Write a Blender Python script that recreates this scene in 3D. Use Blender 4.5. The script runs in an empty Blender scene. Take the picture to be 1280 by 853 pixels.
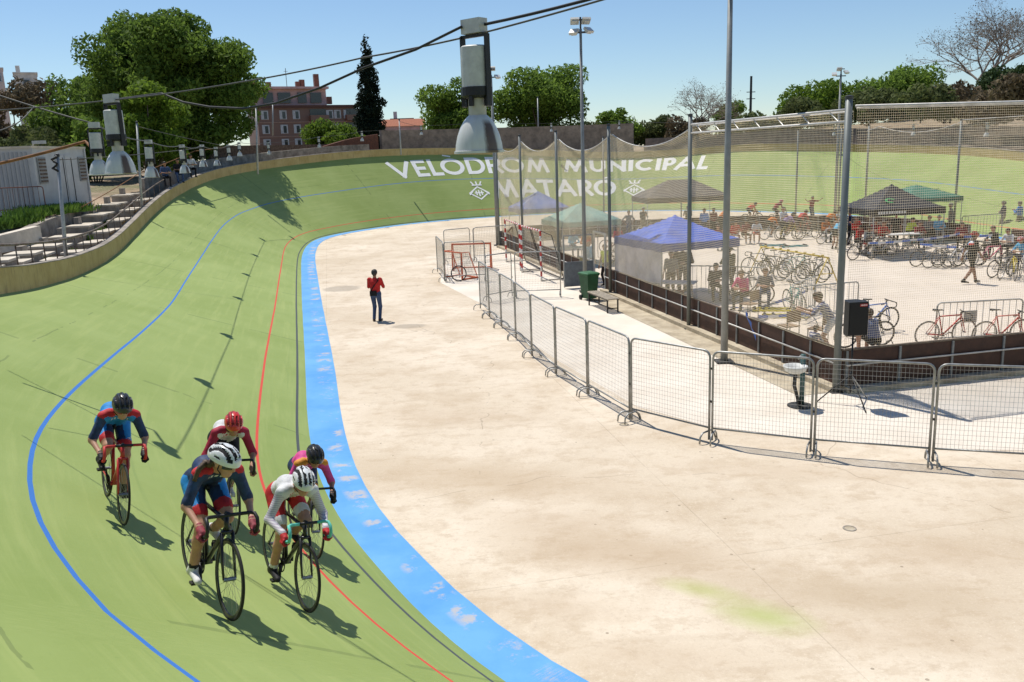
import bpy, math, random
import numpy as np
from mathutils import Vector, Matrix
random.seed(7); rng = np.random.default_rng(7)
SC = bpy.context.scene; COL = SC.collection
PI = math.pi; R = math.radians

# ------------------------------------------------------------------ camera, world, sun, exposure
CF = 1075.0; CTH = math.atan2(234, 1075.0); CA = R(2.09); CH = 5.15
vF = np.array([0, math.cos(CTH), -math.sin(CTH)])
_R0 = np.array([1., 0, 0]); _U0 = np.array([0, math.sin(CTH), math.cos(CTH)])
vR = _R0*math.cos(CA) - _U0*math.sin(CA); vU = _U0*math.cos(CA) + _R0*math.sin(CA)
cam_d = bpy.data.cameras.new('camera'); cam = bpy.data.objects.new('camera', cam_d); COL.objects.link(cam)
cam_d.sensor_width = 36; cam_d.lens = CF/1280*36; cam_d.clip_end = 5000; cam_d.clip_start = 0.05
M = Matrix.Identity(4)
for k in range(3):
    M[k][0] = vR[k]; M[k][1] = vU[k]; M[k][2] = -vF[k]
M[0][3], M[1][3], M[2][3] = 0, 0, CH
cam.matrix_world = M; SC.camera = cam

SUN_EL = 65.5; SHD = np.array([0.60, -0.80])        # shadows fall towards SHD in plan
W = bpy.data.worlds.new('World'); SC.world = W; W.use_nodes = True
nt = W.node_tree; bg = nt.nodes['Background']
sky = nt.nodes.new('ShaderNodeTexSky'); sky.sky_type = 'NISHITA'; sky.sun_disc = False
sky.sun_elevation = R(SUN_EL); sky.sun_rotation = math.atan2(-SHD[0], -SHD[1])
sky.air_density = 1.0; sky.dust_density = 0.0; sky.ozone_density = 3.0; sky.altitude = 50
tint = nt.nodes.new('ShaderNodeMix'); tint.data_type = 'RGBA'; tint.blend_type = 'MULTIPLY'; tint.inputs[0].default_value = 1.0; tint.inputs[7].default_value = (.93, .99, 1.05, 1)
nt.links.new(sky.outputs[0], tint.inputs[6]); nt.links.new(tint.outputs[2], bg.inputs[0]); bg.inputs[1].default_value = 0.108
sd = bpy.data.lights.new('sun', 'SUN'); sd.energy = 4.95; sd.angle = R(0.5); sd.color = (1.0, 0.955, 0.88)
so = bpy.data.objects.new('sun', sd); COL.objects.link(so)
_ce = math.cos(R(SUN_EL)); so.rotation_euler = Vector((SHD[0]*_ce, SHD[1]*_ce, -math.sin(R(SUN_EL)))).to_track_quat('-Z', 'Y').to_euler()
so.location = (-20, 30, 60)
SC.view_settings.view_transform = 'Standard'; SC.view_settings.look = 'None'
SC.view_settings.exposure = 0.0; SC.view_settings.gamma = 1
SC.cycles.max_bounces = 6; SC.cycles.transparent_max_bounces = 16

def ray(x, y): return vF + vR*((x-640)/CF) + vU*((426.5-y)/CF)
CP = np.array([0, 0, CH])
def g(x, y, z=0.0):
    d = ray(x, y); return CP + d*((z-CH)/d[2])
def dep(x, y, D): return CP + ray(x, y)*D

# ------------------------------------------------------------------ materials
MATS = {}
def lin(c):
    return tuple(((v/12.92) if v <= .04045 else ((v+.055)/1.055)**2.4) for v in c)
def mat(name, col, rough=.6, metal=0.0, var=0.0, vscale=6.0, bump=0.0, bscale=40., spec=.4, col2=None, trans=0.0, coat=0.0, stretch=None):
    """procedural principled material: base colour with noise variation, optional bump"""
    if name in MATS: return MATS[name]
    m = bpy.data.materials.new(name); m.use_nodes = True; t = m.node_tree; N = t.nodes; L = t.links
    p = N['Principled BSDF']; p.inputs['Base Color'].default_value = (*col, 1)
    p.inputs['Roughness'].default_value = rough; p.inputs['Metallic'].default_value = metal
    p.inputs['Specular IOR Level'].default_value = spec; p.inputs['Coat Weight'].default_value = coat
    if var or col2 or bump:
        tc = N.new('ShaderNodeTexCoord'); mp = N.new('ShaderNodeMapping'); L.new(tc.outputs['Object'], mp.inputs[0])
        if stretch: mp.inputs['Scale'].default_value = stretch
    if var or col2:
        n = N.new('ShaderNodeTexNoise'); n.inputs['Scale'].default_value = vscale; n.inputs['Detail'].default_value = 6
        n.inputs['Roughness'].default_value = .65; L.new(mp.outputs[0], n.inputs[0])
        r = N.new('ShaderNodeValToRGB'); c2 = col2 or tuple(v*(1-var) for v in col); c1 = col if col2 else tuple(min(1, v*(1+var*.6)) for v in col)
        r.color_ramp.elements[0].position = .36; r.color_ramp.elements[1].position = .64
        r.color_ramp.elements[0].color = (*c2, 1); r.color_ramp.elements[1].color = (*c1, 1)
        L.new(n.outputs['Fac'], r.inputs[0]); L.new(r.outputs[0], p.inputs['Base Color'])
    if bump:
        n2 = N.new('ShaderNodeTexNoise'); n2.inputs['Scale'].default_value = bscale; n2.inputs['Detail'].default_value = 4; L.new(mp.outputs[0], n2.inputs[0])
        b = N.new('ShaderNodeBump'); b.inputs['Strength'].default_value = bump; b.inputs['Distance'].default_value = .02
        L.new(n2.outputs['Fac'], b.inputs['Height']); L.new(b.outputs[0], p.inputs['Normal'])
    if trans:
        tr = N.new('ShaderNodeBsdfTranslucent'); mx = N.new('ShaderNodeMixShader'); mx.inputs[0].default_value = trans
        if var or col2: L.new(r.outputs[0], tr.inputs[0])
        else: tr.inputs[0].default_value = (*col, 1)
        L.new(p.outputs[0], mx.inputs[1]); L.new(tr.outputs[0], mx.inputs[2]); L.new(mx.outputs[0], N['Material Output'].inputs[0])
    MATS[name] = m; return m

class NT:
    """small helper for longer node materials"""
    def __init__(s, name):
        s.m = bpy.data.materials.new(name); s.m.use_nodes = True; s.N = s.m.node_tree.nodes; s.L = s.m.node_tree.links; s.p = s.N['Principled BSDF']; MATS[name] = s.m
    def new(s, ty, **kw):
        n = s.N.new(ty)
        for k, v in kw.items(): setattr(n, k, v)
        return n
    def math(s, op, a, b=None, c=None, clamp=False):
        n = s.new('ShaderNodeMath', operation=op); n.use_clamp = clamp
        for i, v in enumerate((a, b, c)):
            if v is None: continue
            if isinstance(v, (int, float)): n.inputs[i].default_value = v
            else: s.L.new(v, n.inputs[i])
        return n.outputs[0]
    def attr(s, nm): return s.new('ShaderNodeAttribute', attribute_name=nm).outputs['Fac']
    def coord(s, which='Object', scale=None, loc=None):
        o = s.new('ShaderNodeTexCoord').outputs[which]
        if scale or loc:
            mp = s.new('ShaderNodeMapping'); s.L.new(o, mp.inputs[0])
            if scale: mp.inputs['Scale'].default_value = scale
            if loc: mp.inputs['Location'].default_value = loc
            o = mp.outputs[0]
        return o
    def noise(s, vec, scale, detail=5, rough=.6):
        n = s.new('ShaderNodeTexNoise'); s.L.new(vec, n.inputs[0]); n.inputs['Scale'].default_value = scale; n.inputs['Detail'].default_value = detail; n.inputs['Roughness'].default_value = rough
        return n.outputs['Fac']
    def ramp(s, f, a, b, lo=0., hi=1.):
        n = s.new('ShaderNodeMapRange'); s.L.new(f, n.inputs[0]); n.inputs[1].default_value = a; n.inputs[2].default_value = b; n.inputs[3].default_value = lo; n.inputs[4].default_value = hi
        return n.outputs[0]
    def mix(s, f, a, b, mode='MIX'):
        n = s.new('ShaderNodeMix', data_type='RGBA', blend_type=mode)
        if isinstance(f, (int, float)): n.inputs[0].default_value = f
        else: s.L.new(f, n.inputs[0])
        for k, v in ((6, a), (7, b)):
            if isinstance(v, tuple): n.inputs[k].default_value = (*v, 1)
            else: s.L.new(v, n.inputs[k])
        return n.outputs[2]
    def base(s, c): s.L.new(c, s.p.inputs['Base Color'])
    def bump(s, h, st, dist=.02):
        b = s.new('ShaderNodeBump'); b.inputs['Strength'].default_value = st; b.inputs['Distance'].default_value = dist; s.L.new(h, b.inputs['Height']); s.L.new(b.outputs[0], s.p.inputs['Normal'])

# ------------------------------------------------------------------ objects
def tag(o, label=None, cat=None, group=None, kind=None):
    if label: o['label'] = label
    if cat: o['category'] = cat
    if group: o['group'] = group
    if kind: o['kind'] = kind
    return o
def empty(name, loc=(0, 0, 0), rz=0.0, label=None, cat=None, group=None):
    o = bpy.data.objects.new(name, None); COL.objects.link(o); o.location = tuple(map(float, loc)); o.rotation_euler = (0, 0, rz); o.empty_display_size = .2
    return tag(o, label, cat, group)
def kids(o): return [c for c in ALLKIDS.get(o.name, [])]
ALLKIDS = {}
def par(o, parent):
    o.parent = parent; ALLKIDS.setdefault(parent.name, []).append(o)
def copy_tree(o, parent=None):
    c = o.copy(); COL.objects.link(c)
    if parent is not None: par(c, parent)
    for ch in kids(o): copy_tree(ch, c)
    return c

class MB:
    def __init__(s): s.v = []; s.f = []; s.m = []; s.k = 0
    def add(s, vs, fs, m=0):
        k = len(s.v); s.v += [tuple(map(float, v)) for v in vs]; s.f += [tuple(i+k for i in f) for f in fs]; s.m += [m]*len(fs); return s
    def box(s, c, size, rz=0., m=0, M=None):
        hx, hy, hz = size[0]/2, size[1]/2, size[2]/2; cs, sn = math.cos(rz), math.sin(rz); vs = []
        for dz in (-hz, hz):
            for dx, dy in ((-hx, -hy), (hx, -hy), (hx, hy), (-hx, hy)):
                p = (c[0]+dx*cs-dy*sn, c[1]+dx*sn+dy*cs, c[2]+dz); vs.append(M @ Vector(p) if M else p)
        return s.add(vs, [(3, 2, 1, 0), (4, 5, 6, 7), (0, 1, 5, 4), (1, 2, 6, 5), (2, 3, 7, 6), (3, 0, 4, 7)], m)
    def tube(s, pts, r, n=8, m=0, closed=False, caps=True):
        P = [Vector(p) for p in pts]; K = len(P); rs = r if isinstance(r, (list, tuple)) else [r]*K
        vs = []; up = None
        for i in range(K):
            if closed: d = P[(i+1) % K]-P[i-1]
            else: d = P[min(i+1, K-1)]-P[max(i-1, 0)]
            if d.length < 1e-9: d = Vector((0, 0, 1))
            d.normalize()
            if up is None: up = Vector((0, 0, 1)) if abs(d.z) < .9 else Vector((1, 0, 0))
            x = up-d*up.dot(d)
            if x.length < 1e-4: x = Vector((1, 0, 0))-d*d.x
            x.normalize(); up = x; y = d.cross(x)
            for j in range(n):
                a = 2*PI*j/n; vs.append(P[i]+(x*math.cos(a)+y*math.sin(a))*rs[i])
        fs = []
        for i in range(K if closed else K-1):
            for j in range(n):
                a = i*n+j; b = i*n+(j+1) % n; c = ((i+1) % K)*n+(j+1) % n; d = ((i+1) % K)*n+j; fs.append((a, b, c, d))
        if caps and not closed: fs += [tuple(range(n-1, -1, -1)), tuple(range((K-1)*n, K*n))]
        return s.add(vs, fs, m)
    def lathe(s, prof, n=24, m=0, c=(0, 0, 0), M=None, cap=False):
        vs = []
        for (r, z) in prof:
            for j in range(n):
                a = 2*PI*j/n; p = Vector((c[0]+r*math.cos(a), c[1]+r*math.sin(a), c[2]+z)); vs.append(M @ p if M else p)
        fs = []
        for i in range(len(prof)-1):
            for j in range(n): fs.append((i*n+j, i*n+(j+1) % n, (i+1)*n+(j+1) % n, (i+1)*n+j))
        if cap: fs += [tuple(range(n-1, -1, -1)), tuple(range((len(prof)-1)*n, len(prof)*n))]
        return s.add(vs, fs, m)
    def build(s, name, mats, parent=None, smooth=False, angle=None):
        me = bpy.data.meshes.new(name); me.from_pydata(s.v, [], s.f)
        mats = mats if isinstance(mats, (list, tuple)) else [mats]
        for q in mats: me.materials.append(q)
        if len(mats) > 1: me.polygons.foreach_set('material_index', s.m)
        if smooth: me.polygons.foreach_set('use_smooth', [True]*len(s.f))
        me.update()
        if angle: me.set_sharp_from_angle(angle=R(angle))
        o = bpy.data.objects.new(name, me); COL.objects.link(o)
        if parent is not None: par(o, parent)
        return o

def npmesh(name, V, Q, mats, parent=None, smooth=True, midx=None, angle=None):
    """numpy verts (n,3) + quads (m,4) -> object"""
    me = bpy.data.meshes.new(name); V = np.asarray(V, np.float32); Q = np.asarray(Q, np.int32)
    me.vertices.add(len(V)); me.vertices.foreach_set('co', V.ravel()); k = Q.shape[1]
    me.loops.add(Q.size); me.loops.foreach_set('vertex_index', Q.ravel()); me.polygons.add(len(Q))
    me.polygons.foreach_set('loop_start', np.arange(0, Q.size, k, dtype=np.int32))
    mats = mats if isinstance(mats, (list, tuple)) else [mats]
    for q in mats: me.materials.append(q)
    if midx is not None: me.polygons.foreach_set('material_index', np.asarray(midx, np.int32))
    me.polygons.foreach_set('use_smooth', np.full(len(Q), smooth)); me.update(calc_edges=True); me.validate()
    if angle: me.set_sharp_from_angle(angle=R(angle))
    o = bpy.data.objects.new(name, me); COL.objects.link(o)
    if parent is not None: par(o, parent)
    return o

# ------------------------------------------------------------------ smooth bodies from round cones (naive surface nets)
def sdf_nets(prims, res, k=.012):
    """prims: (a, b, ra, rb, tag[, scale]) ; returns verts, quads, tag index per quad"""
    A = np.array([p[0] for p in prims], float); B = np.array([p[1] for p in prims], float); RM = np.array([max(p[2], p[3]) for p in prims])
    lo = np.minimum(A, B).min(0)-RM.max()-3*res; hi = np.maximum(A, B).max(0)+RM.max()+3*res
    n = np.ceil((hi-lo)/res).astype(int)+1
    ax = [lo[i]+np.arange(n[i])*res for i in range(3)]
    acc = np.zeros(n, np.float32); best = np.full(n, 9., np.float32); bt = np.zeros(n, np.int16)
    for p in prims:
        a, b, ra, rb, tg = p[:5]; a = np.asarray(a, float); b = np.asarray(b, float); rm = max(ra, rb)+8*k+2*res
        i0 = np.maximum(np.floor((np.minimum(a, b)-rm-lo)/res).astype(int), 0); i1 = np.minimum(np.ceil((np.maximum(a, b)+rm-lo)/res).astype(int)+1, n)
        sl = tuple(slice(i0[i], i1[i]) for i in range(3))
        X = ax[0][sl[0]][:, None, None]; Y = ax[1][sl[1]][None, :, None]; Z = ax[2][sl[2]][None, None, :]
        d = b-a; dd = max(d @ d, 1e-9)
        t = np.clip(((X-a[0])*d[0]+(Y-a[1])*d[1]+(Z-a[2])*d[2])/dd, 0, 1)
        D = (np.sqrt((X-a[0]-t*d[0])**2+(Y-a[1]-t*d[1])**2+(Z-a[2]-t*d[2])**2)-(ra+(rb-ra)*t)).astype(np.float32)
        acc[sl] += np.exp(np.clip(-D/k, -60, 60)); mk = D < best[sl]; best[sl][mk] = D[mk]; bt[sl][mk] = tg
    Fv = -k*np.log(acc+1e-30); ins = Fv < 0
    nx, ny, nz = n
    c = [ins[dx:nx-1+dx, dy:ny-1+dy, dz:nz-1+dz] for dx in (0, 1) for dy in (0, 1) for dz in (0, 1)]
    s = sum(x.astype(np.int8) for x in c); act = (s > 0) & (s < 8)
    idx = -np.ones(act.shape, np.int64); cells = np.argwhere(act); idx[act] = np.arange(len(cells))
    V = np.zeros((len(cells), 3)); cnt = np.zeros(len(cells))
    def fv(o): return Fv[cells[:, 0]+o[0], cells[:, 1]+o[1], cells[:, 2]+o[2]]
    cor = [(x, y, z) for x in (0, 1) for y in (0, 1) for z in (0, 1)]
    for u in cor:
        for w in range(3):
            if u[w]: continue
            v = list(u); v[w] = 1; f0 = fv(u); f1 = fv(v); m = (f0 < 0) != (f1 < 0)
            t = np.where(m, f0/np.where(m, f0-f1, 1), 0); P = np.tile(np.array(u, float), (len(cells), 1)); P[:, w] = t
            V[m] += P[m]; cnt[m] += 1
    V = lo+(cells+V/cnt[:, None])*res
    Q = []; T = []
    for w in range(3):
        o = [0, 0, 0]; o[w] = 1
        a = ins[1:nx-1, 1:ny-1, 1:nz-1]; b = ins[1+o[0]:nx-1+o[0], 1+o[1]:ny-1+o[1], 1+o[2]:nz-1+o[2]]
        e = np.argwhere(a != b)+1
        if not len(e): continue
        u, v = (w+1) % 3, (w+2) % 3; q = []
        for du, dv in ((0, 0), (1, 0), (1, 1), (0, 1)):
            cc = e.copy(); cc[:, u] -= du; cc[:, v] -= dv; q.append(idx[cc[:, 0], cc[:, 1], cc[:, 2]])
        q = np.stack(q, 1); flip = ~ins[e[:, 0], e[:, 1], e[:, 2]]; q[flip] = q[flip][:, ::-1]
        Q.append(q); T.append(bt[e[:, 0], e[:, 1], e[:, 2]])
    Q = np.concatenate(Q); T = np.concatenate(T); ok = (Q >= 0).all(1); Q = Q[ok]; T = T[ok]
    for _ in range(2):                                   # light smoothing of the voxel steps
        S = np.zeros_like(V); c2 = np.zeros(len(V))
        for i in range(4):
            np.add.at(S, Q[:, i], V[Q[:, (i+1) % 4]]); np.add.at(c2, Q[:, i], 1)
        V = .5*V+.5*S/np.maximum(c2, 1)[:, None]
    return V, Q, T
TRK = [(-0.06,7.69,32.5,6.66),(-0.68,8.46,32.3,6.67),(-1.25,9.28,32.0,6.69),(-1.77,10.13,31.5,6.70),(-2.24,11.01,31.0,6.71),(-2.66,11.92,30.3,6.72),(-3.03,12.85,29.5,6.74),(-3.36,13.79,28.7,6.75),(-3.65,14.74,27.8,6.77),(-3.92,15.71,26.8,6.77),(-4.17,16.68,25.8,6.77),(-4.41,17.65,24.8,6.75),(-4.64,18.62,23.8,6.73),(-4.87,19.60,22.9,6.71),(-5.10,20.57,22.1,6.69),(-5.33,21.54,21.3,6.67),(-5.56,22.52,20.6,6.66),(-5.79,23.49,20.0,6.66),(-6.03,24.47,19.4,6.66),(-6.26,25.44,18.8,6.66),(-6.49,26.41,18.4,6.67),(-6.73,27.38,17.9,6.69),(-6.96,28.36,17.6,6.72),(-7.19,29.33,17.2,6.75),(-7.43,30.30,17.0,6.78),(-7.66,31.28,16.7,6.82),(-7.89,32.25,16.6,6.86),(-8.12,33.22,16.6,6.91),(-8.35,34.20,16.7,6.95),(-8.58,35.17,16.9,7.00),(-8.81,36.15,17.3,7.04),(-9.04,37.12,17.8,7.09),(-9.27,38.10,18.3,7.14),(-9.49,39.07,18.9,7.18),(-9.72,40.04,19.6,7.22),(-9.95,41.02,20.3,7.26),(-10.18,41.99,21.0,7.30),(-10.40,42.97,21.7,7.34),(-10.63,43.94,22.5,7.37),(-10.85,44.92,23.4,7.39),(-11.07,45.90,24.2,7.41),(-11.28,46.87,25.1,7.43),(-11.49,47.85,26.0,7.44),(-11.69,48.83,26.9,7.44),(-11.88,49.82,27.9,7.44),(-12.06,50.80,28.8,7.43),(-12.24,51.79,29.8,7.42),(-12.40,52.77,30.8,7.41),(-12.55,53.76,31.8,7.40),(-12.67,54.75,32.7,7.39),(-12.77,55.75,33.7,7.38),(-12.83,56.75,34.7,7.38),(-12.84,57.74,35.6,7.38),(-12.79,58.74,36.6,7.38),(-12.65,59.72,37.4,7.39),(-12.44,60.69,38.3,7.40),(-12.16,61.64,39.1,7.41),(-11.81,62.58,39.9,7.42),(-11.41,63.49,40.6,7.44),(-10.96,64.39,41.3,7.45),(-10.48,65.26,42.0,7.46),(-9.96,66.12,42.7,7.47),(-9.41,66.95,43.4,7.48),(-8.82,67.76,44.0,7.48),(-8.20,68.54,44.6,7.48),(-7.54,69.28,45.1,7.48),(-6.83,69.99,45.5,7.47),(-6.09,70.65,45.8,7.45),(-5.31,71.27,46.0,7.42),(-4.50,71.85,46.1,7.39),(-3.65,72.37,46.1,7.36),(-2.76,72.82,45.9,7.33),(-1.84,73.20,45.6,7.32),(-0.90,73.52,45.2,7.31),(0.06,73.78,44.7,7.30),(1.04,74.01,44.0,7.30),(2.02,74.21,43.3,7.30),(3.00,74.38,42.4,7.30),(3.99,74.52,41.5,7.30),(4.98,74.64,40.6,7.30),(5.98,74.73,39.6,7.29),(6.98,74.78,38.8,7.28),(7.98,74.79,38.0,7.27),(8.97,74.75,37.5,7.26),(9.96,74.65,37.2,7.24),(10.94,74.47,37.2,7.23),(11.90,74.21,37.5,7.22),(12.83,73.87,37.9,7.21),(13.72,73.44,38.4,7.20),(14.58,72.94,39.0,7.20),(15.40,72.37,39.6,7.20),(16.19,71.77,40.0,7.20),(16.96,71.13,40.2,7.20),(17.72,70.47,40.2,7.20),(18.46,69.80,40.0,7.20),(19.20,69.13,39.7,7.20),(19.93,68.45,39.3,7.20),(20.65,67.75,38.8,7.20),(21.35,67.04,38.2,7.20),(22.02,66.30,37.7,7.20),(22.65,65.52,37.1,7.20),(23.21,64.70,36.5,7.20),(23.70,63.84,36.0,7.20),(24.11,62.94,35.5,7.20),(24.44,62.00,35.0,7.20),(24.70,61.04,34.4,7.20),(24.91,60.07,33.9,7.20),(25.06,59.08,33.3,7.20),(25.17,58.09,32.8,7.20),(25.25,57.09,32.2,7.20),(25.30,56.09,31.6,7.20),(25.33,55.09,30.9,7.20),(25.34,54.09,30.3,7.20),(25.35,53.09,29.7,7.20),(25.34,52.09,29.1,7.20),(25.34,51.09,28.6,7.20),(25.33,50.09,28.0,7.20),(25.33,49.09,27.4,7.20),(25.35,48.09,26.9,7.20),(25.39,47.09,26.3,7.20),(25.47,46.09,25.6,7.20),(25.59,45.10,25.0,7.20),(25.75,44.12,24.3,7.20),(25.93,43.13,23.6,7.20),(26.12,42.15,22.9,7.20),(26.31,41.17,22.2,7.20),(26.50,40.19,21.6,7.19),(26.69,39.20,20.9,7.18),(26.87,38.22,20.3,7.17),(27.06,37.24,19.7,7.15),(27.25,36.25,19.2,7.13),(27.43,35.27,18.7,7.11),(27.62,34.29,18.2,7.09),(27.81,33.30,17.8,7.08),(27.99,32.32,17.3,7.06),(28.17,31.34,16.9,7.05),(28.35,30.35,16.6,7.04),(28.53,29.37,16.3,7.03),(28.70,28.38,16.1,7.02),(28.87,27.40,15.9,7.01),(29.04,26.41,15.8,7.00),(29.20,25.42,15.7,6.99),(29.35,24.43,15.7,6.98),(29.49,23.44,15.7,6.97),(29.62,22.45,15.8,6.96),(29.74,21.45,15.8,6.95),(29.84,20.46,15.9,6.94),(29.91,19.46,16.0,6.93),(29.95,18.46,16.1,6.92),(29.95,17.47,16.3,6.91),(29.89,16.47,16.5,6.90),(29.77,15.48,16.7,6.89),(29.60,14.50,17.0,6.88),(29.37,13.53,17.4,6.87),(29.09,12.57,17.8,6.86),(28.74,11.64,18.2,6.85),(28.34,10.72,18.6,6.84),(27.89,9.84,19.1,6.83),(27.37,8.99,19.6,6.82),(26.80,8.17,20.3,6.81),(26.17,7.40,21.1,6.80),(25.49,6.68,21.9,6.78),(24.75,6.00,22.9,6.77),(23.97,5.39,23.8,6.76),(23.15,4.83,24.6,6.75),(22.28,4.34,25.3,6.74),(21.39,3.91,26.0,6.72),(20.46,3.54,26.5,6.71),(19.51,3.25,27.0,6.70),(18.54,3.02,27.5,6.69),(17.56,2.84,28.0,6.67),(16.57,2.71,28.5,6.66),(15.57,2.62,28.9,6.65),(14.57,2.58,29.4,6.64),(13.58,2.57,29.8,6.63),(12.58,2.61,30.2,6.62),(11.58,2.68,30.5,6.61),(10.59,2.79,30.9,6.61),(9.60,2.94,31.2,6.60),(8.62,3.13,31.5,6.60),(7.65,3.37,31.8,6.60),(6.69,3.66,32.0,6.60),(5.75,3.99,32.2,6.60),(4.82,4.36,32.3,6.60),(3.92,4.77,32.4,6.60),(3.03,5.23,32.5,6.61),(2.18,5.74,32.6,6.62),(1.37,6.32,32.6,6.63),(0.62,6.97,32.6,6.64)]# ------------------------------------------------------------------ the oval: inner edge, outward normal, bank angle, slant width
TRK = np.array(TRK); TN = len(TRK)
TI = TRK[:, :2]; TB = np.radians(TRK[:, 2]); TW = TRK[:, 3].copy()
_T = np.roll(TI, -1, 0)-np.roll(TI, 1, 0); _T /= np.linalg.norm(_T, axis=1)[:, None]
for _ in range(5):
    _T = .5*_T+.25*(np.roll(_T, 1, 0)+np.roll(_T, -1, 0)); _T /= np.linalg.norm(_T, axis=1)[:, None]
TT = _T; TNR = np.stack([-TT[:, 1], TT[:, 0]], 1)
for i in range(182, 189): TW[i] -= .60
TW[0] -= .5; TW[1] -= .25
for i, dd in ((184, .04), (185, .08), (186, .12), (187, .14), (188, .14), (0, .12), (1, .09), (2, .05)): TI[i] = TI[i]+TNR[i]*dd
def tl(a, i):
    i = i % TN; k = int(i); f = i-k; p, q, r, s = a[(k-1) % TN], a[k], a[(k+1) % TN], a[(k+2) % TN]; return (q*4+p+r)/6*(1-f)**2*(1+2*f)+(q+r*4+s)/6*f*f*(3-2*f)+((r-p)/2*(1-f)-(s-q)/2*f)*f*(1-f)
def tp(i, s, lift=0.):
    b = tl(TB, i); n = tl(TNR, i); p = tl(TI, i)+n*(s*math.cos(b)-lift*math.sin(b)); return np.array([p[0], p[1], s*math.sin(b)+lift*math.cos(b)])
def rim(i): return tp(i, tl(TW, i))
def out(i, off, z=0.):
    p = rim(i); n = tl(TNR, i); return np.array([p[0]+n[0]*off, p[1]+n[1]*off, z])

BL_I = [0, .4, 1.3, 2.5, 3.1, 4.1, 5.7, 8.4, 13, 19, 27, 35, 42, 47, 50, 55, 61, 68, 74, 80, 95, 150, 180, 188, 188.6, 189]
BL_S = [4.2, 4.28, 4.36, 4.38, 4.34, 4.22, 4.04, 3.88, 3.84, 3.86, 4.18, 4.35, 4.44, 4.35, 4.15, 4.1, 4.18, 4.4, 4.4, 4.3, 4.2, 4.0, 3.75, 3.85, 4.05, 4.2]
RD_I = [0, .7, 1.5, 2, 2.6, 3.9, 5.9, 7.2, 8.7, 11, 15, 24, 36, 44, 55, 65, 73, 189]; RD_S = [1.03, 1.0, 1.05, 1.2, 1.28, 1.24, 1.14, 1.08, 1.02, 1.02, 1.04, .95, .97, 1.05, .75, .85, .87, 1.05]
BK_I = [0, 1.2, 2.4, 3.7, 5.5, 7.6, 9, 11.5, 16, 34, 42, 50, 57, 189]; BK_S = [.28, .24, .34, .46, .40, .29, .26, .22, .22, .23, .22, .12, .1, .3]

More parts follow.
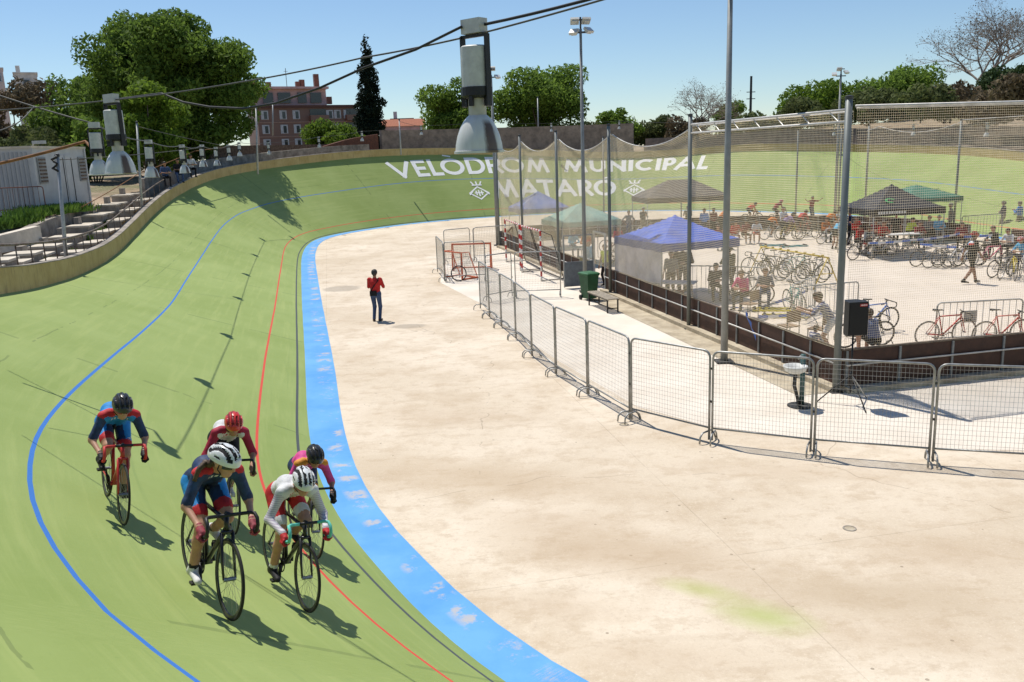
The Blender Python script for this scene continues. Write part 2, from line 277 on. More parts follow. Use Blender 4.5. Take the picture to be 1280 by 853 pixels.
def _smo(I_, S_):
    x = np.arange(0, 189.5, .5); y = np.interp(x, I_, S_)
    for _ in range(14): y[1:-1] = .5*y[1:-1]+.25*(y[2:]+y[:-2])
    return x, y
BL_I, BL_S = _smo(BL_I, BL_S); RD_I, RD_S = _smo(RD_I, RD_S); BK_I, BK_S = _smo(BK_I, BK_S)
def track():
    NS = 40; st = 2; V = []; att = {'dblue': [], 'dred': [], 'dblack': [], 'along': [], 'slant': []}
    n = TN*st
    for q in range(n):
        i = q/st; w = tl(TW, i); bs = np.interp(i, BL_I, BL_S); rs = np.interp(i, RD_I, RD_S); ks = np.interp(i, BK_I, BK_S)
        for j in range(NS+1):
            s = w*j/NS; V.append(tp(i, s)); att['dblue'].append(s-bs); att['dred'].append(s-rs); att['dblack'].append(s-ks); att['along'].append(i); att['slant'].append(s)
    Q = []
    for q in range(n-1):
        for j in range(NS): Q.append((q*(NS+1)+j, (q+1)*(NS+1)+j, (q+1)*(NS+1)+j+1, q*(NS+1)+j+1))
    for j in range(NS): Q.append(((n-1)*(NS+1)+j, j, j+1, (n-1)*(NS+1)+j+1))
    t = NT('green_track_paint'); co = t.coord('Object')
    big = t.noise(co, .35, 6); fine = t.noise(co, 14, 5, .7)
    al = t.attr('along'); sl = t.attr('slant')
    cv = t.new('ShaderNodeCombineXYZ'); t.L.new(al, cv.inputs[0]); t.L.new(sl, cv.inputs[1])
    mp = t.new('ShaderNodeMapping'); mp.inputs['Scale'].default_value = (.22, 3.0, 1); t.L.new(cv.outputs[0], mp.inputs[0])
    streak = t.noise(mp.outputs[0], 1.6, 7, .65)
    c = t.mix(t.ramp(big, .35, .65), (.236, .306, .082), (.288, .358, .114))
    c = t.mix(t.ramp(streak, .5, .68, 0, .45), c, (.355, .41, .14))
    c = t.mix(t.ramp(fine, .62, .8, 0, .35), c, (.15, .23, .06))
    mp2 = t.new('ShaderNodeMapping'); mp2.inputs['Scale'].default_value = (.1, 7.0, 1); t.L.new(cv.outputs[0], mp2.inputs[0])
    c = t.mix(t.ramp(t.noise(mp2.outputs[0], 1.0, 5, .6), .6, .78, 0, .55), c, (.16, .235, .07))
    # hairline cracks between the slabs, and a thin dark line along the banking
    def line(f, w): return t.math('LESS_THAN', t.math('ABSOLUTE', f), w)
    wob = t.math('MULTIPLY', t.math('SUBTRACT', t.noise(co, 1.3, 4), .5), .10)
    cr1 = line(t.math('SUBTRACT', t.math('PINGPONG', t.math('ADD', al, wob), 4.5), .02), .035)
    ln2 = line(t.math('SUBTRACT', t.math('ADD', sl, wob), 5.05), .016)
    brk = t.math('GREATER_THAN', t.noise(co, .9, 3), .5)
    cr = t.math('MULTIPLY', t.math('MAXIMUM', t.math('MULTIPLY', cr1, .8), ln2), brk)
    cr = t.math('MULTIPLY', cr, .34)
    c = t.mix(cr, c, (.05, .08, .03))
    wear = t.ramp(t.noise(co, 9, 6, .75), .62, .75, 1, .55)
    c = t.mix(t.math('MULTIPLY', line(t.attr('dred'), .025), wear), c, (.62, .075, .05))
    c = t.mix(t.math('MULTIPLY', line(t.attr('dblack'), .028), wear), c, (.075, .085, .085))
    c = t.mix(t.math('MULTIPLY', line(t.attr('dblue'), .025), wear), c, (.045, .17, .50))
    t.base(c); t.p.inputs['Roughness'].default_value = .72; t.p.inputs['Specular IOR Level'].default_value = .25
    t.bump(t.math('ADD', fine, t.math('MULTIPLY', streak, 1.5)), .22, .012)
    o = npmesh('velodrome_track', V, Q, t.m, smooth=True)
    for k, v in att.items():
        a = o.data.attributes.new(k, 'FLOAT', 'POINT'); a.data.foreach_set('value', np.array(v, np.float32))
    tag(o, kind='structure')
track()

def cote():
    V = []; n = TN; du = []; al_ = []
    for q in range(n):
        for j in range(7):
            r = -(.60 if (q < 3 or q > 183) else np.interp(q, [3, 14], [.60, .72]))*j/6; p = TI[q]+TNR[q]*(r+.012); V.append((p[0], p[1], .007)); du.append(j/6); al_.append(q)
    Q = [(q*7+j+1, ((q+1) % n)*7+j+1, ((q+1) % n)*7+j, q*7+j) for q in range(n) for j in range(6)]
    t = NT('blue_band_paint'); co = t.coord('Object')
    a = t.attr('across'); n1 = t.noise(co, 1.1, 6, .7); n2 = t.noise(co, 7, 6, .75)
    c = t.mix(t.ramp(t.noise(co, .8, 5), .35, .65), (.06, .27, .60), (.115, .35, .67))
    cv = t.new('ShaderNodeCombineXYZ'); t.L.new(t.attr('along'), cv.inputs[0]); t.L.new(a, cv.inputs[1]); mp_ = t.new('ShaderNodeMapping'); mp_.inputs['Scale'].default_value = (1.25, .55, 1); mp_.inputs['Rotation'].default_value = (0, 0, .5); t.L.new(cv.outputs[0], mp_.inputs[0]); n1 = t.noise(mp_.outputs[0], 1.5, 4, .6)
    m = t.math('MULTIPLY', t.ramp(t.math('ADD', n1, t.math('MULTIPLY', t.math('SUBTRACT', n2, .5), .5)), .53, .62), t.math('MULTIPLY', t.ramp(a, .36, .56), t.ramp(a, .98, .84)), clamp=True)
    c = t.mix(t.math('MULTIPLY', m, .72), c, (.50, .42, .34))
    c = t.mix(t.ramp(n2, .6, .74, 0, .25), c, (.20, .36, .56))
    t.base(c); t.p.inputs['Roughness'].default_value = .7; t.bump(n2, .15, .01)
    o = npmesh('blue_band', V, Q, t.m, smooth=False)
    at = o.data.attributes.new('across', 'FLOAT', 'POINT'); at.data.foreach_set('value', np.array(du, np.float32))
    at = o.data.attributes.new('along', 'FLOAT', 'POINT'); at.data.foreach_set('value', np.array(al_, np.float32)); tag(o, kind='structure')
cote()

RK = [np.array(v) for v in ((6.9, 17.45), (27.2, 22.15), (21.6, 48.3), (19.2, 50.9), (14.6, 53.1), (6.5, 52.9), (1.0, 51.6), (-.45, 48.6))]     # rink corners, from the near one
def infield():
    b = MB(); P = [TI[q]-TNR[q]*.45 for q in range(TN)]
    c = np.mean(P, 0); vs = [(p[0], p[1], 0.0) for p in P]+[(c[0], c[1], 0.)]
    b.add(vs, [(q, TN, (q+1) % TN) for q in range(TN)])
    b.f = [tuple(reversed(f)) for f in b.f]
    t = NT('infield_concrete'); co = t.coord('Object')
    n0 = t.noise(co, .16, 6, .62); n1 = t.noise(co, .75, 7, .68); n2 = t.noise(co, 5, 7, .75); n3 = t.noise(co, 45, 4, .7)
    c = t.mix(t.ramp(n0, .38, .62), (.56, .465, .345), (.70, .605, .48))
    c = t.mix(t.ramp(n1, .48, .66, 0, .62), c, (.47, .365, .25))
    c = t.mix(t.ramp(n2, .52, .7, 0, .42), c, (.40, .31, .22))
    c = t.mix(t.ramp(n3, .52, .75, 0, .4), c, (.80, .71, .58))
    sx = t.coord('Object', scale=(.25, 2.6, 1)); 
    c = t.mix(t.ramp(t.noise(sx, 1.0, 6, .6), .58, .75, 0, .35), c, (.47, .38, .28))
    sp_ = t.new('ShaderNodeTexVoronoi'); sp_.inputs['Scale'].default_value = 2.3; t.L.new(co, sp_.inputs[0])
    c = t.mix(t.math('MULTIPLY', t.math('LESS_THAN', sp_.outputs['Distance'], .05), .6), c, (.16, .12, .08))
    nx = t.noise(t.coord('Object', scale=(1, 1.6, 1), loc=(3, 7, 0)), 1.9, 9, .72); c = t.mix(t.ramp(nx, .52, .60, 0, .36), c, (.44, .335, .225))
    ny = t.noise(t.coord('Object', loc=(9, 2, 0)), 26, 6, .8); c = t.mix(t.ramp(ny, .57, .66, 0, .5), c, (.36, .275, .19)); c = t.mix(t.ramp(ny, .43, .34, 0, .5), c, (.82, .74, .62))
    def blot(p, rx, ry, soft=.35, rot=0.):
        o = t.new('ShaderNodeMapping'); o.vector_type = 'TEXTURE'; o.inputs['Location'].default_value = (p[0], p[1], 0); o.inputs['Scale'].default_value = (rx, ry, 1); o.inputs['Rotation'].default_value = (0, 0, rot); t.L.new(t.coord('Object'), o.inputs[0])
        ln = t.new('ShaderNodeVectorMath', operation='LENGTH'); t.L.new(o.outputs[0], ln.inputs[0])
        d = t.math('ADD', ln.outputs['Value'], t.math('MULTIPLY', t.math('SUBTRACT', n2, .5), 1.1))
        return t.ramp(d, 1.0+soft, 1.0-soft)
    for (px, py, rx, ry) in ((427, 361, .75, .8), (511, 408, .55, .35)):
        c = t.mix(t.math('MULTIPLY', blot(g(px, py), rx, ry, .15), .6), c, (.30, .255, .20))
    c = t.mix(t.math('MULTIPLY', blot(g(955, 770), .42, .24, .75, R(-30)), .7), c, (.36, .41, .12))
    c = t.mix(t.math('MULTIPLY', blot(g(878, 737), .38, .15, .75, R(-30)), .62), c, (.38, .42, .12))
    c = t.mix(t.math('MULTIPLY', blot(g(780, 690), 1.5, .55, .6, R(-20)), .6), c, (.42, .31, .20))
    c = t.mix(t.math('MULTIPLY', blot(g(620, 600), 2.1, .6, .6, R(-20)), .5), c, (.44, .33, .215))
    c = t.mix(t.math('MULTIPLY', blot(g(1090, 745), 1.4, .45, .6, R(-10)), .55), c, (.42, .32, .21))
    for (px, py, rx, ry, al_) in ((690, 650, 1.0, .35, .5), (990, 590, 1.6, .35, .45), (1190, 690, .9, .5, .5), (700, 760, .8, .3, .5), (560, 520, 1.6, .5, .4), (820, 820, 1.0, .3, .5), (1150, 800, .9, .3, .4)): c = t.mix(t.math('MULTIPLY', blot(g(px, py), rx, ry, .7, R(-12)), al_*.8), c, (.45, .34, .23))
    # cracks: thin voronoi cell edges broken by noise
    wv = t.new('ShaderNodeVectorMath', operation='ADD'); wn = t.new('ShaderNodeTexNoise'); wn.inputs['Scale'].default_value = .8; t.L.new(co, wn.inputs[0]); t.L.new(co, wv.inputs[0]); t.L.new(wn.outputs['Color'], wv.inputs[1])
    vo = t.new('ShaderNodeTexVoronoi', feature='DISTANCE_TO_EDGE'); vo.inputs['Scale'].default_value = .13; t.L.new(wv.outputs[0], vo.inputs[0])
    ck = t.math('MULTIPLY', t.math('LESS_THAN', vo.outputs['Distance'], .0014), t.math('GREATER_THAN', n1, .5))
    c = t.mix(t.math('MULTIPLY', ck, .4), c, (.22, .17, .12))
    jx = t.new('ShaderNodeMapping'); jx.inputs['Rotation'].default_value = (0, 0, -.2); t.L.new(co, jx.inputs[0]); js = t.new('ShaderNodeSeparateXYZ'); t.L.new(jx.outputs[0], js.inputs[0])
    jl = [t.math('LESS_THAN', t.math('PINGPONG', t.math('ADD', t.math('SUBTRACT', js.outputs[k], (4.78, 9.47)[k]), t.math('MULTIPLY', n1, .02)), 2.6+.5*k), .0075) for k in (0, 1)]
    c = t.mix(t.math('MULTIPLY', t.math('MAXIMUM', jl[0], jl[1]), t.ramp(n1, .40, .6, .08, .42)), c, (.24, .185, .125))
    t.base(c); t.p.inputs['Roughness'].default_value = .85; t.p.inputs['Specular IOR Level'].default_value = .2
    t.bump(t.math('ADD', n2, t.math('MULTIPLY', n3, .6)), .3, .012)
    tag(b.build('infield_ground', t.m), kind='structure')
    # rink floor, slightly greyer, and the cleaner concrete walk along the boards
    b = MB(); b.add([(p[0], p[1], .008) for p in RK], [tuple(range(len(RK)))])
    tag(b.build('rink_floor', mat('rink_concrete', (.68, .585, .475), .85, col2=(.60, .51, .41), vscale=.5, bump=.2, bscale=20)), kind='structure')
    w = [(6.75, 17.6), (5.0, 24.9), (2.9, 33.9), (-.35, 48.0), (-3.2, 41.5), (-2.9, 35.6), (-.9, 29.6), (-.5, 27.0), (1.2, 20.9), (2.5, 16.9), (3.6, 15.5), (5.0, 14.7), (6.9, 13.9), (9.3, 13.4), (14, 13.4), (21, 14.6), (27, 16.2), (27.3, 22)]
    b = MB(); b.add([(x, y, .004) for x, y in w], [tuple(range(len(w)-1, -1, -1))])
    tag(b.build('concrete_path', mat('pale_concrete', (.74, .67, .57), .85, col2=(.64, .56, .46), vscale=.6, bump=.2, bscale=25)), kind='structure')
infield()

def iscar(i): return 1.0
def terr_z(i, off):
    """height of the ground outside the rim"""
    zr = rim(i)[2]
    if i < 44: far = np.interp(i, [0, 16, 30, 44], [3.6, 2.3, 3.3, 4.2])
    elif i < 84: far = 4.2+(i-44)/40*1.2
    elif i < 150: far = np.interp(i, [84, 92, 104, 135, 150], [5.4, 6.6, 7.2, 6.6, 4])
    else: far = np.interp(i, [150, 175, 189], [4, 3.2, 3.6])
    k = np.clip((off-3.2)/np.interp(i, [0, 50, 84, 100], [5, 5, 8, 14]), 0, 1); k = k*k*(3-2*k)
    z = zr*(1-k)+far*k
    if off > 45: z = z*(1-min(1, (off-45)/60))+3.*min(1, (off-45)/60)
    return z
def terrain():
    offs = [.0, .3, .7, 1.2, 1.8, 2.5, 3.5, 5, 7, 9, 12, 16, 22, 30, 45, 70, 120, 300, 900, 2500]; V = []; K = len(offs)
    cen = np.array([8., 37.])
    for q in range(TN):
        for of in offs:
            p = out(q, of, terr_z(q, of)-.03) if of < 25 else None
            if p is None:
                p0 = out(q, 25, 0); d = p0[:2]-cen; d /= np.linalg.norm(d); p = np.array([p0[0]+d[0]*(of-25), p0[1]+d[1]*(of-25), terr_z(q, of)-.03])
            V.append(p)
    Q = [(q*K+j, ((q+1) % TN)*K+j, ((q+1) % TN)*K+j+1, q*K+j+1) for q in range(TN) for j in range(K-1)]
    t = NT('dry_earth_and_grass'); co = t.coord('Object')
    n0 = t.noise(co, .22, 6, .65); n1 = t.noise(co, 2.2, 6, .7); n2 = t.noise(co, 12, 5, .7)
    c = t.mix(t.ramp(n1, .35, .65), (.23, .165, .105), (.36, .28, .19))
    c = t.mix(t.math('MULTIPLY', t.ramp(n0, .5, .6), t.ramp(n2, .35, .6)), c, (.085, .12, .03))
    c = t.mix(t.ramp(n2, .55, .75, 0, .5), c, (.14, .10, .065))
    t.base(c); t.p.inputs['Roughness'].default_value = .95; t.bump(n2, .8, .06)
    tag(npmesh('terrain', V, Q, t.m, smooth=True), kind='structure')
terrain()

def strip_wall(name, i0, i1, off0, off1, z0f, z1f, m, step=.5, label=None, cat=None, parent=None):
    """wall following the rim from station i0 to i1, between offsets, with bottom and top heights given by functions of i"""
    n = max(2, int((i1-i0)/step)+1); V = []
    for q in range(n):
        i = i0+(i1-i0)*q/(n-1)
        for of, zz in ((off0, z0f(i)), (off0, z1f(i)), (off1, z1f(i)), (off1, z0f(i))): V.append(out(i, of, zz))
    F = []
    for q in range(n-1):
        for j in range(4): a = q*4+j; b = q*4+(j+1) % 4; F.append((a, b, b+4, a+4))
    F += [(3, 2, 1, 0), ((n-1)*4, (n-1)*4+1, (n-1)*4+2, (n-1)*4+3)]
    b = MB(); b.add(V, F); o = b.build(name, m, parent); tag(o, label, cat); return o
m_par = NT('ochre_parapet'); _co = m_par.coord('Object'); _a = m_par.noise(_co, 1.2, 6, .7); _b = m_par.noise(m_par.coord('Object', scale=(5, 5, .7)), 2.0, 5, .7)
_c = m_par.mix(m_par.ramp(_a, .35, .65), (.42, .30, .105), (.54, .41, .18)); _c = m_par.mix(m_par.ramp(_b, .56, .72, 0, .75), _c, (.14, .10, .055)); m_par.base(_c); m_par.p.inputs['Roughness'].default_value = .85; m_par.bump(_b, .3)
m_par = m_par.m
m_con = mat('weathered_concrete', (.40, .35, .29), .9, col2=(.19, .165, .135), vscale=2.2, bump=.5, bscale=18)
m_con2 = mat('pale_sunlit_concrete', (.74, .66, .54), .9, col2=(.50, .44, .35), vscale=1.6, bump=.4, bscale=22)  # pale concrete, colour raised so the seat step tops look sunlit
m_steel = mat('galvanised_steel', (.40, .40, .385), .55, .35, var=.2, vscale=9)
m_gsteel = mat('grey_painted_steel', (.20, .21, .215), .5, .2, var=.2, vscale=5)
m_rust = mat('rusty_steel', (.23, .105, .04), .8, .2, var=.4, vscale=9)
m_dark = mat('black_plastic', (.014, .014, .015), .5, var=.3, vscale=10)
m_dsteel = mat('dark_steel', (.055, .055, .055), .5, .5, var=.2)
def parapet():
    e = empty('rim_parapet', rim(40), 0, 'ochre yellow concrete parapet running round the top of the green banking', 'parapet')
    zb = lambda i: rim(i)[2]-.05
    zt = lambda i: rim(i)[2]+.56
    def st(nm, a, b, o0, o1, z0, z1, m):
        o = strip_wall(nm, a, b, o0, o1, z0, z1, m); o.location = -e.location; par(o, e)
    st('wall_face', -14, 175, 0, .24, zb, zt, m_par)
    st('coping', -14, 175, -.015, .26, lambda i: zt(i)+.003, lambda i: zt(i)+.03, m_con)
parapet()

# ------------------------------------------------------------------ painted words on the far banking
m_white = mat('white_line_paint', (.80, .80, .77), .7, var=.06, vscale=3)
def letter_strokes(ch):
    """strokes in a unit cell (x 0..1, y 0..1): ('l', x0,y0,x1,y1) lines and ('a', cx,cy,rx,ry,a0,a1) arcs"""
    D = {'V': [('l', 0, 1, .5, 0), ('l', 1, 1, .5, 0)], 'E': [('l', 0, 0, 0, 1), ('l', 0, 1, 1, 1), ('l', 0, .5, .85, .5), ('l', 0, 0, 1, 0)], 'L': [('l', 0, 0, 0, 1), ('l', 0, 0, 1, 0)],
         'O': [('a', .5, .5, .5, .5, 0, 360)], 'D': [('l', 0, 0, 0, 1), ('l', 0, 1, .4, 1), ('l', 0, 0, .4, 0), ('a', .4, .5, .6, .5, -90, 90)],
         'R': [('l', 0, 0, 0, 1), ('l', 0, 1, .5, 1), ('l', 0, .46, .5, .46), ('a', .5, .73, .42, .27, -90, 90), ('l', .42, .46, 1, 0)],
         'M': [('l', 0, 0, .2, 1), ('l', .2, 1, .5, .06), ('l', .5, .06, .8, 1), ('l', .8, 1, 1, 0)], 'U': [('l', 0, 1, 0, .42), ('l', 1, 1, 1, .42), ('a', .5, .42, .5, .42, 180, 360)],
         'N': [('l', 0, 0, 0, 1), ('l', 0, 1, 1, 0), ('l', 1, 0, 1, 1)], 'I': [('l', .5, 0, .5, 1)], 'C': [('a', .58, .5, .58, .5, 48, 312)], 'P': [('l', 0, 0, 0, 1), ('l', 0, 1, .5, 1), ('l', 0, .44, .5, .44), ('a', .5, .72, .45, .28, -90, 90)],
         'A': [('l', 0, 0, .5, 1), ('l', 1, 0, .5, 1), ('l', .2, .3, .8, .3)], 'T': [('l', 0, 1, 1, 1), ('l', .5, 0, .5, 1)]}
    return D[ch]
def paint_strokes(b, strokes, i0, i1, s0, s1, w, lift0=.012):
    """maps strokes to the banked surface between stations i0..i1 and slants s0..s1, stroke width w metres"""
    W_, H_ = (i1-i0)*1.18, s1-s0; hw = w/2
    def P(x, y, l): return tp(i0+x/1.18, s0+y, l)
    for k, st in enumerate(strokes):
        l = lift0+.002*k
        if st[0] == 'l':
            a = np.array([hw+st[1]*(W_-w), hw+st[2]*(H_-w)]); e = np.array([hw+st[3]*(W_-w), hw+st[4]*(H_-w)]); d = (e-a)/np.linalg.norm(e-a); n = np.array([-d[1], d[0]])*hw; a = a-d*hw; e = e+d*hw; K = 5
            vs = []
            for q in range(K):
                c = a+(e-a)*q/(K-1); vs += [P(*(c+n), l), P(*(c-n), l)]
            b.add(vs, [(2*q, 2*q+1, 2*q+3, 2*q+2) for q in range(K-1)])
        else:
            _, cx, cy, rx, ry, a0, a1 = st; K = 25; vs = []
            cx = hw+cx*(W_-w); cy = hw+cy*(H_-w); rx *= (W_-w); ry *= (H_-w)
            for q in range(K):
                a = R(a0+(a1-a0)*q/(K-1)); vs += [P(cx+(rx+hw)*math.cos(a), cy+(ry+hw)*math.sin(a), l), P(cx+(rx-hw)*math.cos(a), cy+(ry-hw)*math.sin(a), l)]
            b.add(vs, [(2*q, 2*q+1, 2*q+3, 2*q+2) for q in range(K-1)])
def words():
    row1 = [('V', 66.0, 67.75), ('E', 67.95, 68.95), ('L', 69.15, 70.05), ('O', 70.0, 71.75), ('D', 71.9, 73.3), ('R', 73.45, 74.65), ('O', 74.6, 76.4), ('M', 76.6, 78.4), ('M', 79.6, 81.4), ('U', 81.6, 82.75), ('N', 82.95, 84.15), ('I', 84.3, 84.62), ('C', 84.75, 85.95), ('I', 86.1, 86.4), ('P', 86.55, 87.4), ('A', 87.35, 88.8), ('L', 88.95, 89.75)]
    row2 = [('M', 73.35, 75.35), ('A', 75.5, 77.2), ('T', 77.1, 78.5), ('A', 78.6, 80.3), ('R', 80.45, 81.65), ('O', 81.7, 83.45)]
    def word(name, lab, letters, w, bt, tpv, accent):
        e = empty('painted_word', tp(letters[0][1], 4), 0, lab, 'painted word')
        for c, a, z in letters:
            b = MB(); paint_strokes(b, letter_strokes(c), a, z, np.interp(a, *bt), np.interp(a, *tpv), w)
            if accent and c == 'O' and abs(a-accent[5]) < .1: paint_strokes(b, [('l', *accent[4])], accent[0], accent[1], accent[2], accent[3], w*.46, .03)
            o = b.build('letter', m_white); o.location = -e.location; par(o, e)
    B1 = ([66, 72, 80, 85, 90], [4.85, 4.95, 5.25, 5.35, 5.05]); T1 = ([66, 70, 74, 90], [6.75, 6.85, 7.02, 6.95])
    word('w', 'white painted word VELODROM at the left of the upper line on the far banking', row1[:8], .36, B1, T1, (70.45, 71.0, 7.0, 7.3, (0, 1, 1, 0), 70.0))
    word('w', 'white painted word MUNICIPAL at the right of the upper line on the far banking', row1[8:], .36, B1, T1, None)
    word('w', 'white painted word MATARO in the lower line on the far banking', row2, .40, ([0, 189], [2.05, 2.05]), ([0, 189], [4.2, 4.2]), (82.5, 83.1, 4.32, 4.65, (0, 0, 1, 1), 81.7))
    for (a, e, lab) in ((71.35, 73.0, 'white painted city crest left of the lower line of letters'), (84.0, 85.6, 'white painted city crest right of the lower line of letters')):
        b = MB(); S = [('l', 0, .36, .5, .72), ('l', .5, .72, 1, .36), ('l', 1, .36, .5, 0), ('l', .5, 0, 0, .36), ('l', .36, .26, .36, .46), ('l', .5, .2, .5, .5), ('l', .64, .26, .64, .46), ('l', .3, .36, .7, .36), ('l', .28, .82, .72, .82), ('l', .25, 1, .35, .82), ('l', .5, 1, .5, .82), ('l', .75, 1, .65, .82), ('l', 0, .28, .16, .44), ('l', 1, .28, .84, .44)]
        paint_strokes(b, S, a, e, 1.95, 4.05, .13); tag(b.build('painted_crest', m_white), lab, 'painted crest', 'painted crests beside the lower letters')
words()
# ------------------------------------------------------------------ trees and shrubs
def leaf_mat(nm, c, c2, tr=.35):
    return mat(nm, c, .7, col2=c2, vscale=.9, trans=tr, spec=.15)
LF = {'dark': leaf_mat('leaf_dark', (.185, .275, .045), (.075, .135, .026), .5), 'mid': leaf_mat('leaf_mid', (.21, .31, .05), (.10, .17, .03), .55), 'lime': leaf_mat('leaf_lime', (.17, .25, .03), (.09, .16, .02), .45),
      'olive': leaf_mat('leaf_olive', (.16, .19, .06), (.085, .105, .04)), 'cyp': leaf_mat('leaf_cypress', (.020, .034, .016), (.010, .018, .010), .1), 'dry': leaf_mat('leaf_dry', (.20, .155, .09), (.105, .08, .048), .2), 'pine': leaf_mat('leaf_pine', (.065, .105, .03), (.03, .055, .018), .15)}
m_bark = mat('tree_bark', (.12, .095, .07), .95, var=.45, vscale=8, bump=.6, bscale=12)
m_bark2 = mat('pale_bark', (.28, .23, .185), .95, var=.4, vscale=8)
def crown(name, parent, blobs, n, size, m, seed, flat=.6):
    """many small leaf faces spread through and around uneven clumps (blobs: cx,cy,cz,rx,rz)"""
    r = np.random.default_rng(seed); B = np.array(blobs); w = B[:, 3]**2; w /= w.sum()
    k = r.choice(len(B), n, p=w); d = r.normal(size=(n, 3)); d /= np.linalg.norm(d, axis=1)[:, None]
    rad = np.clip(r.beta(5, 1.6, n)*1.06, 0, 1.15)+(r.random(n) > .95)*r.random(n)*.18
    c = B[k, :3]+d*rad[:, None]*np.stack([B[k, 3], B[k, 3], B[k, 4]], 1)
    nrm = d*flat+r.normal(size=(n, 3))*.6; nrm /= np.linalg.norm(nrm, axis=1)[:, None]
    a = np.cross(nrm, r.normal(size=(n, 3))); a /= np.linalg.norm(a, axis=1)[:, None]; b = np.cross(nrm, a)
    s = size*(.55+.9*r.random(n))[:, None]; bw = .6+.3*r.random(n)[:, None]
    V = np.stack([c-a*s, c-b*s*bw*.6+nrm*s*.12, c+a*s, c+b*s*bw*.6+nrm*s*.12], 1).reshape(-1, 3)
    return npmesh(name, V, np.arange(4*n).reshape(-1, 4), m, parent, smooth=False)
def blobset(r, n, rx, rz, cz, sub, squash=1.0):
    out_ = []
    for _ in range(n):
        d = r.normal(size=3); d /= np.linalg.norm(d); q = r.random()**.45
        out_.append((d[0]*rx*q*.78, d[1]*rx*q*.78, cz+d[2]*rz*q*.78, sub*(.6+.7*r.random()), sub*(.5+.55*r.random())*squash))
    return out_
def limbs(parent, h0, blobs, r0, m, r, nb=9):
    b = MB(); top = Vector((0, 0, h0)); b.tube([(0, 0, -.3), (0.03, 0, h0*.5), top], [r0*1.25, r0*.95, r0*.8], 9); b.build('trunk', m, parent, True)
    b = MB()
    for q in sorted(blobs, key=lambda q: -q[3])[:nb]:
        e = Vector(q[:3]); mid = top.lerp(e, .5)+Vector((0, 0, -.1*(e-top).length)); b.tube([top-Vector((0, 0, .15)), mid, e], [r0*.6, r0*.33, r0*.1], 6)
    b.build('branches', m, parent, True)
def tree(name, loc, label, h, rx, kind, n, size, seed, trunk=None, nb=26, sub=None, squash=1.0, group=None, cat='tree', low=.22):
    r = np.random.default_rng(seed); e = empty(name, loc, r.random()*6, label, cat, group)
    rz = h*(1-low)/2; cz = h-rz; bl = blobset(r, nb, rx, rz, cz, sub or rx*.36, squash)
    limbs(e, max(.4, h*low*.9), bl, trunk or h*.022, m_bark, r); crown('crown', e, bl, n, size, LF[kind], seed); return e
def bare_tree(loc, label, h, spread, seed, lean=.0, depth=6, group=None):
    r = random.Random(seed); e = empty('bare_tree', loc, 0, label, 'tree', group); b = MB(); tips = []
    def grow(p, d, L, rad, k):
        q = p+d*L*.5+Vector((r.uniform(-1, 1), r.uniform(-1, 1), 0))*L*.06; z = p+d*L; b.tube([p, q, z], [rad, rad*.85, rad*.7], 7 if k > 3 else 4, caps=False)
        if k == 0: tips.append(z); return
        for _ in range(3 if r.random() < .55 else 2):
            u = Vector((r.gauss(0, 1), r.gauss(0, 1), r.gauss(.12, .55)))*spread; nd = (d+u).normalized(); nd.z = max(nd.z, -.12); grow(z, nd.normalized(), L*r.uniform(.66, .86), rad*.62, k-1)
    t = MB(); th = h*.2; t.tube([(0, 0, -.5), (.1, 0, th*.5), (.12, .05, th)], [h*.028, h*.024, h*.021], 9); t.build('trunk', m_bark2, e, True)
    for _ in range(4): grow(Vector((.12, .05, th-.1)), Vector((r.gauss(lean, .45), r.gauss(0, .45), 1)).normalized(), h*.23, h*.015, depth)
    b.build('branches', m_bark2, e, True)
    rr = np.random.default_rng(seed); T = np.array([tuple(v) for v in tips]); n = len(T); T = T+rr.normal(size=(n, 3))*.22; a = rr.normal(size=(n, 3)); a /= np.linalg.norm(a, axis=1)[:, None]; c = np.cross(a, rr.normal(size=(n, 3))); s = .06
    npmesh('leaves', np.stack([T-a*s, T-c*s*.7, T+a*s, T+c*s*.7], 1).reshape(-1, 3), np.arange(4*n).reshape(-1, 4), LF['dry'], e, False)
    return e
def gx(px, D, z):
    """a point under pixel column px, D metres away, at height z"""
    d = ray(px, 190); p = CP+d*D; return (p[0], p[1], z)
tree('broadleaf_tree', gx(218, 61.5, 3.2), 'big dense dark green tree rising over the left end of the banking', 13.6, 7.3, 'dark', 95000, .165, 3, nb=125, sub=1.55, low=.08)
tree('broadleaf_tree', gx(104, 72, 2.8), 'dark green tree joined to the left flank of the big tree', 10.2, 4.6, 'dark', 22000, .18, 41, nb=40, sub=1.5, low=.08)
tree('broadleaf_tree', gx(185, 50, 3.6), 'small bright lime green tree in front of the big dark tree', 7.0, 2.7, 'lime', 8000, .17, 5, nb=24, sub=.9, low=.1)
tree('broadleaf_tree', gx(115, 54, 3.4), 'low mid green bush behind the white container', 5.2, 2.3, 'mid', 5000, .17, 6, nb=16, sub=.9, low=.05)
tree('dry_shrub', gx(16, 78, 2.5), 'brownish grey dry shrub below the pale houses on the left', 12.6, 5.0, 'dry', 16000, .22, 7, nb=24, sub=1.7, cat='shrub', low=.02)
tree('dry_shrub', gx(40, 62, 2.9), 'olive brown shrub between the dry shrub and the big tree', 6.2, 3.6, 'olive', 9000, .18, 8, nb=18, sub=1.2, cat='shrub', low=.02)
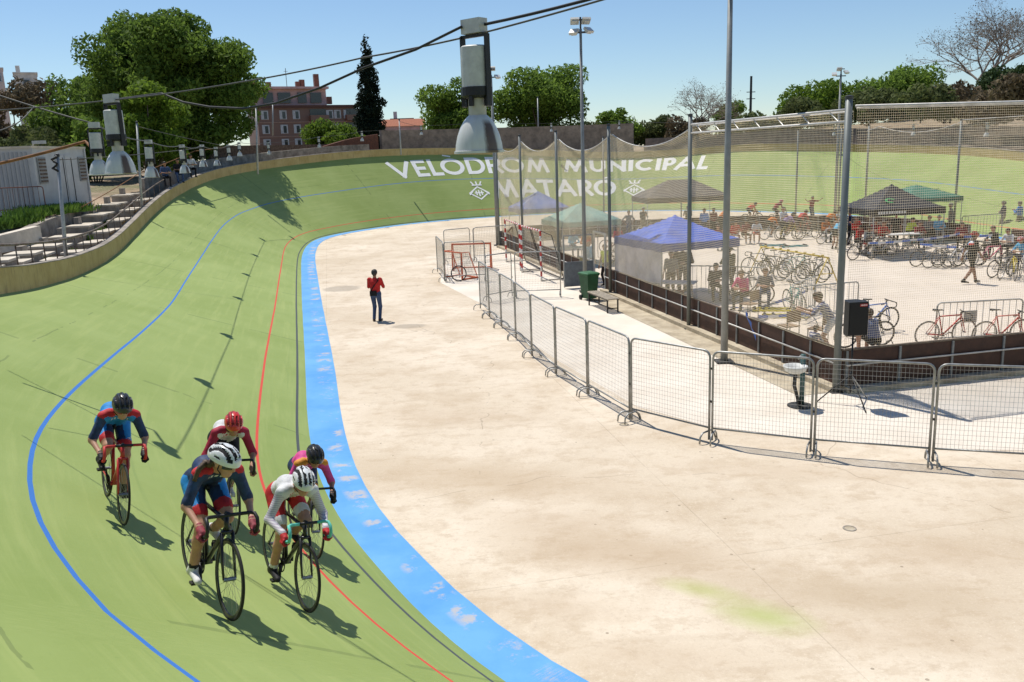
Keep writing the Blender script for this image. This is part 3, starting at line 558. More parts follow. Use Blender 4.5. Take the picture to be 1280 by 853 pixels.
def cypress():
    e = empty('cypress_tree', gx(465, 92, 4.0), 0, 'tall narrow dark cypress standing beside the brick apartment block', 'tree'); r = np.random.default_rng(11); bl = []
    for k in range(34):
        z = 1.0+k*.37; q = 1.75*(1-(k/34.)**1.7)+.28; a = r.random()*6.28
        bl.append((math.cos(a)*q*.35, math.sin(a)*q*.35, z, q*.72*(.75+.5*r.random()), .75))
    b = MB(); b.tube([(0, 0, -.5), (0, 0, 7), (0, 0, 13.2)], [.3, .2, .03], 8); b.build('trunk', m_bark, e, True); crown('crown', e, bl, 16000, .17, LF['cyp'], 11, .3)
cypress()
tree('broadleaf_tree', gx(415, 82, 4.6), 'yellow green bushy shrub growing against the foot of the brick apartment block', 4.2, 3.6, 'lime', 7000, .2, 12, nb=20, sub=1.2, cat='shrub', low=.03)
tree('broadleaf_tree', gx(574, 100, 4.6), 'mid green round tree left of the tree pair behind the hanging lamp', 9.4, 4.9, 'mid', 14000, .22, 13, nb=30, sub=1.6, low=.1)
tree('broadleaf_tree', gx(682, 100, 4.6), 'broad mid green tree behind the left half of the painted words', 11.3, 6.7, 'mid', 24000, .22, 14, nb=42, sub=1.9, low=.1)
tree('broadleaf_tree', gx(778, 110, 4.8), 'low rounded green tree between the broad tree and the bare tree', 5.9, 3.1, 'mid', 6000, .25, 15, nb=18, sub=1.2, low=.05)
for (px, D, h, rx, k, lab) in ((738, 104, 3.2, 2.2, 'olive', 'small olive bush under the right edge of the broad tree'), (820, 112, 4.4, 3.4, 'olive', 'olive green bush at the foot of the distant bare tree'), (860, 108, 3.8, 3.0, 'dry', 'brownish bush in front of the distant bare tree'), (918, 118, 6.0, 3.4, 'mid', 'green bush behind the tall floodlight pole'), (958, 96, 3.2, 3.4, 'olive', 'low olive bush right of the slim dark mast')):
    tree('shrub', gx(px, D, 5.0), lab, h, rx, k, 4500, .24, int(px), nb=14, sub=1.2, cat='shrub', group='shrubs beyond the far wall', low=.02)
bare_tree(gx(872, 108, 5.0), 'thin leafless tree behind the far wall near the middle of the skyline', 8.4, .78, 21)
tree('broadleaf_tree', gx(1030, 88, 6.2), 'rounded fresh green tree left of the pair on the right skyline', 5.0, 4.6, 'lime', 9000, .2, 22, nb=26, sub=1.5, low=.02)
tree('broadleaf_tree', gx(1122, 84, 6.4), 'wide deep green tree right of the small twin floodlight', 6.1, 4.8, 'mid', 15000, .2, 23, nb=32, sub=1.6, low=.02)
tree('shrub', gx(1075, 76, 6.8), 'yellowish green low hedge clump below the two skyline trees', 2.8, 3.2, 'olive', 6000, .2, 24, nb=18, sub=1.1, cat='shrub', low=.02)
bare_tree(gx(1232, 84, 6.2), 'large spreading bare tree with pale brown branches on the right skyline', 11.3, .66, 33, lean=.05, depth=7)
tree('pine_tree', gx(1262, 74, 6.6), 'dark bushy evergreen tree at the right edge of the skyline', 5.0, 4.2, 'pine', 16000, .17, 26, nb=34, sub=1.3, low=.02)
for (px, D, h, rx, k, lab) in ((1185, 72, 3.0, 2.6, 'dry', 'brown twiggy bush below the large bare tree'), (1148, 66, 2.0, 3.0, 'olive', 'low olive scrub on the slope above the right banking'), (1240, 60, 2.2, 3.0, 'dry', 'dry scrub on the slope under the dark evergreen'), (1000, 80, 2.4, 3.4, 'olive', 'low green scrub left of the fresh green skyline tree'), (1285, 55, 3.0, 2.6, 'dry', 'dry brown scrub at the right edge of the slope')):
    tree('shrub', gx(px, D, 6.6 if D > 62 else 6.2), lab, h, rx, k, 4500, .17, int(px), nb=14, sub=1.0, cat='shrub', group='scrub on the slope at right', low=.02)

# ------------------------------------------------------------------ walls beyond the far rim
m_brick = mat('old_brick_wall', (.20, .085, .05), .95, col2=(.11, .055, .04), vscale=7, bump=.6, bscale=25)
m_stone = mat('grey_stone_wall', (.34, .275, .22), .95, col2=(.19, .155, .125), vscale=1.8, bump=.7, bscale=14)
def zup(px, y, D): return dep(px, y, D)[2]
strip_wall('stone_wall', 67.6, 84.5, 3.2, 3.6, lambda i: 4.5, lambda i: 7.55, m_stone, 1, 'long grey brown stone wall standing behind the far rim', 'wall')
strip_wall('brick_wall', 63.6, 67.4, 3.3, 3.6, lambda i: 4.2, lambda i: np.interp(i, [63.6, 65.5, 67.4], [6.3, 6.9, 7.25]), m_brick, .7, 'short reddish brick wall left of the long stone wall', 'wall')
strip_wall('low_wall', 44, 66, 1.6, 1.9, lambda i: terr_z(i, 1.7)-.4, lambda i: rim(i)[2]+1.05, m_con, 1, 'grey concrete block wall running behind the ochre parapet at upper left', 'wall')
strip_wall('low_wall', 56, 67.4, 4.2, 4.6, lambda i: 4.2, lambda i: 6.5, mat('brown_brick', (.22, .15, .10), .95, col2=(.10, .065, .045), vscale=6, bump=.5), 1, 'low brown brick wall below the yellow green shrub', 'wall')
for k, (of, zz) in enumerate(((2.4, .55), (4.6, 1.15), (7.0, 1.75))):
    strip_wall('terrace_wall', 85, 150, of, of+.5, lambda i: terr_z(i, of)-.6, lambda i: rim(i)[2]+zz, m_stone, 1.5, ['lowest brown stone terrace wall on the slope above the right banking', 'middle brown stone terrace wall on the slope above the right banking', 'topmost brown stone terrace wall on the slope above the right banking'][k], 'wall', None)['group'] = 'terrace walls above the right banking'

# ------------------------------------------------------------------ buildings
m_glass = mat('window_glass', (.03, .035, .04), .15, spec=.6, var=.3)
m_shut = mat('pale_shutter', (.42, .44, .46), .7, var=.2, vscale=4)
m_rb = NT('apartment_brick'); _c = m_rb.coord('Object'); _br = m_rb.new('ShaderNodeTexBrick'); m_rb.L.new(_c, _br.inputs[0]); _br.inputs['Scale'].default_value = 2.2
_br.inputs['Color1'].default_value = (.23, .075, .042, 1); _br.inputs['Color2'].default_value = (.18, .06, .036, 1); _br.inputs['Mortar'].default_value = (.17, .10, .075, 1)
m_rb.base(m_rb.mix(m_rb.ramp(m_rb.noise(_c, .4, 5), .4, .7, 0, .5), _br.outputs[0], (.13, .055, .04))); m_rb = m_rb.m
m_pink = mat('pink_render', (.58, .38, .36), .9, var=.2, vscale=.6)
m_wh = mat('white_render', (.62, .59, .55), .9, var=.2, vscale=.8)
m_tile = mat('terracotta_roof', (.36, .13, .07), .9, var=.35, vscale=9, bump=.5, bscale=8)
def facing(px, D): d = ray(px, 190); return math.atan2(d[1], d[0])-PI/2
def apartment():
    D = 138.; L = gx(326, D, 0); Rr = gx(449, D+7, 0); zt = zup(385, 134, D); cx, cy = (L[0]+Rr[0])/2, (L[1]+Rr[1])/2; wid = math.hypot(Rr[0]-L[0], Rr[1]-L[1]); rz = math.atan2(Rr[1]-L[1], Rr[0]-L[0])
    e = empty('apartment_building', (cx, cy, 2.5), rz, 'five storey red brick apartment block with a pink penthouse', 'building'); H = zt-2.5
    MB().box((0, 4.5, H/2), (wid, 9, H)).build('wall', m_rb, e)
    b = MB().box((0, 4.4, H+.2), (wid+.5, 9.6, .4)); b.build('cornice', mat('dark_cornice', (.10, .05, .04), .9, var=.2), e)
    n = 5; fh = H/n
    b = MB()
    for k in range(1, n): b.box((0, -.04, k*fh), (wid+.06, .12, .16))
    b.build('floor_band', mat('faded_band', (.30, .20, .16), .9, var=.2), e)
    xs = [-.43, -.25, -.12, .0, .22, .30, .40]
    for k in range(n):
        for q, fx in enumerate(xs):
            if q in (3,): continue
            f = MB().box((fx*wid, -.03, k*fh+fh*.52), (1.15, .12, fh*.62)).build('window', m_shut, e)
            MB().box((fx*wid+.12, -.045, k*fh+fh*.5), (.5, .13, fh*.5)).build('pane', m_glass, f)
    for k in range(n):
        for fx in (.1, .47):
            MB().box((fx*wid, -.6, k*fh+.55), (3.0, 1.3, .9)).build('balcony', m_pink if k % 2 else m_rb, e)
            MB().box((fx*wid, -.02, k*fh+fh*.62), (2.6, .14, fh*.55)).build('balcony_recess', m_glass, e)
    ph = zup(385, 108, D)-zt
    p = MB().box((-wid*.12, 5, H+.4+ph*.42), (wid*.70, 6, ph*.85)).build('penthouse', m_pink, e)
    MB().box((-wid*.12, 4.6, H+.4+ph*.88), (wid*.74, 7, .35)).build('penthouse_roof', m_pink, p)
    for fx, ww in ((-.36, 1.6), (-.2, 2.0), (-.02, 1.4), (.12, 1.8)): MB().box((fx*wid, 1.9, H+.4+ph*.4), (ww, .4, ph*.5)).build('penthouse_window', m_glass, p)
    for fx, hh in ((-.47, 1.0), (-.32, .9), (-.02, 1.0), (.02, 1.3), (.17, 2.2), (.29, 1.0)): MB().box((fx*wid, 4, H+.4+ph*.9+hh/2-(0 if fx < .2 else ph*.75)), (.8, .8, hh+.2)).build('chimney', m_rb, e)
    b = MB(); b.tube([(-.12*wid, 5, H+ph), (-.12*wid, 5, H+ph+3.4)], .05, 5); b.tube([(-.14*wid, 5, H+ph+2.9), (-.10*wid, 5, H+ph+2.9)], .03, 4); b.build('aerial', m_dsteel, e)
apartment()
def house(px, y0, y1, w, D, label, m, roof='flat', wins=2, zb=2.5, chim=1):
    zt = zup(px, y0, D); p = gx(px, D, zb); rz = facing(px, D); e = empty('house', p, rz, label, 'house'); H = zt-zb
    MB().box((0, 3, H/2), (w, 6, H)).build('wall', m, e)
    zl = zup(px, y1, D)-zb
    if roof == 'tile':
        b = MB(); q = w/2+.3; b.add([(-q, -.4, H), (q, -.4, H), (q, 6.4, H), (-q, 6.4, H), (-q, 3, H+1.3), (q, 3, H+1.3)], [(0, 1, 5, 4), (2, 3, 4, 5), (1, 2, 5), (3, 0, 4), (3, 2, 1, 0)]); rf = b.build('roof', m_tile, e)
    else: rf = MB().box((0, 3, H+.12), (w+.3, 6.3, .24)).build('roof', m, e)
    for k in range(chim): MB().box((-w*.3+k*w*.5, 3.4, H+.9), (.7, .7, 1.5)).build('chimney', m_tile if roof == 'tile' else m_wh, rf)
    for k in range(wins):
        x = (k+.5)/wins*w-w/2; f = MB().box((x, -.02, H-1.6), (1.3, .1, 1.5)).build('window', m_shut, e); MB().box((x, -.04, H-1.6), (.9, .1, 1.1)).build('pane', m_glass, f)
house(-4, 88, 105, 6.0, 160, 'pale pinkish house high up at the left edge of the skyline', mat('pale_pink_render', (.60, .50, .46), .9, var=.15), 'flat', 3)
house(46, 94, 110, 3.6, 155, 'cream house with a tall chimney left of the big tree', m_wh, 'flat', 1)
house(505, 158, 166, 7.5, 150, 'low house with a pale terracotta roof right of the cypress', m_pink, 'tile', 2, chim=0)
house(505, 150, 160, 4.2, 165, 'small dark red rooftop block behind the terracotta roof right of the cypress', m_rb, 'flat', 1)
house(1186, 116, 125, 7.5, 170, 'distant red brick house glimpsed under the large bare tree', m_rb, 'flat', 4, chim=2)
def mast():
    e = empty('utility_mast', gx(937, 120, 4), 0, 'slim dark mast with short cross arms on the skyline', 'mast'); zt = zup(937, 97, 120)-4; b = MB(); b.tube([(0, 0, 0), (0, 0, zt)], [.2, .16], 8); b.build('pole', m_dsteel, e)
    for z in (zt-2.1, zt-3.0): MB().box((0, 0, z), (1.2, .1, .1)).build('crossarm', m_dsteel, e)
mast()

# ------------------------------------------------------------------ lamp string over the track
m_lampw = NT('lamp_enamel'); _c = m_lampw.coord('Object'); _sx = m_lampw.new('ShaderNodeSeparateXYZ'); m_lampw.L.new(_c, _sx.inputs[0])
_ang = m_lampw.math('ARCTAN2', _sx.outputs[1], _sx.outputs[0]); _nz = m_lampw.noise(m_lampw.coord('Object', scale=(1, 1, .25)), 22, 5)
_st = m_lampw.ramp(m_lampw.math('ADD', m_lampw.math('ABSOLUTE', m_lampw.math('ADD', _ang, .22)), m_lampw.math('MULTIPLY', m_lampw.math('SUBTRACT', _nz, .5), .35)), .2, .36, .92, 0)
_st = m_lampw.math('MULTIPLY', _st, m_lampw.ramp(_sx.outputs[2], -.70, -.74))
m_lampw.base(m_lampw.mix(_st, m_lampw.mix(m_lampw.ramp(_nz, .4, .75, 0, .5), (.60, .60, .56), (.46, .45, .40)), (.075, .035, .015))); m_lampw.p.inputs['Roughness'].default_value = .35; m_lampw = m_lampw.m
m_lampg = mat('lamp_grey_metal', (.50, .50, .47), .5, .1, var=.15, vscale=12); m_neck = mat('lamp_cream_neck', (.46, .44, .37), .6, var=.15, vscale=12)
m_rubb = mat('black_cable', (.012, .012, .012), .6, var=.2); m_wire = mat('steel_wire', (.09, .09, .085), .6, .4, var=.2)
def make_lamp(loc, rz, label):
    e = empty('hanging_lamp', loc, rz, label, 'lamp', 'hanging lamps strung over the track')
    MB().box((.0, 0, -.05), (.18, .09, .10)).build('junction_box', m_lampg, e)
    b = MB(); b.box((0, 0, -.115), (.25, .03, .022)); b.box((-.12, 0, -.36), (.012, .05, .5)); b.box((.12, 0, -.36), (.012, .05, .5)); b.build('bracket', m_dark, e)
    b = MB(); b.lathe([(0, -.185), (.095, -.186), (.106, -.195), (.108, -.25), (.108, -.478), (.09, -.49), (0, -.49)], 28); b.build('ballast_housing', m_lampg, e, True, 40)
    b = MB(); b.lathe([(.10, -.47), (.116, -.475), (.116, -.535), (.10, -.55), (.072, -.553)], 20)
    for a in range(5): b.box((.098*math.cos(a*1.256), .098*math.sin(a*1.256), -.575), (.03, .03, .07), a*1.256)
    b.build('collar', m_dark, e)
    b = MB(); b.lathe([(.06, -.54), (.066, -.56), (.066, -.68)], 20); b.build('neck', m_neck, e, True)
    b = MB(); b.lathe([(.066, -.672), (.082, -.685), (.108, -.715), (.135, -.76), (.158, -.82), (.172, -.88), (.177, -.925), (.187, -.928), (.187, -.945), (.177, -.945), (.168, -.90), (.15, -.83), (.12, -.76), (.05, -.70)], 36); b.build('reflector', m_lampw, e, True, 50)
    return e
LAMPS = [(592, 24, 6.2, 'nearest and largest hanging lamp, grey with a rust stain, against the far trees'), (138, 118, 9.0, 'second largest hanging lamp, in front of the big dark tree'), (117, 153, 12.5, 'hanging lamp half hidden behind the second largest lamp, by the container'),
 (185, 175, 17.6, 'hanging lamp below the lime green tree'), (227, 181, 23.2, 'hanging lamp over the shaded rim, right of the lamp by the lime tree'), (252, 181, 30, 'fifth hanging lamp counted from the container, over the ochre parapet'), (269.5, 184, 36, 'sixth hanging lamp counted from the container, in the shade of the big tree'), (285, 181, 42, 'seventh hanging lamp counted from the container, near the slim rim pole'), (298.5, 178, 48, 'small hanging lamp just left of the slim rim pole by the big tree'),
 (335, 178, 54, 'small hanging lamp just right of the slim rim pole by the big tree'), (398, 171, 61, 'small hanging lamp in front of the brown brick wall'), (452, 164, 66, 'small hanging lamp in front of the cypress and reddish wall'), (526, 157, 71, 'small hanging lamp in front of the long stone wall'), (607, 152, 75, 'small hanging lamp behind the net at the left end of the net'),
 (689, 154, 78, 'small hanging lamp above the letter M of the upper painted line'), (774, 151, 80, 'small hanging lamp beside the third tall net post'), (865, 153, 77, 'small hanging lamp above the last painted letter of the upper line'), (1043, 157, 68, 'small white hanging lamp left of the tall corner post'), (1142, 155, 57, 'small white hanging lamp right of the tall corner post'), (1234, 153, 47, 'white hanging lamp over the right banking below the dark evergreen')]
LP = []
lamp0 = None
for k, (px, py, D, lab) in enumerate(LAMPS):
    p = dep(px, py, D); LP.append(p); rz = [-.72, -.5][k] if k < 2 else random.uniform(-.5, .5)
    if lamp0 is None: lamp0 = make_lamp(p, rz, lab)
    else: c = copy_tree(lamp0); c.location = tuple(p); c.scale = (.87,)*3 if k == 1 else (.8,)*3; c.rotation_euler = (random.uniform(-.03, .03), random.uniform(-.03, .03), rz); c['label'] = lab
def sagged(P, sag, n=10):
    o = []
    for k in range(len(P)-1):
        a = np.array(P[k]); b = np.array(P[k+1]); L = np.linalg.norm(b-a)
        for q in range(n): t = q/n; p = a+(b-a)*t; p = p.copy(); p[2] -= sag*L*4*t*(1-t); o.append(p)
    o.append(np.array(P[-1])); return o
def cable(name, P, r, m, label, sag=.0, cat='cable', n=8):
    b = MB(); b.tube(sagged(P, sag), r, n); return tag(b.build(name, m, None, True), label, cat)
dz = np.array([0, 0, -.1])
cable('lamp_cable', [dep(-70, 95, 13), LP[2]+dz*.2]+[p+dz*.2 for p in LP[3:17]]+[dep(955, 155, 73)]+[p+dz*.2 for p in LP[17:]]+[dep(1330, 150, 40)], .011, m_wire, 'long thin steel cable carrying the row of small lamps round the track', .012)
cable('lamp_cable', [dep(1010, -80, 4.2), LP[0]+dz*1.1, dep(455, 72, 7.0), dep(300, 103, 8.0), LP[1]+dz*.6, dep(-60, 141, 10.2)], .007, m_wire, 'thin taut cable crossing the sky above the two largest lamps', .006)
cable('power_cable', [dep(1012, -86, 4.22), LP[0]+np.array([.06, -.02, -.045])], .0108, m_rubb, 'thick black power cable rising to the upper right from the largest lamp', .012)
cable('power_cable', [LP[0]+np.array([-.09, 0, -.05]), dep(520, 62, 6.6), dep(455, 85, 7.0), dep(400, 110, 7.3), dep(345, 129, 7.7), dep(305, 136, 8.0), dep(262, 134, 8.3), dep(229, 128, 8.5), dep(202, 117, 8.7), LP[1]+np.array([.09, 0, -.05])], .0105, m_rubb, 'thick black power cable drooping between the two largest lamps', .0)
cable('stay_cable', [dep(-30, 211, 12.5), dep(107, 177, 13.3), LP[2]+np.array([0, 0, -.45])], .022, m_rust, 'rusty orange stay cable reaching the lamp beside the container from the left', .01)
cable('stay_cable', [dep(300, 180, 60), dep(243, 189, 50.5), dep(172, 218, 43), dep(102, 259, 35)], .02, m_rust, 'rusty orange stay cable slanting down to the path beside the steps', .004)
cable('power_cable', [dep(-20, 168, 11), dep(20, 155, 11.5), dep(42, 134, 12)], .008, m_wire, 'short grey cable loop hanging at the left edge below the sky cables', .03)
# slim poles along the rim
POLES = [(84, 338, 72, 196, 26.2, 'leaning grey steel pole by the steps beside the container'), (177, 255, 171, 154, 41, 'slim steel pole at the head of the steps under the lime tree'), (322, 209, 320, 134, 56, 'slim steel pole on the rim just right of the big dark tree'), (501, 189, 499, 150, 71, 'slim steel pole on the rim in front of the long stone wall'), (673, 172, 672, 122, 84, 'slim steel pole in front of the broad tree'), (752, 185, 751, 163, 82, 'slim steel pole on the far rim behind the third net post'), (341, 165, 341, 128, 72, 'slim steel pole in front of the brick apartment block')]
for (bx, by, tx, ty, D, lab) in POLES:
    a = dep(bx, by, D); t = dep(tx, ty, D); e = empty('rim_pole', a, 0, lab, 'pole', 'slim poles along the rim'); v = Vector(t-a); rr = .055 if D < 50 else .06
    b = MB(); b.tube([-v*.12, v*.5, v], [rr*1.15, rr, rr*.85], 10); b.build('shaft', m_steel, e, True); b = MB(); b.lathe([(0, .0), (rr*1.1, .0), (rr*1.1, .08), (0, .1)], 10, c=tuple(v)); b.build('cap', m_dsteel, e)
p1t = dep(72, 200, 26.2); cable('stay_cable', [p1t, LP[5]+dz], .012, m_wire, 'thin stay cable from the leaning pole to the lamp string', .01)
p2t = dep(171, 158, 41); cable('stay_cable', [p2t, LP[7]+dz], .012, m_wire, 'thin stay cable from the pole under the lime tree to the lamp string', .01)
p5t = dep(499, 152, 71); cable('stay_cable', [p5t, LP[12]+dz], .014, m_wire, 'thin stay cable from the stone wall pole to the lamp string', .01)
tag(MB().tube([dep(68, 200, 26.1)+np.array([math.sin(q*1.9)*.12, math.cos(q*2.3)*.10, .14-.065*q]) for q in range(9)], .035, 7).build('cable_coil', m_rubb, None, True), 'tangled black cable bunch tied to the top of the leaning pole', 'cable')

# ------------------------------------------------------------------ left side: railing, stepped seats, walls, container
def railing():
    i0, i1 = 12, 43; e = empty('rim_railing', rim(22), 0, 'rusty grey handrail on posts behind the parapet beside the steps', 'railing')
    f = lambda i, z: out(i, .33, rim(i)[2]+z)-np.array(e.location)
    b = MB(); b.tube([f(i0+k*.5, 1.08) for k in range((i1-i0)*2+1)], .032, 8); b.build('handrail', m_rail, e, True)
    for k in range(int((i1-i0)/1.3)+1): b = MB(); b.tube([f(i0+k*1.3, .40), f(i0+k*1.3, 1.06)], .019, 6); b.build('post', m_rail, e, True)
m_rail = mat('weathered_rail_paint', (.20, .18, .155), .7, .3, col2=(.10, .055, .03), vscale=7)
railing()
def seat_blocks():
    rows = [(.7, .6, .62, .20), (1.55, .85, 1.05, .42)]
    k = 0
    for r_, (of, dd, ht, up) in enumerate(rows):
        for q in range(17):
            i = 18.0+q*1.5+r_*.5; p = out(i, of+dd/2, 0); zb = terr_z(i, of+dd/2)-.3; n = tl(TNR, i); rz = math.atan2(n[1], n[0])
            zt = rim(i)[2]+up+.16*(q % 2)
            e = empty('seat_block', (p[0], p[1], zb), rz, 'block %s of the %s row of concrete seat steps, counted from the near end' % (['one', 'two', 'three', 'four', 'five', 'six', 'seven', 'eight', 'nine', 'ten', 'eleven', 'twelve', 'thirteen', 'fourteen', 'fifteen', 'sixteen', 'seventeen'][q], ['lower', 'upper'][r_]), 'seat block', 'concrete seat steps at left')
            MB().box((0, 0, (zt-zb)/2), (dd, 1.02, zt-zb)).build('base', m_con, e)
            MB().box((-.02, 0, zt-zb+.035), (dd+.06, 1.08, .07)).build('slab', m_con2, e)  # top paler than its base: sunlight on the steps put into the colour
            if r_ == 1 and q % 2 == 0: MB().box((dd/2-.1, .25, zt-zb+.22), (.18, .6, .3)).build('upstand', m_con, e)
seat_blocks()
def poly_wall(name, P, z0, tops, th, m, label):
    b = MB(); n = len(P); V = []
    for k in range(n):
        a = np.array(P[max(k-1, 0)]); c = np.array(P[min(k+1, n-1)]); d = (c-a)/np.linalg.norm(c-a); nn = np.array([-d[1], d[0]])*th/2; p = np.array(P[k])
        for s_, z in ((1, z0[k]), (1, tops[k]), (-1, tops[k]), (-1, z0[k])): V.append((*(p+nn*s_), z))
    F = [(k*4+j, k*4+(j+1) % 4, k*4+4+(j+1) % 4, k*4+4+j) for k in range(n-1) for j in range(4)]+[(3, 2, 1, 0), (n*4-4, n*4-3, n*4-2, n*4-1)]
    b.add(V, F); return tag(b.build(name, m), label, 'wall')
a0 = dep(-70, 335, 27.5); a1 = dep(8, 322, 30); a2 = dep(57, 299, 34); a3 = dep(107, 264, 41)
poly_wall('retaining_wall', [a0[:2], a1[:2], a2[:2], a3[:2]], [1.5, 1.6, 1.9, 2.3], [2.75, 2.9, 3.25, 3.45], .35, m_con, 'grey stained concrete retaining wall between the dirt path and the grass')
b0 = dep(-40, 300, 27.5); b1 = dep(45, 281, 31)
poly_wall('retaining_wall', [b0[:2], b1[:2]], [2.5, 2.5], [3.0, 3.22], .3, m_con2, 'short pale upper wall edging the grass in front of the container')
poly_wall('low_wall', [dep(-30, 362, 24.5)[:2], dep(18, 338, 26)[:2], dep(60, 336, 27)[:2]], [1.2, 1.3, 1.4], [2.0, 2.15, 2.15], .25, m_con2, 'low pale concrete wall at the foot of the steps by the left edge')
def grass_patch(pts, n, label, h=.22, seed=1):
    r = np.random.default_rng(seed); A = np.array(pts); c = []
    for _ in range(n):
        w = r.dirichlet([1]*len(A)); c.append(w @ A)
    c = np.array(c); a = r.random(n)*6.28; w = .03+.03*r.random(n); hh = h*(.5+r.random(n)); le = r.normal(size=(n, 2))*.09
    V = np.stack([c-np.stack([np.cos(a)*w, np.sin(a)*w, 0*a], 1), c+np.stack([np.cos(a)*w, np.sin(a)*w, 0*a], 1), c+np.stack([le[:, 0]+np.cos(a)*.008, le[:, 1]+np.sin(a)*.008, hh], 1), c+np.stack([le[:, 0]-np.cos(a)*.008, le[:, 1]-np.sin(a)*.008, hh], 1)], 1).reshape(-1, 3)
    o = npmesh('grass', V, np.arange(4*n).reshape(-1, 4), mat('fresh_grass', (.13, .23, .03), .8, col2=(.07, .13, .02), vscale=3, trans=.3), smooth=False); tag(o, label, 'grass', None, 'stuff')
gz3 = lambda px, D, z: np.array(gx(px, D, z))
grass_patch([gz3(-60, 29, 3.05), gz3(0, 34, 3.15), gz3(44, 36.4, 3.25), gz3(44, 33.0, 3.15), gz3(-40, 30, 3.05)], 7000, 'patch of bright green grass in front of the white container', .24, 2)
for q, (i, of) in enumerate(((24, 1.55), (27, 1.5), (31, 1.6), (35, 1.55), (22, 2.9), (30, 2.95), (36, 2.9), (33, 1.5), (20, 2.8), (38.5, 2.9))):
    c = out(i, of, terr_z(i, of)-.05); grass_patch([c+np.array([.35*math.cos(k*1.26), .6*math.sin(k*1.26), 0]) for k in range(5)], 330, 'green weeds growing between the seat steps and the dirt path', .3, 10+q)
grass_patch([gz3(-35, 29.5, 3.4), gz3(-10, 36, 3.45), gz3(118, 40.6, 3.35), gz3(118, 38.8, 3.3), gz3(48, 35, 3.4)], 2500, 'strip of green grass along the foot of the white container', .26, 31)
def container():
    A = dep(50, 262, 36.5); B = dep(113, 250, 41.0); z = 3.35; d = np.array([B[0]-A[0], B[1]-A[1]]); Ld = np.linalg.norm(d); rz = math.atan2(d[1], d[0]); H = 2.75
    e = empty('container_cabin', (A[0], A[1], z), rz, 'white metal container cabin with louvred vents and double doors', 'container')
    mw = mat('white_container_paint', (.50, .50, .49), .6, .1, var=.12, vscale=1.2, bump=.1); mg = mat('grey_container_side', (.36, .365, .37), .6, var=.1, vscale=.8)
    Lw = 7.0
    MB().box((Ld/2, Lw/2, H/2), (Ld, Lw, H)).build('body', mw, e)
    b = MB()
    for k in range(36): b.box((-.015, .25+k*(Lw-.5)/35., H/2), (.03, .085, H-.3))
    b.build('corrugation', mg, e)
    MB().box((Ld/2, Lw/2, H+.04), (Ld+.14, Lw+.14, .09)).build('roof_edge', m_con2, e)
    for x in (.03, Ld-.03): MB().box((x, -.02, H/2), (.12, .08, H)).build('corner_post', mw, e)
    for x, w in ((.62, .55), (Ld-.45, .5)):
        f = MB().box((x, -.025, H*.66), (w+.12, .06, 1.1)).build('vent', mat('vent_frame', (.30, .30, .29), .6, var=.2), e); b = MB()
        for k in range(7): b.box((x, -.06, H*.66-.45+k*.15), (w, .05, .075))
        b.build('louvre', mat('louvre_rust', (.20, .16, .13), .8, .2, col2=(.10, .055, .03), vscale=9), f)
    for x in (Ld*.55-.32, Ld*.55+.42): dd = MB().box((x, -.022, H*.46), (.68, .05, H*.86)).build('door', mw, e); b = MB(); b.tube([(x+.2, -.06, .4), (x+.2, -.06, H*.85)], .018, 6); b.build('lock_bar', m_dsteel, dd)
    l = MB(); l.box((.05, -.35, H+.22), (.2, .5, .13)); l.tube([(.05, 0, H), (.05, -.15, H+.2)], .03, 6); l.build('area_light', m_lampg, e)
container()
def bar_barrier(e, w, h, m, n=14, feet=True):
    b = MB(); r = .09; P = [(-w/2, 0, .12), (-w/2, 0, h-r), (-w/2+.03, 0, h-.03), (-w/2+r, 0, h), (w/2-r, 0, h), (w/2-.03, 0, h-.03), (w/2, 0, h-r), (w/2, 0, .12)]; b.tube(P, .021, 7); b.tube([(-w/2, 0, .2), (w/2, 0, .2)], .018, 6); b.build('frame', m, e, True)
    b = MB()
    for k in range(1, n): b.tube([(-w/2+w*k/n, 0, .2), (-w/2+w*k/n, 0, h-.01)], .009, 5)
    b.build('bars', m, e, True)
    if feet:
        for x in (-w*.3, w*.3): f = MB(); f.tube([(x, -.3, .01), (x, 0, .24), (x, .3, .01)], .017, 6); f.build('foot', m, e, True)
p = gx(8, 35.2, 3.42); e = empty('crowd_barrier', p, .25, 'rusty red crowd barrier standing on the grass before the container', 'barrier'); bar_barrier(e, 2.3, 1.1, mat('red_rust_paint', (.24, .09, .05), .8, .1, col2=(.15, .07, .045), vscale=5), 12)
pth = MB(); _i = np.arange(15, 44.1, .5); _v = []
for i in _i:
    for of in (2.75, 3.4, 4.2, 4.9): p = out(i, of, terr_z(i, of)+.03); _v.append(tuple(p))
pth.add(_v, [(k*4+j, k*4+j+1, k*4+j+5, k*4+j+4) for k in range(len(_i)-1) for j in range(3)])
tag(pth.build('dirt_path', mat('tan_path', (.44, .33, .22), .95, col2=(.30, .215, .14), vscale=1.6, bump=.4, bscale=12), None, True), kind='structure')
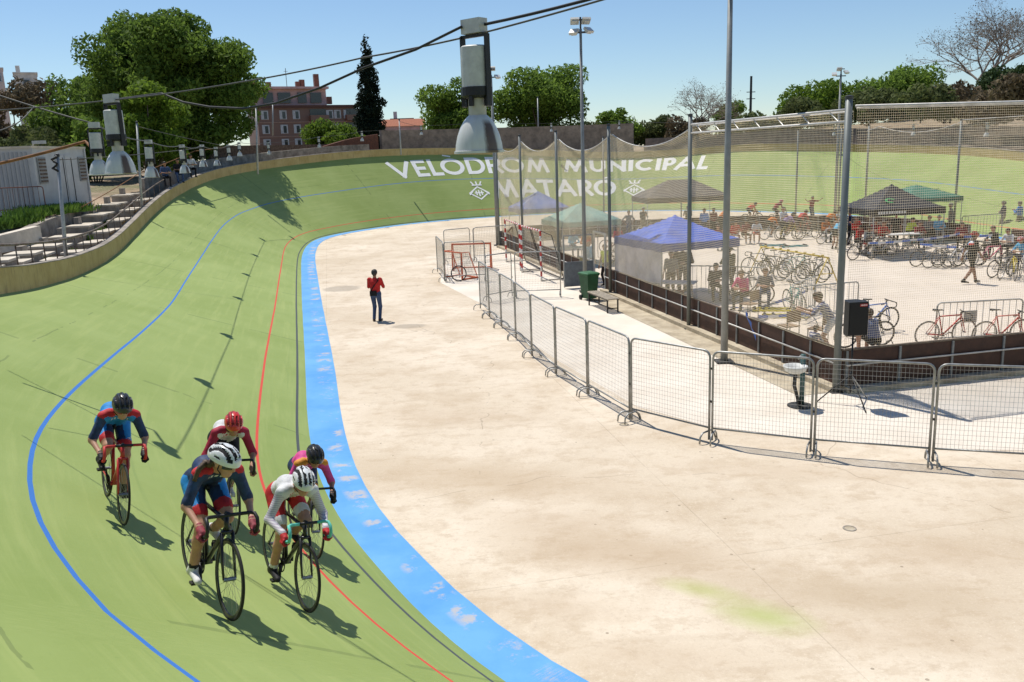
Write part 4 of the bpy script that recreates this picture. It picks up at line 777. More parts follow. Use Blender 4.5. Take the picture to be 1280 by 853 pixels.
# ------------------------------------------------------------------ rink: boards, posts, nets
K0 = RK[0]; dL = np.array([-.2275, .9738]); nL = np.array([.9738, .2275])      # along the left side, and into the rink
def lp(t, z=0., off=0.): p = K0+dL*t+nL*off; return np.array([p[0], p[1], z])
m_board = mat('brown_board', (.075, .034, .022), .7, col2=(.045, .022, .016), vscale=3.5, bump=.2, bscale=10)
m_tubew = mat('pale_steel_tube', (.55, .53, .50), .5, .3, var=.2, vscale=4)
m_kerb = mat('kerb_concrete', (.52, .45, .33), .9, col2=(.33, .27, .19), vscale=2.0, bump=.5, bscale=14)
def boards(A, B, label, n, h=.88, kerb=True, z0=.0):
    A = np.array(A); B = np.array(B); L = np.linalg.norm(B-A); rz = math.atan2(B[1]-A[1], B[0]-A[0]); e = empty('rink_boards', (A[0], A[1], z0), rz, label, 'rink boards', 'brown boards round the rink')
    k = .12 if kerb else .0
    if kerb: MB().box((L/2, 0, .06), (L, .5, .12)).build('kerb', m_kerb, e)
    MB().box((L/2, 0, k+(h-k)/2), (L, .05, h-k)).build('panel', m_board, e)
    b = MB(); b.tube([(0, 0, h+.02), (L, 0, h+.02)], .028, 8); b.build('top_rail', m_board2, e, True)
    for s in (-1, 1):
        b = MB(); b.tube([(0, s*.075, h*.66), (L, s*.075, h*.66)], .02, 8); b.build('middle_rail', m_tubew, e, True)
    for q in range(n+1):
        b = MB(); x = min(max(L*q/n, .03), L-.03); b.box((x, .043, h/2+k/2), (.05, .03, h-k)); b.box((x, -.043, h/2+k/2), (.05, .03, h-k)); b.build('upright', m_gsteel, e)
    return e
m_board2 = mat('board_cap', (.21, .16, .12), .6, .1, var=.3, vscale=5)
boards(lp(0), lp(14.6), 'brown rink boards with a pale middle rail from corner post to green bin', 13)
boards(lp(17.6), lp(32), 'brown rink boards behind the striped goals on the left side of the rink', 13)
boards(RK[0]+np.array([.04, .0]), RK[1], 'brown rink boards in shade along the near end beneath the red bicycles', 16)
for k in range(1, 7):
    if k == 1: boards(RK[1], RK[1]+(RK[2]-RK[1])*.68, 'brown rink boards along the right side up to the opening', 14)
    boards(RK[k] if k > 1 else RK[1]+(RK[2]-RK[1])*.78, RK[k+1], ['brown rink boards beyond the opening on the right side', 'brown rink boards on the slanting far right corner behind the black tent', 'brown rink boards at the far end behind the roller riders', 'brown rink boards at the far end behind the grey tent', 'brown rink boards on the slanting far left corner', 'short brown rink boards closing the far left corner'][k-1], 6 if k > 1 else 4)
# concrete gutter strip outside the left boards
b = MB(); V = []
for t in np.arange(0, 15, 1.0): V += [lp(t, .012, -.25), lp(t, .012, -1.0)]
b.add(V, [(2*k, 2*k+2, 2*k+3, 2*k+1) for k in range(len(V)//2-1)]); tag(b.build('gutter_strip', m_kerb), kind='structure')
PT = [0, 7.2, 13.8, 20.3, 26.6, 32]; PH = 5.98
m_post = mat('grey_green_post', (.17, .185, .18), .5, .2, var=.15, vscale=2)
def net_post(p, h, label, r=.065, grp='tall net posts round the rink'):
    e = empty('net_post', (p[0], p[1], 0), 0, label, 'post', grp); b = MB(); b.tube([(0, 0, 0), (0, 0, h)], r, 12); b.build('shaft', m_post, e, True)
    MB().box((0, 0, .015), (.26, .26, .03)).build('base_plate', m_dsteel, e); b = MB(); b.lathe([(0, h), (r*1.1, h), (r*1.1, h+.06), (0, h+.08)], 12); b.build('cap', m_dsteel, e); return e
PL = ['thick grey corner post of the net next to the black loudspeaker', 'grey net post right of the blue tent peak', 'grey net post left of the white sheet and blue tent', 'grey net post beside the corrugated panel by the gate', 'grey net post behind the striped goals', 'grey net post at the far left end of the net']
for k, t in enumerate(PT): net_post(lp(t, 0, -.13), PH-.02 if k == 0 else PH, PL[k], .07 if k == 0 else .058)
dR = (RK[1]-RK[0])/np.linalg.norm(RK[1]-RK[0]); lenR = np.linalg.norm(RK[1]-RK[0])
net_post(np.append(RK[0]+dR*10.5+np.array([0, -.13]), 0), PH, 'grey net post halfway along the near end of the rink, beyond the right edge'); net_post(np.append(RK[1]+np.array([.1, -.1]), 0), PH, 'grey net post at the right end of the near side of the rink')
FP = []
for (px, D, lab) in ((997, 55.5, 'slim far net post behind the riders on rollers'), (1051, 52.8, 'slim far net post just left of the thick corner post'), (1085, 50, 'slim far net post above the black tent'), (1199, 43.5, 'slim far net post right of the green tent')):
    q = gx(px, D, 0); FP.append(q); net_post(q, PH, lab, .055, 'slim net posts on the far side')
q = gx(852, 58, 0); net_post(q, 2.3, 'short dark post standing behind the lower painted word', .05, 'slim net posts on the far side')
q = gx(754, 57, 0); net_post(q, PH, 'slim far net post right of the tall middle floodlight pole', .055, 'slim net posts on the far side')
def net(P0, P1, z0, zt, name, label, sp, th, m, sags, n_h=None):
    """thin threads: verticals between the bottom and the sagging top rope, and horizontal rows; sags = list of (t0,t1,drop)"""
    P0 = np.array(P0[:2]); P1 = np.array(P1[:2]); L = np.linalg.norm(P1-P0); d = (P1-P0)/L; n = np.array([-d[1], d[0]]); e = empty(name, (*P0, 0), 0, label, 'net', 'safety nets round the rink')
    def top(t):
        for a, b_, dr in sags:
            if a <= t <= b_: u = (t-a)/(b_-a); return zt-dr*4*u*(1-u)
        return zt
    r_ = random.Random(3); b = MB(); h = th/2
    for k in range(int(L/sp)+1):
        t = k*sp; w = .012*math.sin(t*2.1); zz = [z0, (z0+top(t))/2, top(t)]; V = []
        for z in zz:
            c = d*t+n*(w+.05*math.sin(t*.7+z)); V += [(c[0]-d[0]*h, c[1]-d[1]*h, z), (c[0]+n[0]*h, c[1]+n[1]*h, z), (c[0]+d[0]*h, c[1]+d[1]*h, z), (c[0]-n[0]*h, c[1]-n[1]*h, z)]
        b.add(V, [(4*q+j, 4*q+(j+1) % 4, 4*q+4+(j+1) % 4, 4*q+4+j) for q in range(2) for j in range(4)])
    ts = np.linspace(0, L, max(6, int(L/1.2))); nz = n_h or int((zt-z0)/sp)
    for k in range(nz+1):
        f = k/nz; V = []
        for t in ts:
            z = z0+(top(min(t, L-.001))-z0)*f+.006*math.sin(t*3+k); c = d*t+n*(.012*math.sin(t*2.1)+.05*math.sin(t*.7+z)+.004)
            V += [(c[0], c[1], z-h), (c[0]+n[0]*h, c[1]+n[1]*h, z), (c[0], c[1], z+h), (c[0]-n[0]*h, c[1]-n[1]*h, z)]
        b.add(V, [(4*q+j, 4*q+(j+1) % 4, 4*q+4+(j+1) % 4, 4*q+4+j) for q in range(len(ts)-1) for j in range(4)])
    b.build('mesh', m, e)
    tt = np.linspace(0, L, 90); b = MB(); b.tube([(d[0]*t, d[1]*t, top(min(t, L-.001))) for t in tt], .018, 6); b.build('top_rope', m_tubew, e, True)
    return e
m_net = mat('tan_netting', (.93, .86, .70), .9, var=.06, vscale=2, trans=.6); m_net2 = mat('grey_netting', (.86, .79, .66), .9, var=.06, vscale=2, trans=.6)
net(lp(0, 0, -.04), lp(32, 0, -.04), .92, 5.72, 'safety_net', 'tan safety net along the left side of the rink hanging from the tall posts', .05, .0060, m_net, [(0, 7.2, .0), (7.2, 13.8, .5), (13.8, 20.3, .55), (20.3, 26.6, .5), (26.6, 32, .45)])
net(RK[0]+dR*.05, RK[1], .92, 5.78, 'safety_net', 'safety net along the near end of the rink right of the loudspeaker', .05, .0050, m_net2, [])
net(FP[3][:2], RK[2]*.5+RK[3]*.5, .92, 5.9, 'safety_net', 'far safety net behind the black tent on the right', .09, .007, m_net2, [(0, 5, .4), (5, 11, .4)])
net(RK[1]+(RK[2]-RK[1])*.2, FP[3][:2], .92, 6.0, 'safety_net', 'far safety net along the right side of the rink', .09, .007, m_net2, [])
def truss(A, B, label, gap, z):
    e = empty('net_top_rail', (A[0], A[1], 0), 0, label, 'rail'); d = np.array([B[0]-A[0], B[1]-A[1]]); L = np.linalg.norm(d); d /= L
    for k, zz in enumerate((z, z-gap) if gap else (z,)):
        b = MB(); b.tube([(0, 0, zz), (d[0]*L, d[1]*L, zz)], .027, 8); b.build('tube', m_tubew, e, True)
    if gap:
        for q in range(7):
            t = L*(q+.3)/7; b = MB(); b.tube([(d[0]*t, d[1]*t, z-gap), (d[0]*(t+.35), d[1]*(t+.35), z)], .014, 6); b.build('strut', m_tubew, e)
truss(lp(0, 0, -.13), lp(7.2, 0, -.13), 'double pale tube rail between the two tall posts above the net', .23, 5.76)
truss(np.append(RK[0]+np.array([0, -.06]), 0), np.append(RK[1], 0), 'single pale tube rail along the top of the near end net', 0, 5.82)

# gate opening on the left side: metal door leaf, frame, corrugated panel
def gate():
    e = empty('rink_gate', lp(14.6, 0), math.atan2(dL[1], dL[0]), 'open grey gate in the rink boards beside the green bin', 'gate')
    b = MB(); b.box((.05, 0, 1.05), (.07, .07, 2.1)); b.box((1.35, 0, 1.05), (.07, .07, 2.1)); b.box((.7, 0, 2.13), (1.37, .07, .07)); b.build('frame', m_tubew, e)
    b = MB(); b.box((1.38, .62, .55), (.05, 1.15, .95)); b.build('door_panel', mat('blue_grey_sheet', (.16, .18, .20), .6, .2, var=.2), e); b = MB()
    for s in ((1.38, .05), (1.38, 1.2)): b.box((s[0], s[1], 1.05), (.045, .045, 2.0))
    b.box((1.38, .62, 2.03), (.045, 1.2, .045)); b.build('door_frame', m_steel, e)
    c = empty('corrugated_panel', lp(16.1, 0, -.05), math.atan2(dL[1], dL[0]), 'yellowish corrugated metal panel beside the gate', 'panel'); b = MB()
    for k in range(15): b.box((k*.1, .012*(k % 2), .5), (.1, .02+.02*(k % 2), 1.0))
    b.build('sheet', mat('yellowed_sheet', (.30, .265, .13), .7, .2, col2=(.20, .15, .08), vscale=4), c); MB().box((.72, .0, 1.02), (1.6, .05, .05)).build('rail', m_steel, c)
gate()

# ------------------------------------------------------------------ floodlight poles
def floodlight(p, h, label, heads, r=.085):
    e = empty('floodlight_pole', p, 0, label, 'floodlight'); b = MB(); b.tube([(0, 0, 0), (0, 0, h*.45), (0, 0, h)], [r*1.15, r, r*.68], 14); b.build('pole', m_steel2, e, True)
    MB().box((0, 0, .02), (.42, .42, .04)).build('base_plate', m_dsteel, e)
    b = MB(); b.box((0, 0, h-.12), (.62, .06, .06)); b.box((0, 0, h+.14), (.06, .06, .5)); b.box((0, 0, h+.30), (.44, .05, .05)); b.build('crossarm', m_dsteel, e)
    for (x, y, z, rz, tilt) in heads:
        Mx = Matrix.Translation((x, y, h+z)) @ Matrix.Rotation(rz, 4, 'Z') @ Matrix.Rotation(tilt, 4, 'X'); b = MB()
        for dx, dy, dz_, sx, sy, sz in ((0, 0, 0, .30, .09, .25), (0, .06, 0, .20, .08, .16)): 
            V = []
            for zz in (-sz/2, sz/2):
                for xx, yy in ((-sx/2, -sy/2), (sx/2, -sy/2), (sx/2, sy/2), (-sx/2, sy/2)): V.append(Mx @ Vector((dx+xx, dy+yy, dz_+zz)))
            b.add(V, [(3, 2, 1, 0), (4, 5, 6, 7), (0, 1, 5, 4), (1, 2, 6, 5), (2, 3, 7, 6), (3, 0, 4, 7)])
        f = b.build('floodlight_head', m_lampg, e); b = MB(); V = [Mx @ Vector(v) for v in ((-.13, -.049, -.11), (.13, -.049, -.11), (.13, -.049, .11), (-.13, -.049, .11))]; b.add(V, [(0, 1, 2, 3)]); b.build('lens', mat('lamp_lens', (.55, .56, .55), .2, var=.05), f)
    return e
m_steel2 = mat('pole_galvanised', (.27, .275, .265), .55, .3, var=.15, vscale=3)
hd = [(-.24, -.06, -.10, -.5, -.9), (.28, -.06, -.06, .7, -.9), (-.2, .05, .27, PI, -.8), (.2, .05, .27, PI+.3, -.8)]
floodlight(g(905, 453), 9.32, 'tall floodlight pole crossing the whole picture right of the grey tent', hd, .078)
floodlight(g(731.5, 365), 9.35, 'tall floodlight pole beside the green bin', hd, .068)
floodlight(gx(1047, 55, 0), 9.3, 'distant floodlight pole with two bright heads above the corner post', [(-.45, -.1, 0, -.3, -.9), (.3, -.1, .1, .3, -.9), (-.1, .05, .3, PI, -.8)])
floodlight(gx(617.5, 48.6, 0), 9.45, 'distant floodlight pole partly hidden by the largest hanging lamp', [(.35, -.1, -.1, .5, -.9), (-.35, -.1, -.1, -.5, -.9), (.1, .1, .35, PI, -.8)])

# ------------------------------------------------------------------ mesh barriers
m_galv = mat('barrier_galvanised', (.33, .33, .32), .45, .6, var=.25, vscale=6)
def mesh_barrier_proto():
    e = empty('mesh_barrier', (0, 0, 0), 0, 'x', 'barrier'); w, h, zb, r = 1.74, 1.66, .26, .12
    def arc(cx, cz, a0, a1): return [(cx+r*math.cos(R(a)), 0, cz+r*math.sin(R(a))) for a in np.linspace(a0, a1, 5)]
    b = MB(); b.tube([(-w/2, 0, .04), (-w/2, 0, .8)]+arc(-w/2+r, h-r, 180, 90)+arc(w/2-r, h-r, 90, 0)+[(w/2, 0, .8), (w/2, 0, .04)], .0205, 10); b.tube([(-w/2, 0, zb), (w/2, 0, zb)], .017, 8); b.build('frame', m_galv, e, True)
    b = MB()
    for k in range(1, 29): x = -w/2+w*k/29; b.tube([(x, 0, zb), (x, 0, h-.005)], .0021, 4, caps=False)
    for k in range(1, 17): z = zb+(h-zb)*k/17; b.tube([(-w/2, .004, z), (w/2, .004, z)], .0021, 4, caps=False)
    b.build('mesh', m_galv, e)
    for x in (-w/2+.03, w/2-.03):
        f = MB(); f.tube([(x, -.24, .012), (x, -.225, .12), (x, -.15, .19), (x, .1, .19), (x, .19, .12), (x, .24, .012)], .016, 8); f.build('foot', m_galv, e, True)
    for z in (.75, 1.35): c = MB(); c.box((w/2+.03, 0, z), (.05, .03, .035)); c.build('hook', m_dsteel, e)
    return e
mb0 = mesh_barrier_proto()
JP = [g(*p)[:2] for p in ((605, 384), (612, 398), (627, 410), (645, 425), (665, 447), (695, 470), (735, 495), (788, 527), (888, 553), (1015, 568), (1163, 580))]
JP.append(JP[-1]+(JP[-1]-JP[-2])*1.02+np.array([0, .12])); JP.append(JP[-1]+(JP[-1]-JP[-2])*1.02+np.array([0, .3]))
JP[0] = JP[1]+(JP[1]-JP[2])*1.0+np.array([.05, 0])
ML = ['mesh barrier at the far end of the long row, nearly edge on', 'second mesh barrier from the far end of the long row', 'third mesh barrier from the far end of the long row', 'fourth mesh barrier from the far end of the long row', 'fifth mesh barrier from the far end of the long row', 'sixth mesh barrier from the far end of the long row', 'mesh barrier in the bend of the row, left of the one before the bench', 'mesh barrier in front of the rink path, left of the tall floodlight pole', 'mesh barrier crossing in front of the tall floodlight pole', 'mesh barrier in front of the drinking fountain and loudspeaker tripod', 'mesh barrier in the lower right in front of the shaded boards', 'mesh barrier at the right edge of the row']
used = False
def put_mesh(a, b_, lab, grp='mesh barriers along the rink path'):
    global used
    o = mb0 if not used else copy_tree(mb0); used = True
    c = (np.array(a)+np.array(b_))/2; d = np.array(b_)-np.array(a); L = np.linalg.norm(d); o.location = (c[0], c[1], .004); o.rotation_euler = (0, 0, math.atan2(d[1], d[0])); o.scale = (L/1.80, 1, 1); o['label'] = lab; o['group'] = grp
for k in range(len(JP)-1): put_mesh(JP[k], JP[k+1], ML[k])
G2 = [(((608, 378), (641, 372)), 'mesh barrier leading right from the far end of the row, nearest the row'), (((644, 373), (702, 371)), 'mesh barrier in front of the striped goals'), (((547, 341), (556, 353)), 'mesh barrier seen edge on at the left of the small orange goals'), (((556, 353), (608, 351)), 'mesh barrier in front of the small orange goals'), (((556, 331), (589, 327)), 'mesh barrier behind the small orange goals, left one'), (((592, 327), (652, 322)), 'mesh barrier behind the small orange goals, right one')]
for (a, b_), lab in G2: put_mesh(g(*a)[:2], g(*b_)[:2], lab, 'mesh barriers around the goals')

# ------------------------------------------------------------------ goals
m_red = mat('goal_red', (.50, .035, .03), .5, var=.15, vscale=5); m_gw = mat('goal_white', (.72, .70, .66), .5, var=.1, vscale=5); m_or = mat('goal_orange', (.56, .12, .045), .55, var=.2, vscale=5); m_gnet = mat('goal_net', (.55, .50, .42), .9)
def striped(b, a, c, r, n):
    a = np.array(a, float); c = np.array(c, float)
    for k in range(n):
        p = a+(c-a)*k/n; q = a+(c-a)*(k+1)/n; b.tube([p, q], r, 8, m=k % 2)
def simple_net(e, quads, sp, r, m):
    b = MB()
    for (A, B, C, D_) in quads:
        A, B, C, D_ = map(np.array, (A, B, C, D_)); n = int(np.linalg.norm(B-A)/sp); k_ = int(np.linalg.norm(D_-A)/sp)
        for q in range(n+1): t = q/n; b.tube([A+(B-A)*t, D_+(C-D_)*t], r, 3, caps=False)
        for q in range(k_+1): t = q/k_; b.tube([A+(D_-A)*t, B+(C-B)*t], r, 3, caps=False)
    b.build('net', m, e)
def handball_goal(A, B, label):
    A = np.array(A[:2]); B = np.array(B[:2]); L = np.linalg.norm(B-A); rz = math.atan2(B[1]-A[1], B[0]-A[0]); e = empty('handball_goal', (A[0], A[1], .01), rz, label, 'goal', 'striped goals by the rink'); h = 2.05; dp = -.95
    for x in (0, L): b = MB(); striped(b, (x, 0, h), (x, 0, 0), .042, 10); b.build('goal_post', [m_red, m_gw], e, True)
    b = MB(); striped(b, (0, 0, h), (L, 0, h), .042, 16); b.build('crossbar', [m_gw, m_red], e, True)
    b = MB(); b.tube([(0, 0, .03), (0, dp, .03), (L, dp, .03), (L, 0, .03)], .02, 6); b.tube([(0, 0, h), (0, dp*.5, h*.9), (0, dp, .03)], .018, 6); b.tube([(L, 0, h), (L, dp*.5, h*.9), (L, dp, .03)], .018, 6); b.build('back_frame', m_dsteel, e, True)
    simple_net(e, [((0, dp*.5, h*.9), (L, dp*.5, h*.9), (L, dp, .03), (0, dp, .03))], .14, .004, m_gnet)
handball_goal(g(677, 352), g(653, 341), 'nearer red and white striped goal beside the rink boards')
handball_goal(g(651, 339), g(633, 328), 'farther red and white striped goal, seen left of the nearer one')
def hockey_goal(p, rz, w, h, d, label):
    e = empty('hockey_goal', (p[0], p[1], .008), rz, label, 'goal', 'small orange hockey goals'); b = MB(); b.tube([(-w/2, 0, 0), (-w/2, 0, h), (w/2, 0, h), (w/2, 0, 0)], .045, 8); b.build('front_frame', m_or, e, True)
    b = MB(); b.tube([(-w/2, 0, .03), (-w/2, d, .03), (w/2, d, .03), (w/2, 0, .03)], .035, 8); b.tube([(-w/2, 0, h), (-w/2, d*.5, h), (-w/2, d, .03)], .025, 6); b.tube([(w/2, 0, h), (w/2, d*.5, h), (w/2, d, .03)], .025, 6); b.build('base_frame', m_or, e, True)
    simple_net(e, [((-w/2, d*.5, h), (w/2, d*.5, h), (w/2, d, .03), (-w/2, d, .03)), ((-w/2, 0, h), (-w/2, d*.5, h), (-w/2, d, .03), (-w/2, 0, .03)), ((w/2, 0, h), (w/2, d*.5, h), (w/2, d, .03), (w/2, 0, .03))], .09, .005, m_gnet)
hockey_goal(g(567, 349), -.9, 1.3, 1.15, .8, 'small orange goal with a bicycle wheel leaning on it'); hockey_goal(g(590, 338), -.05, 1.75, 1.2, .8, 'wider orange goal behind the one with the wheel')

# ------------------------------------------------------------------ bin, bench, fountain, loudspeaker
def wheelie_bin(p, rz):
    e = empty('wheelie_bin', p, rz, 'dark green wheeled rubbish bin standing by the gate', 'bin'); mg = mat('bin_green', (.018, .085, .035), .5, var=.25, vscale=4); b = MB()
    def fr(z, x, y): return [(-x, -y, z), (x, -y, z), (x, y, z), (-x, y, z)]
    b.add(fr(.08, .22, .25)+fr(.95, .28, .34)+fr(.97, .31, .36)+fr(1.0, .31, .36), [(3, 2, 1, 0)]+[(4*k+j, 4*k+(j+1) % 4, 4*k+4+(j+1) % 4, 4*k+4+j) for k in range(3) for j in range(4)]+[(12, 13, 14, 15)]); b.build('body', mg, e)
    b = MB(); b.add(fr(1.0, .32, .38)+fr(1.05, .32, .38)+fr(1.09, .24, .28), [(3, 2, 1, 0)]+[(4*k+j, 4*k+(j+1) % 4, 4*k+4+(j+1) % 4, 4*k+4+j) for k in range(2) for j in range(4)]+[(8, 9, 10, 11)]); b.build('lid', mat('bin_lid', (.03, .13, .05), .45, var=.2, vscale=4), e)
    b = MB(); b.tube([(-.22, .40, .98), (.22, .40, .98)], .018, 8); b.build('handle', mg, e, True)
    for x in (-.25, .25): b = MB(); b.tube([(x-.03, .28, .1), (x+.03, .28, .1)], .1, 14); b.build('wheel', m_dark, e, True)
    e.scale = (.82, .82, .92)
wheelie_bin(g(737, 376)+np.array([0, .15, 0]), .5)
def bench(A, B):
    A = np.array(A[:2]); B = np.array(B[:2]); d = B-A; L = np.linalg.norm(d); rz = math.atan2(d[1], d[0]); e = empty('bench', (*((A+B)/2), .006), rz, 'backless slatted bench with a dark frame in front of the boards', 'bench'); ms = mat('bench_slat', (.36, .31, .24), .8, var=.3, vscale=9)
    for k in range(5): MB().box((0, -.16+k*.085, .455), (L, .065, .035)).build('slat', ms, e)
    b = MB(); b.box((0, -.17, .42), (L-.1, .035, .035)); b.box((0, .19, .42), (L-.1, .035, .035)); b.box((0, .0, .12), (L-.2, .03, .03)); b.build('frame', m_dark, e)
    for sx in (-1, 1):
        for y in (-.17, .19): MB().box((sx*(L/2-.1), y, .205), (.04, .04, .41)).build('leg', m_dark, e)
        MB().box((sx*(L/2-.1), .01, .14), (.03, .34, .03)).build('brace', m_dark, e)
bench(g(741, 381), g(767, 392))
def fountain(p):
    e = empty('drinking_fountain', p, .2, 'pale basin drinking fountain on a slim dark green column', 'fountain'); mc = mat('fountain_green', (.06, .12, .115), .5, .2, var=.2)
    b = MB(); b.tube([(.06, .05, 0), (.06, .05, 1.05)], .05, 12); b.build('column', mc, e, True)
    b = MB(); b.lathe([(0, .70), (.11, .71), (.20, .76), (.235, .84), (.235, .86), (.20, .86), (.17, .79), (.08, .745), (0, .74)], 24, c=(-.16, -.05, 0)); b.build('basin', mat('fountain_basin', (.60, .60, .57), .5, var=.1), e, True)
    b = MB(); b.tube([(-.16, -.05, .72), (-.17, -.05, .45), (-.08, -.02, .2), (-.02, .0, .02)], [.035, .04, .035, .045], 8); b.build('drain_leg', m_dark, e, True)
    b = MB(); b.tube([(.06, .05, 1.0), (-.02, .02, 1.03), (-.07, .0, .97)], .014, 7); b.build('spout', m_steel, e, True)
    b = MB(); b.lathe([(0, 0), (.25, 0), (.25, .02), (0, .02)], 24); b.build('drain_plate', m_dsteel, e)
fountain(g(1000, 508)+np.array([0, 0, .004]))
def loudspeaker(p):
    e = empty('speaker_stand', p, .35, 'black and grey tripod stand beneath the loudspeaker', 'speaker stand'); b = MB(); b.tube([(0, 0, .25), (0, 0, 1.45)], .018, 10); b.build('pole', m_dark, e, True); b = MB(); b.tube([(0, 0, .55), (0, 0, .68)], .03, 10); b.build('collar', m_dark, e, True)
    for k in range(3):
        a = k*2.094+.3; q = (.62*math.cos(a), .62*math.sin(a)); b = MB(); b.tube([(0, 0, .62), (q[0]*.55, q[1]*.55, .30), (q[0], q[1], .012)], .013, 8); b.build('leg', m_steel if k == 0 else m_dark, e, True); b = MB(); b.tube([(0, 0, .30), (q[0]*.55, q[1]*.55, .30)], .009, 6); b.build('brace', m_dark, e, True)
    s = empty('loudspeaker', (p[0], p[1], 1.45), .12, 'black loudspeaker on a tripod by the corner net post', 'loudspeaker'); b = MB(); V = []
    for z in (0, .66):
        for x, y in ((-.2, -.17), (.2, -.17), (.2, 0), (.12, .17), (-.12, .17), (-.2, 0)): V.append((x, y, z))
    b.add(V, [tuple(range(5, -1, -1)), tuple(range(6, 12))]+[(k, (k+1) % 6, 6+(k+1) % 6, 6+k) for k in range(6)]); b.build('cabinet', m_dark, s)
    MB().box((0, -.178, .33), (.37, .014, .62)).build('grille', mat('speaker_grille', (.008, .008, .008), .7, bump=.4, bscale=160), s)
    t = MB(); t.box((.09, -.187, .60), (.15, .006, .05)); bd = t.build('badge', mat('badge_red', (.45, .03, .03), .5), s); t = MB()
    for k in range(6): t.box((.035+k*.022, -.1915, .60), (.012, .004, .028 if k % 2 else .02))
    t.build('badge_marks', m_gw, bd)
loudspeaker(g(1062, 506))
for (px, py, lab) in ((1062, 661, 'small round metal drain cover in the concrete, lower right'), (780, 531, 'small dusty drain cover beside the mesh barrier foot')):
    p = g(px, py); e = empty('drain_cover', (p[0], p[1], .001), 0, lab, 'drain cover'); b = MB(); b.lathe([(0, .006), (.085, .006), (.085, 0)], 20); b.build('plate', m_kerb, e); b = MB(); b.lathe([(.085, 0), (.085, .01), (.11, .01), (.115, 0)], 20); b.build('ring', m_con, e); e.scale = (.8, .8, .8)
# ------------------------------------------------------------------ tents
def tent(cx, cy, rz, w, d, eave, peak, m, mv, label, ridge=0., m_leg=None, val=.24, sheet=None, curve=.0):
    e = empty('canopy_tent', (cx, cy, .01), rz, label, 'tent', 'pop up canopy tents in the rink'); n = 10; b = MB(); V = []; idx = {}
    def hgt(u, v):
        k = max(max(0, abs(u)*w/2-ridge/2)/(w/2-ridge/2), abs(v)); k = min(1, k); return eave+(peak-eave)*((1-k)**(1+curve))-.05*math.sin(PI*k)*0
    for i in range(-n, n+1):
        for j in range(-n, n+1): idx[i, j] = len(V); u, v = i/n, j/n; V.append((u*w/2, v*d/2, hgt(u, v)-.03*(1-u*u)*(abs(v) == 1)-.03*(1-v*v)*(abs(u) == 1)))
    b.add(V, [(idx[i, j], idx[i+1, j], idx[i+1, j+1], idx[i, j+1]) for i in range(-n, n) for j in range(-n, n)]); b.build('canopy', m, e)
    b = MB(); P = [(-1, -1), (1, -1), (1, 1), (-1, 1)]
    for k in range(4):
        a = P[k]; c = P[(k+1) % 4]; VV = []
        for q in range(13):
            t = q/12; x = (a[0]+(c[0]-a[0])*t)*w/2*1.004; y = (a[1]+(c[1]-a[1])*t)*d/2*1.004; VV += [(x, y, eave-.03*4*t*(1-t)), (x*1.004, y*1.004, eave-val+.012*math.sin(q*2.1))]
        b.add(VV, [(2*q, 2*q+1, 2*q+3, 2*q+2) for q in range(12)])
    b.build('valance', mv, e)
    for (x, y) in P: l = MB(); l.tube([(x*(w/2-.03), y*(d/2-.03), 0), (x*(w/2-.03), y*(d/2-.03), eave-.02)], .022, 8); l.build('leg', m_leg or m_steel, e, True)
    b = MB()
    for k in range(4): a = P[k]; c = P[(k+1) % 4]; b.tube([(a[0]*(w/2-.03), a[1]*(d/2-.03), eave-.32), (c[0]*(w/2-.03), c[1]*(d/2-.03), eave-.06)], .012, 5); b.tube([(a[0]*(w/2-.03), a[1]*(d/2-.03), eave-.06), (c[0]*(w/2-.03), c[1]*(d/2-.03), eave-.32)], .012, 5)
    b.build('scissor_frame', m_leg or m_steel, e)
    if sheet:
        b = MB(); VV = []
        for q in range(15): t = q/14; VV += [(-w/2+.02+.02*math.sin(q*1.7), -d/2+d*t, eave-.2), (-w/2+.02+.05*math.sin(q*1.3), -d/2+d*t, .12)]
        b.add(VV, [(2*q, 2*q+1, 2*q+3, 2*q+2) for q in range(14)]); b.build('side_sheet', sheet, e)
    return e
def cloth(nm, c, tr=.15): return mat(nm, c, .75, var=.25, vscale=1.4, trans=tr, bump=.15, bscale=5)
tc = (np.array([5.2, 28.1])+np.array([7.3, 33.0]))/2
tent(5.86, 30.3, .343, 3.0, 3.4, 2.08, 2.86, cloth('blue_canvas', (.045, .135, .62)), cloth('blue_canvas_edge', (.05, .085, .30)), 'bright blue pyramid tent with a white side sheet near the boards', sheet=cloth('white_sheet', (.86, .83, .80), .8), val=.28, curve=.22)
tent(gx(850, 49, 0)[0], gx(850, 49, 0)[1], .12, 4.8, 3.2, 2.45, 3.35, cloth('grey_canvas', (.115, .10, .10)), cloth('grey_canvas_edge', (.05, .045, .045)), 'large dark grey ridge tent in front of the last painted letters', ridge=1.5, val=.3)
bt = tent(gx(1117, 38.6, 0)[0], gx(1117, 38.6, 0)[1], .12, 3.35, 3.1, 2.2, 3.2, cloth('black_canvas', (.035, .035, .04), .05), cloth('black_canvas_edge', (.02, .02, .022), .0), 'black pointed tent with green and white print right of the corner post', val=.3, curve=.25)
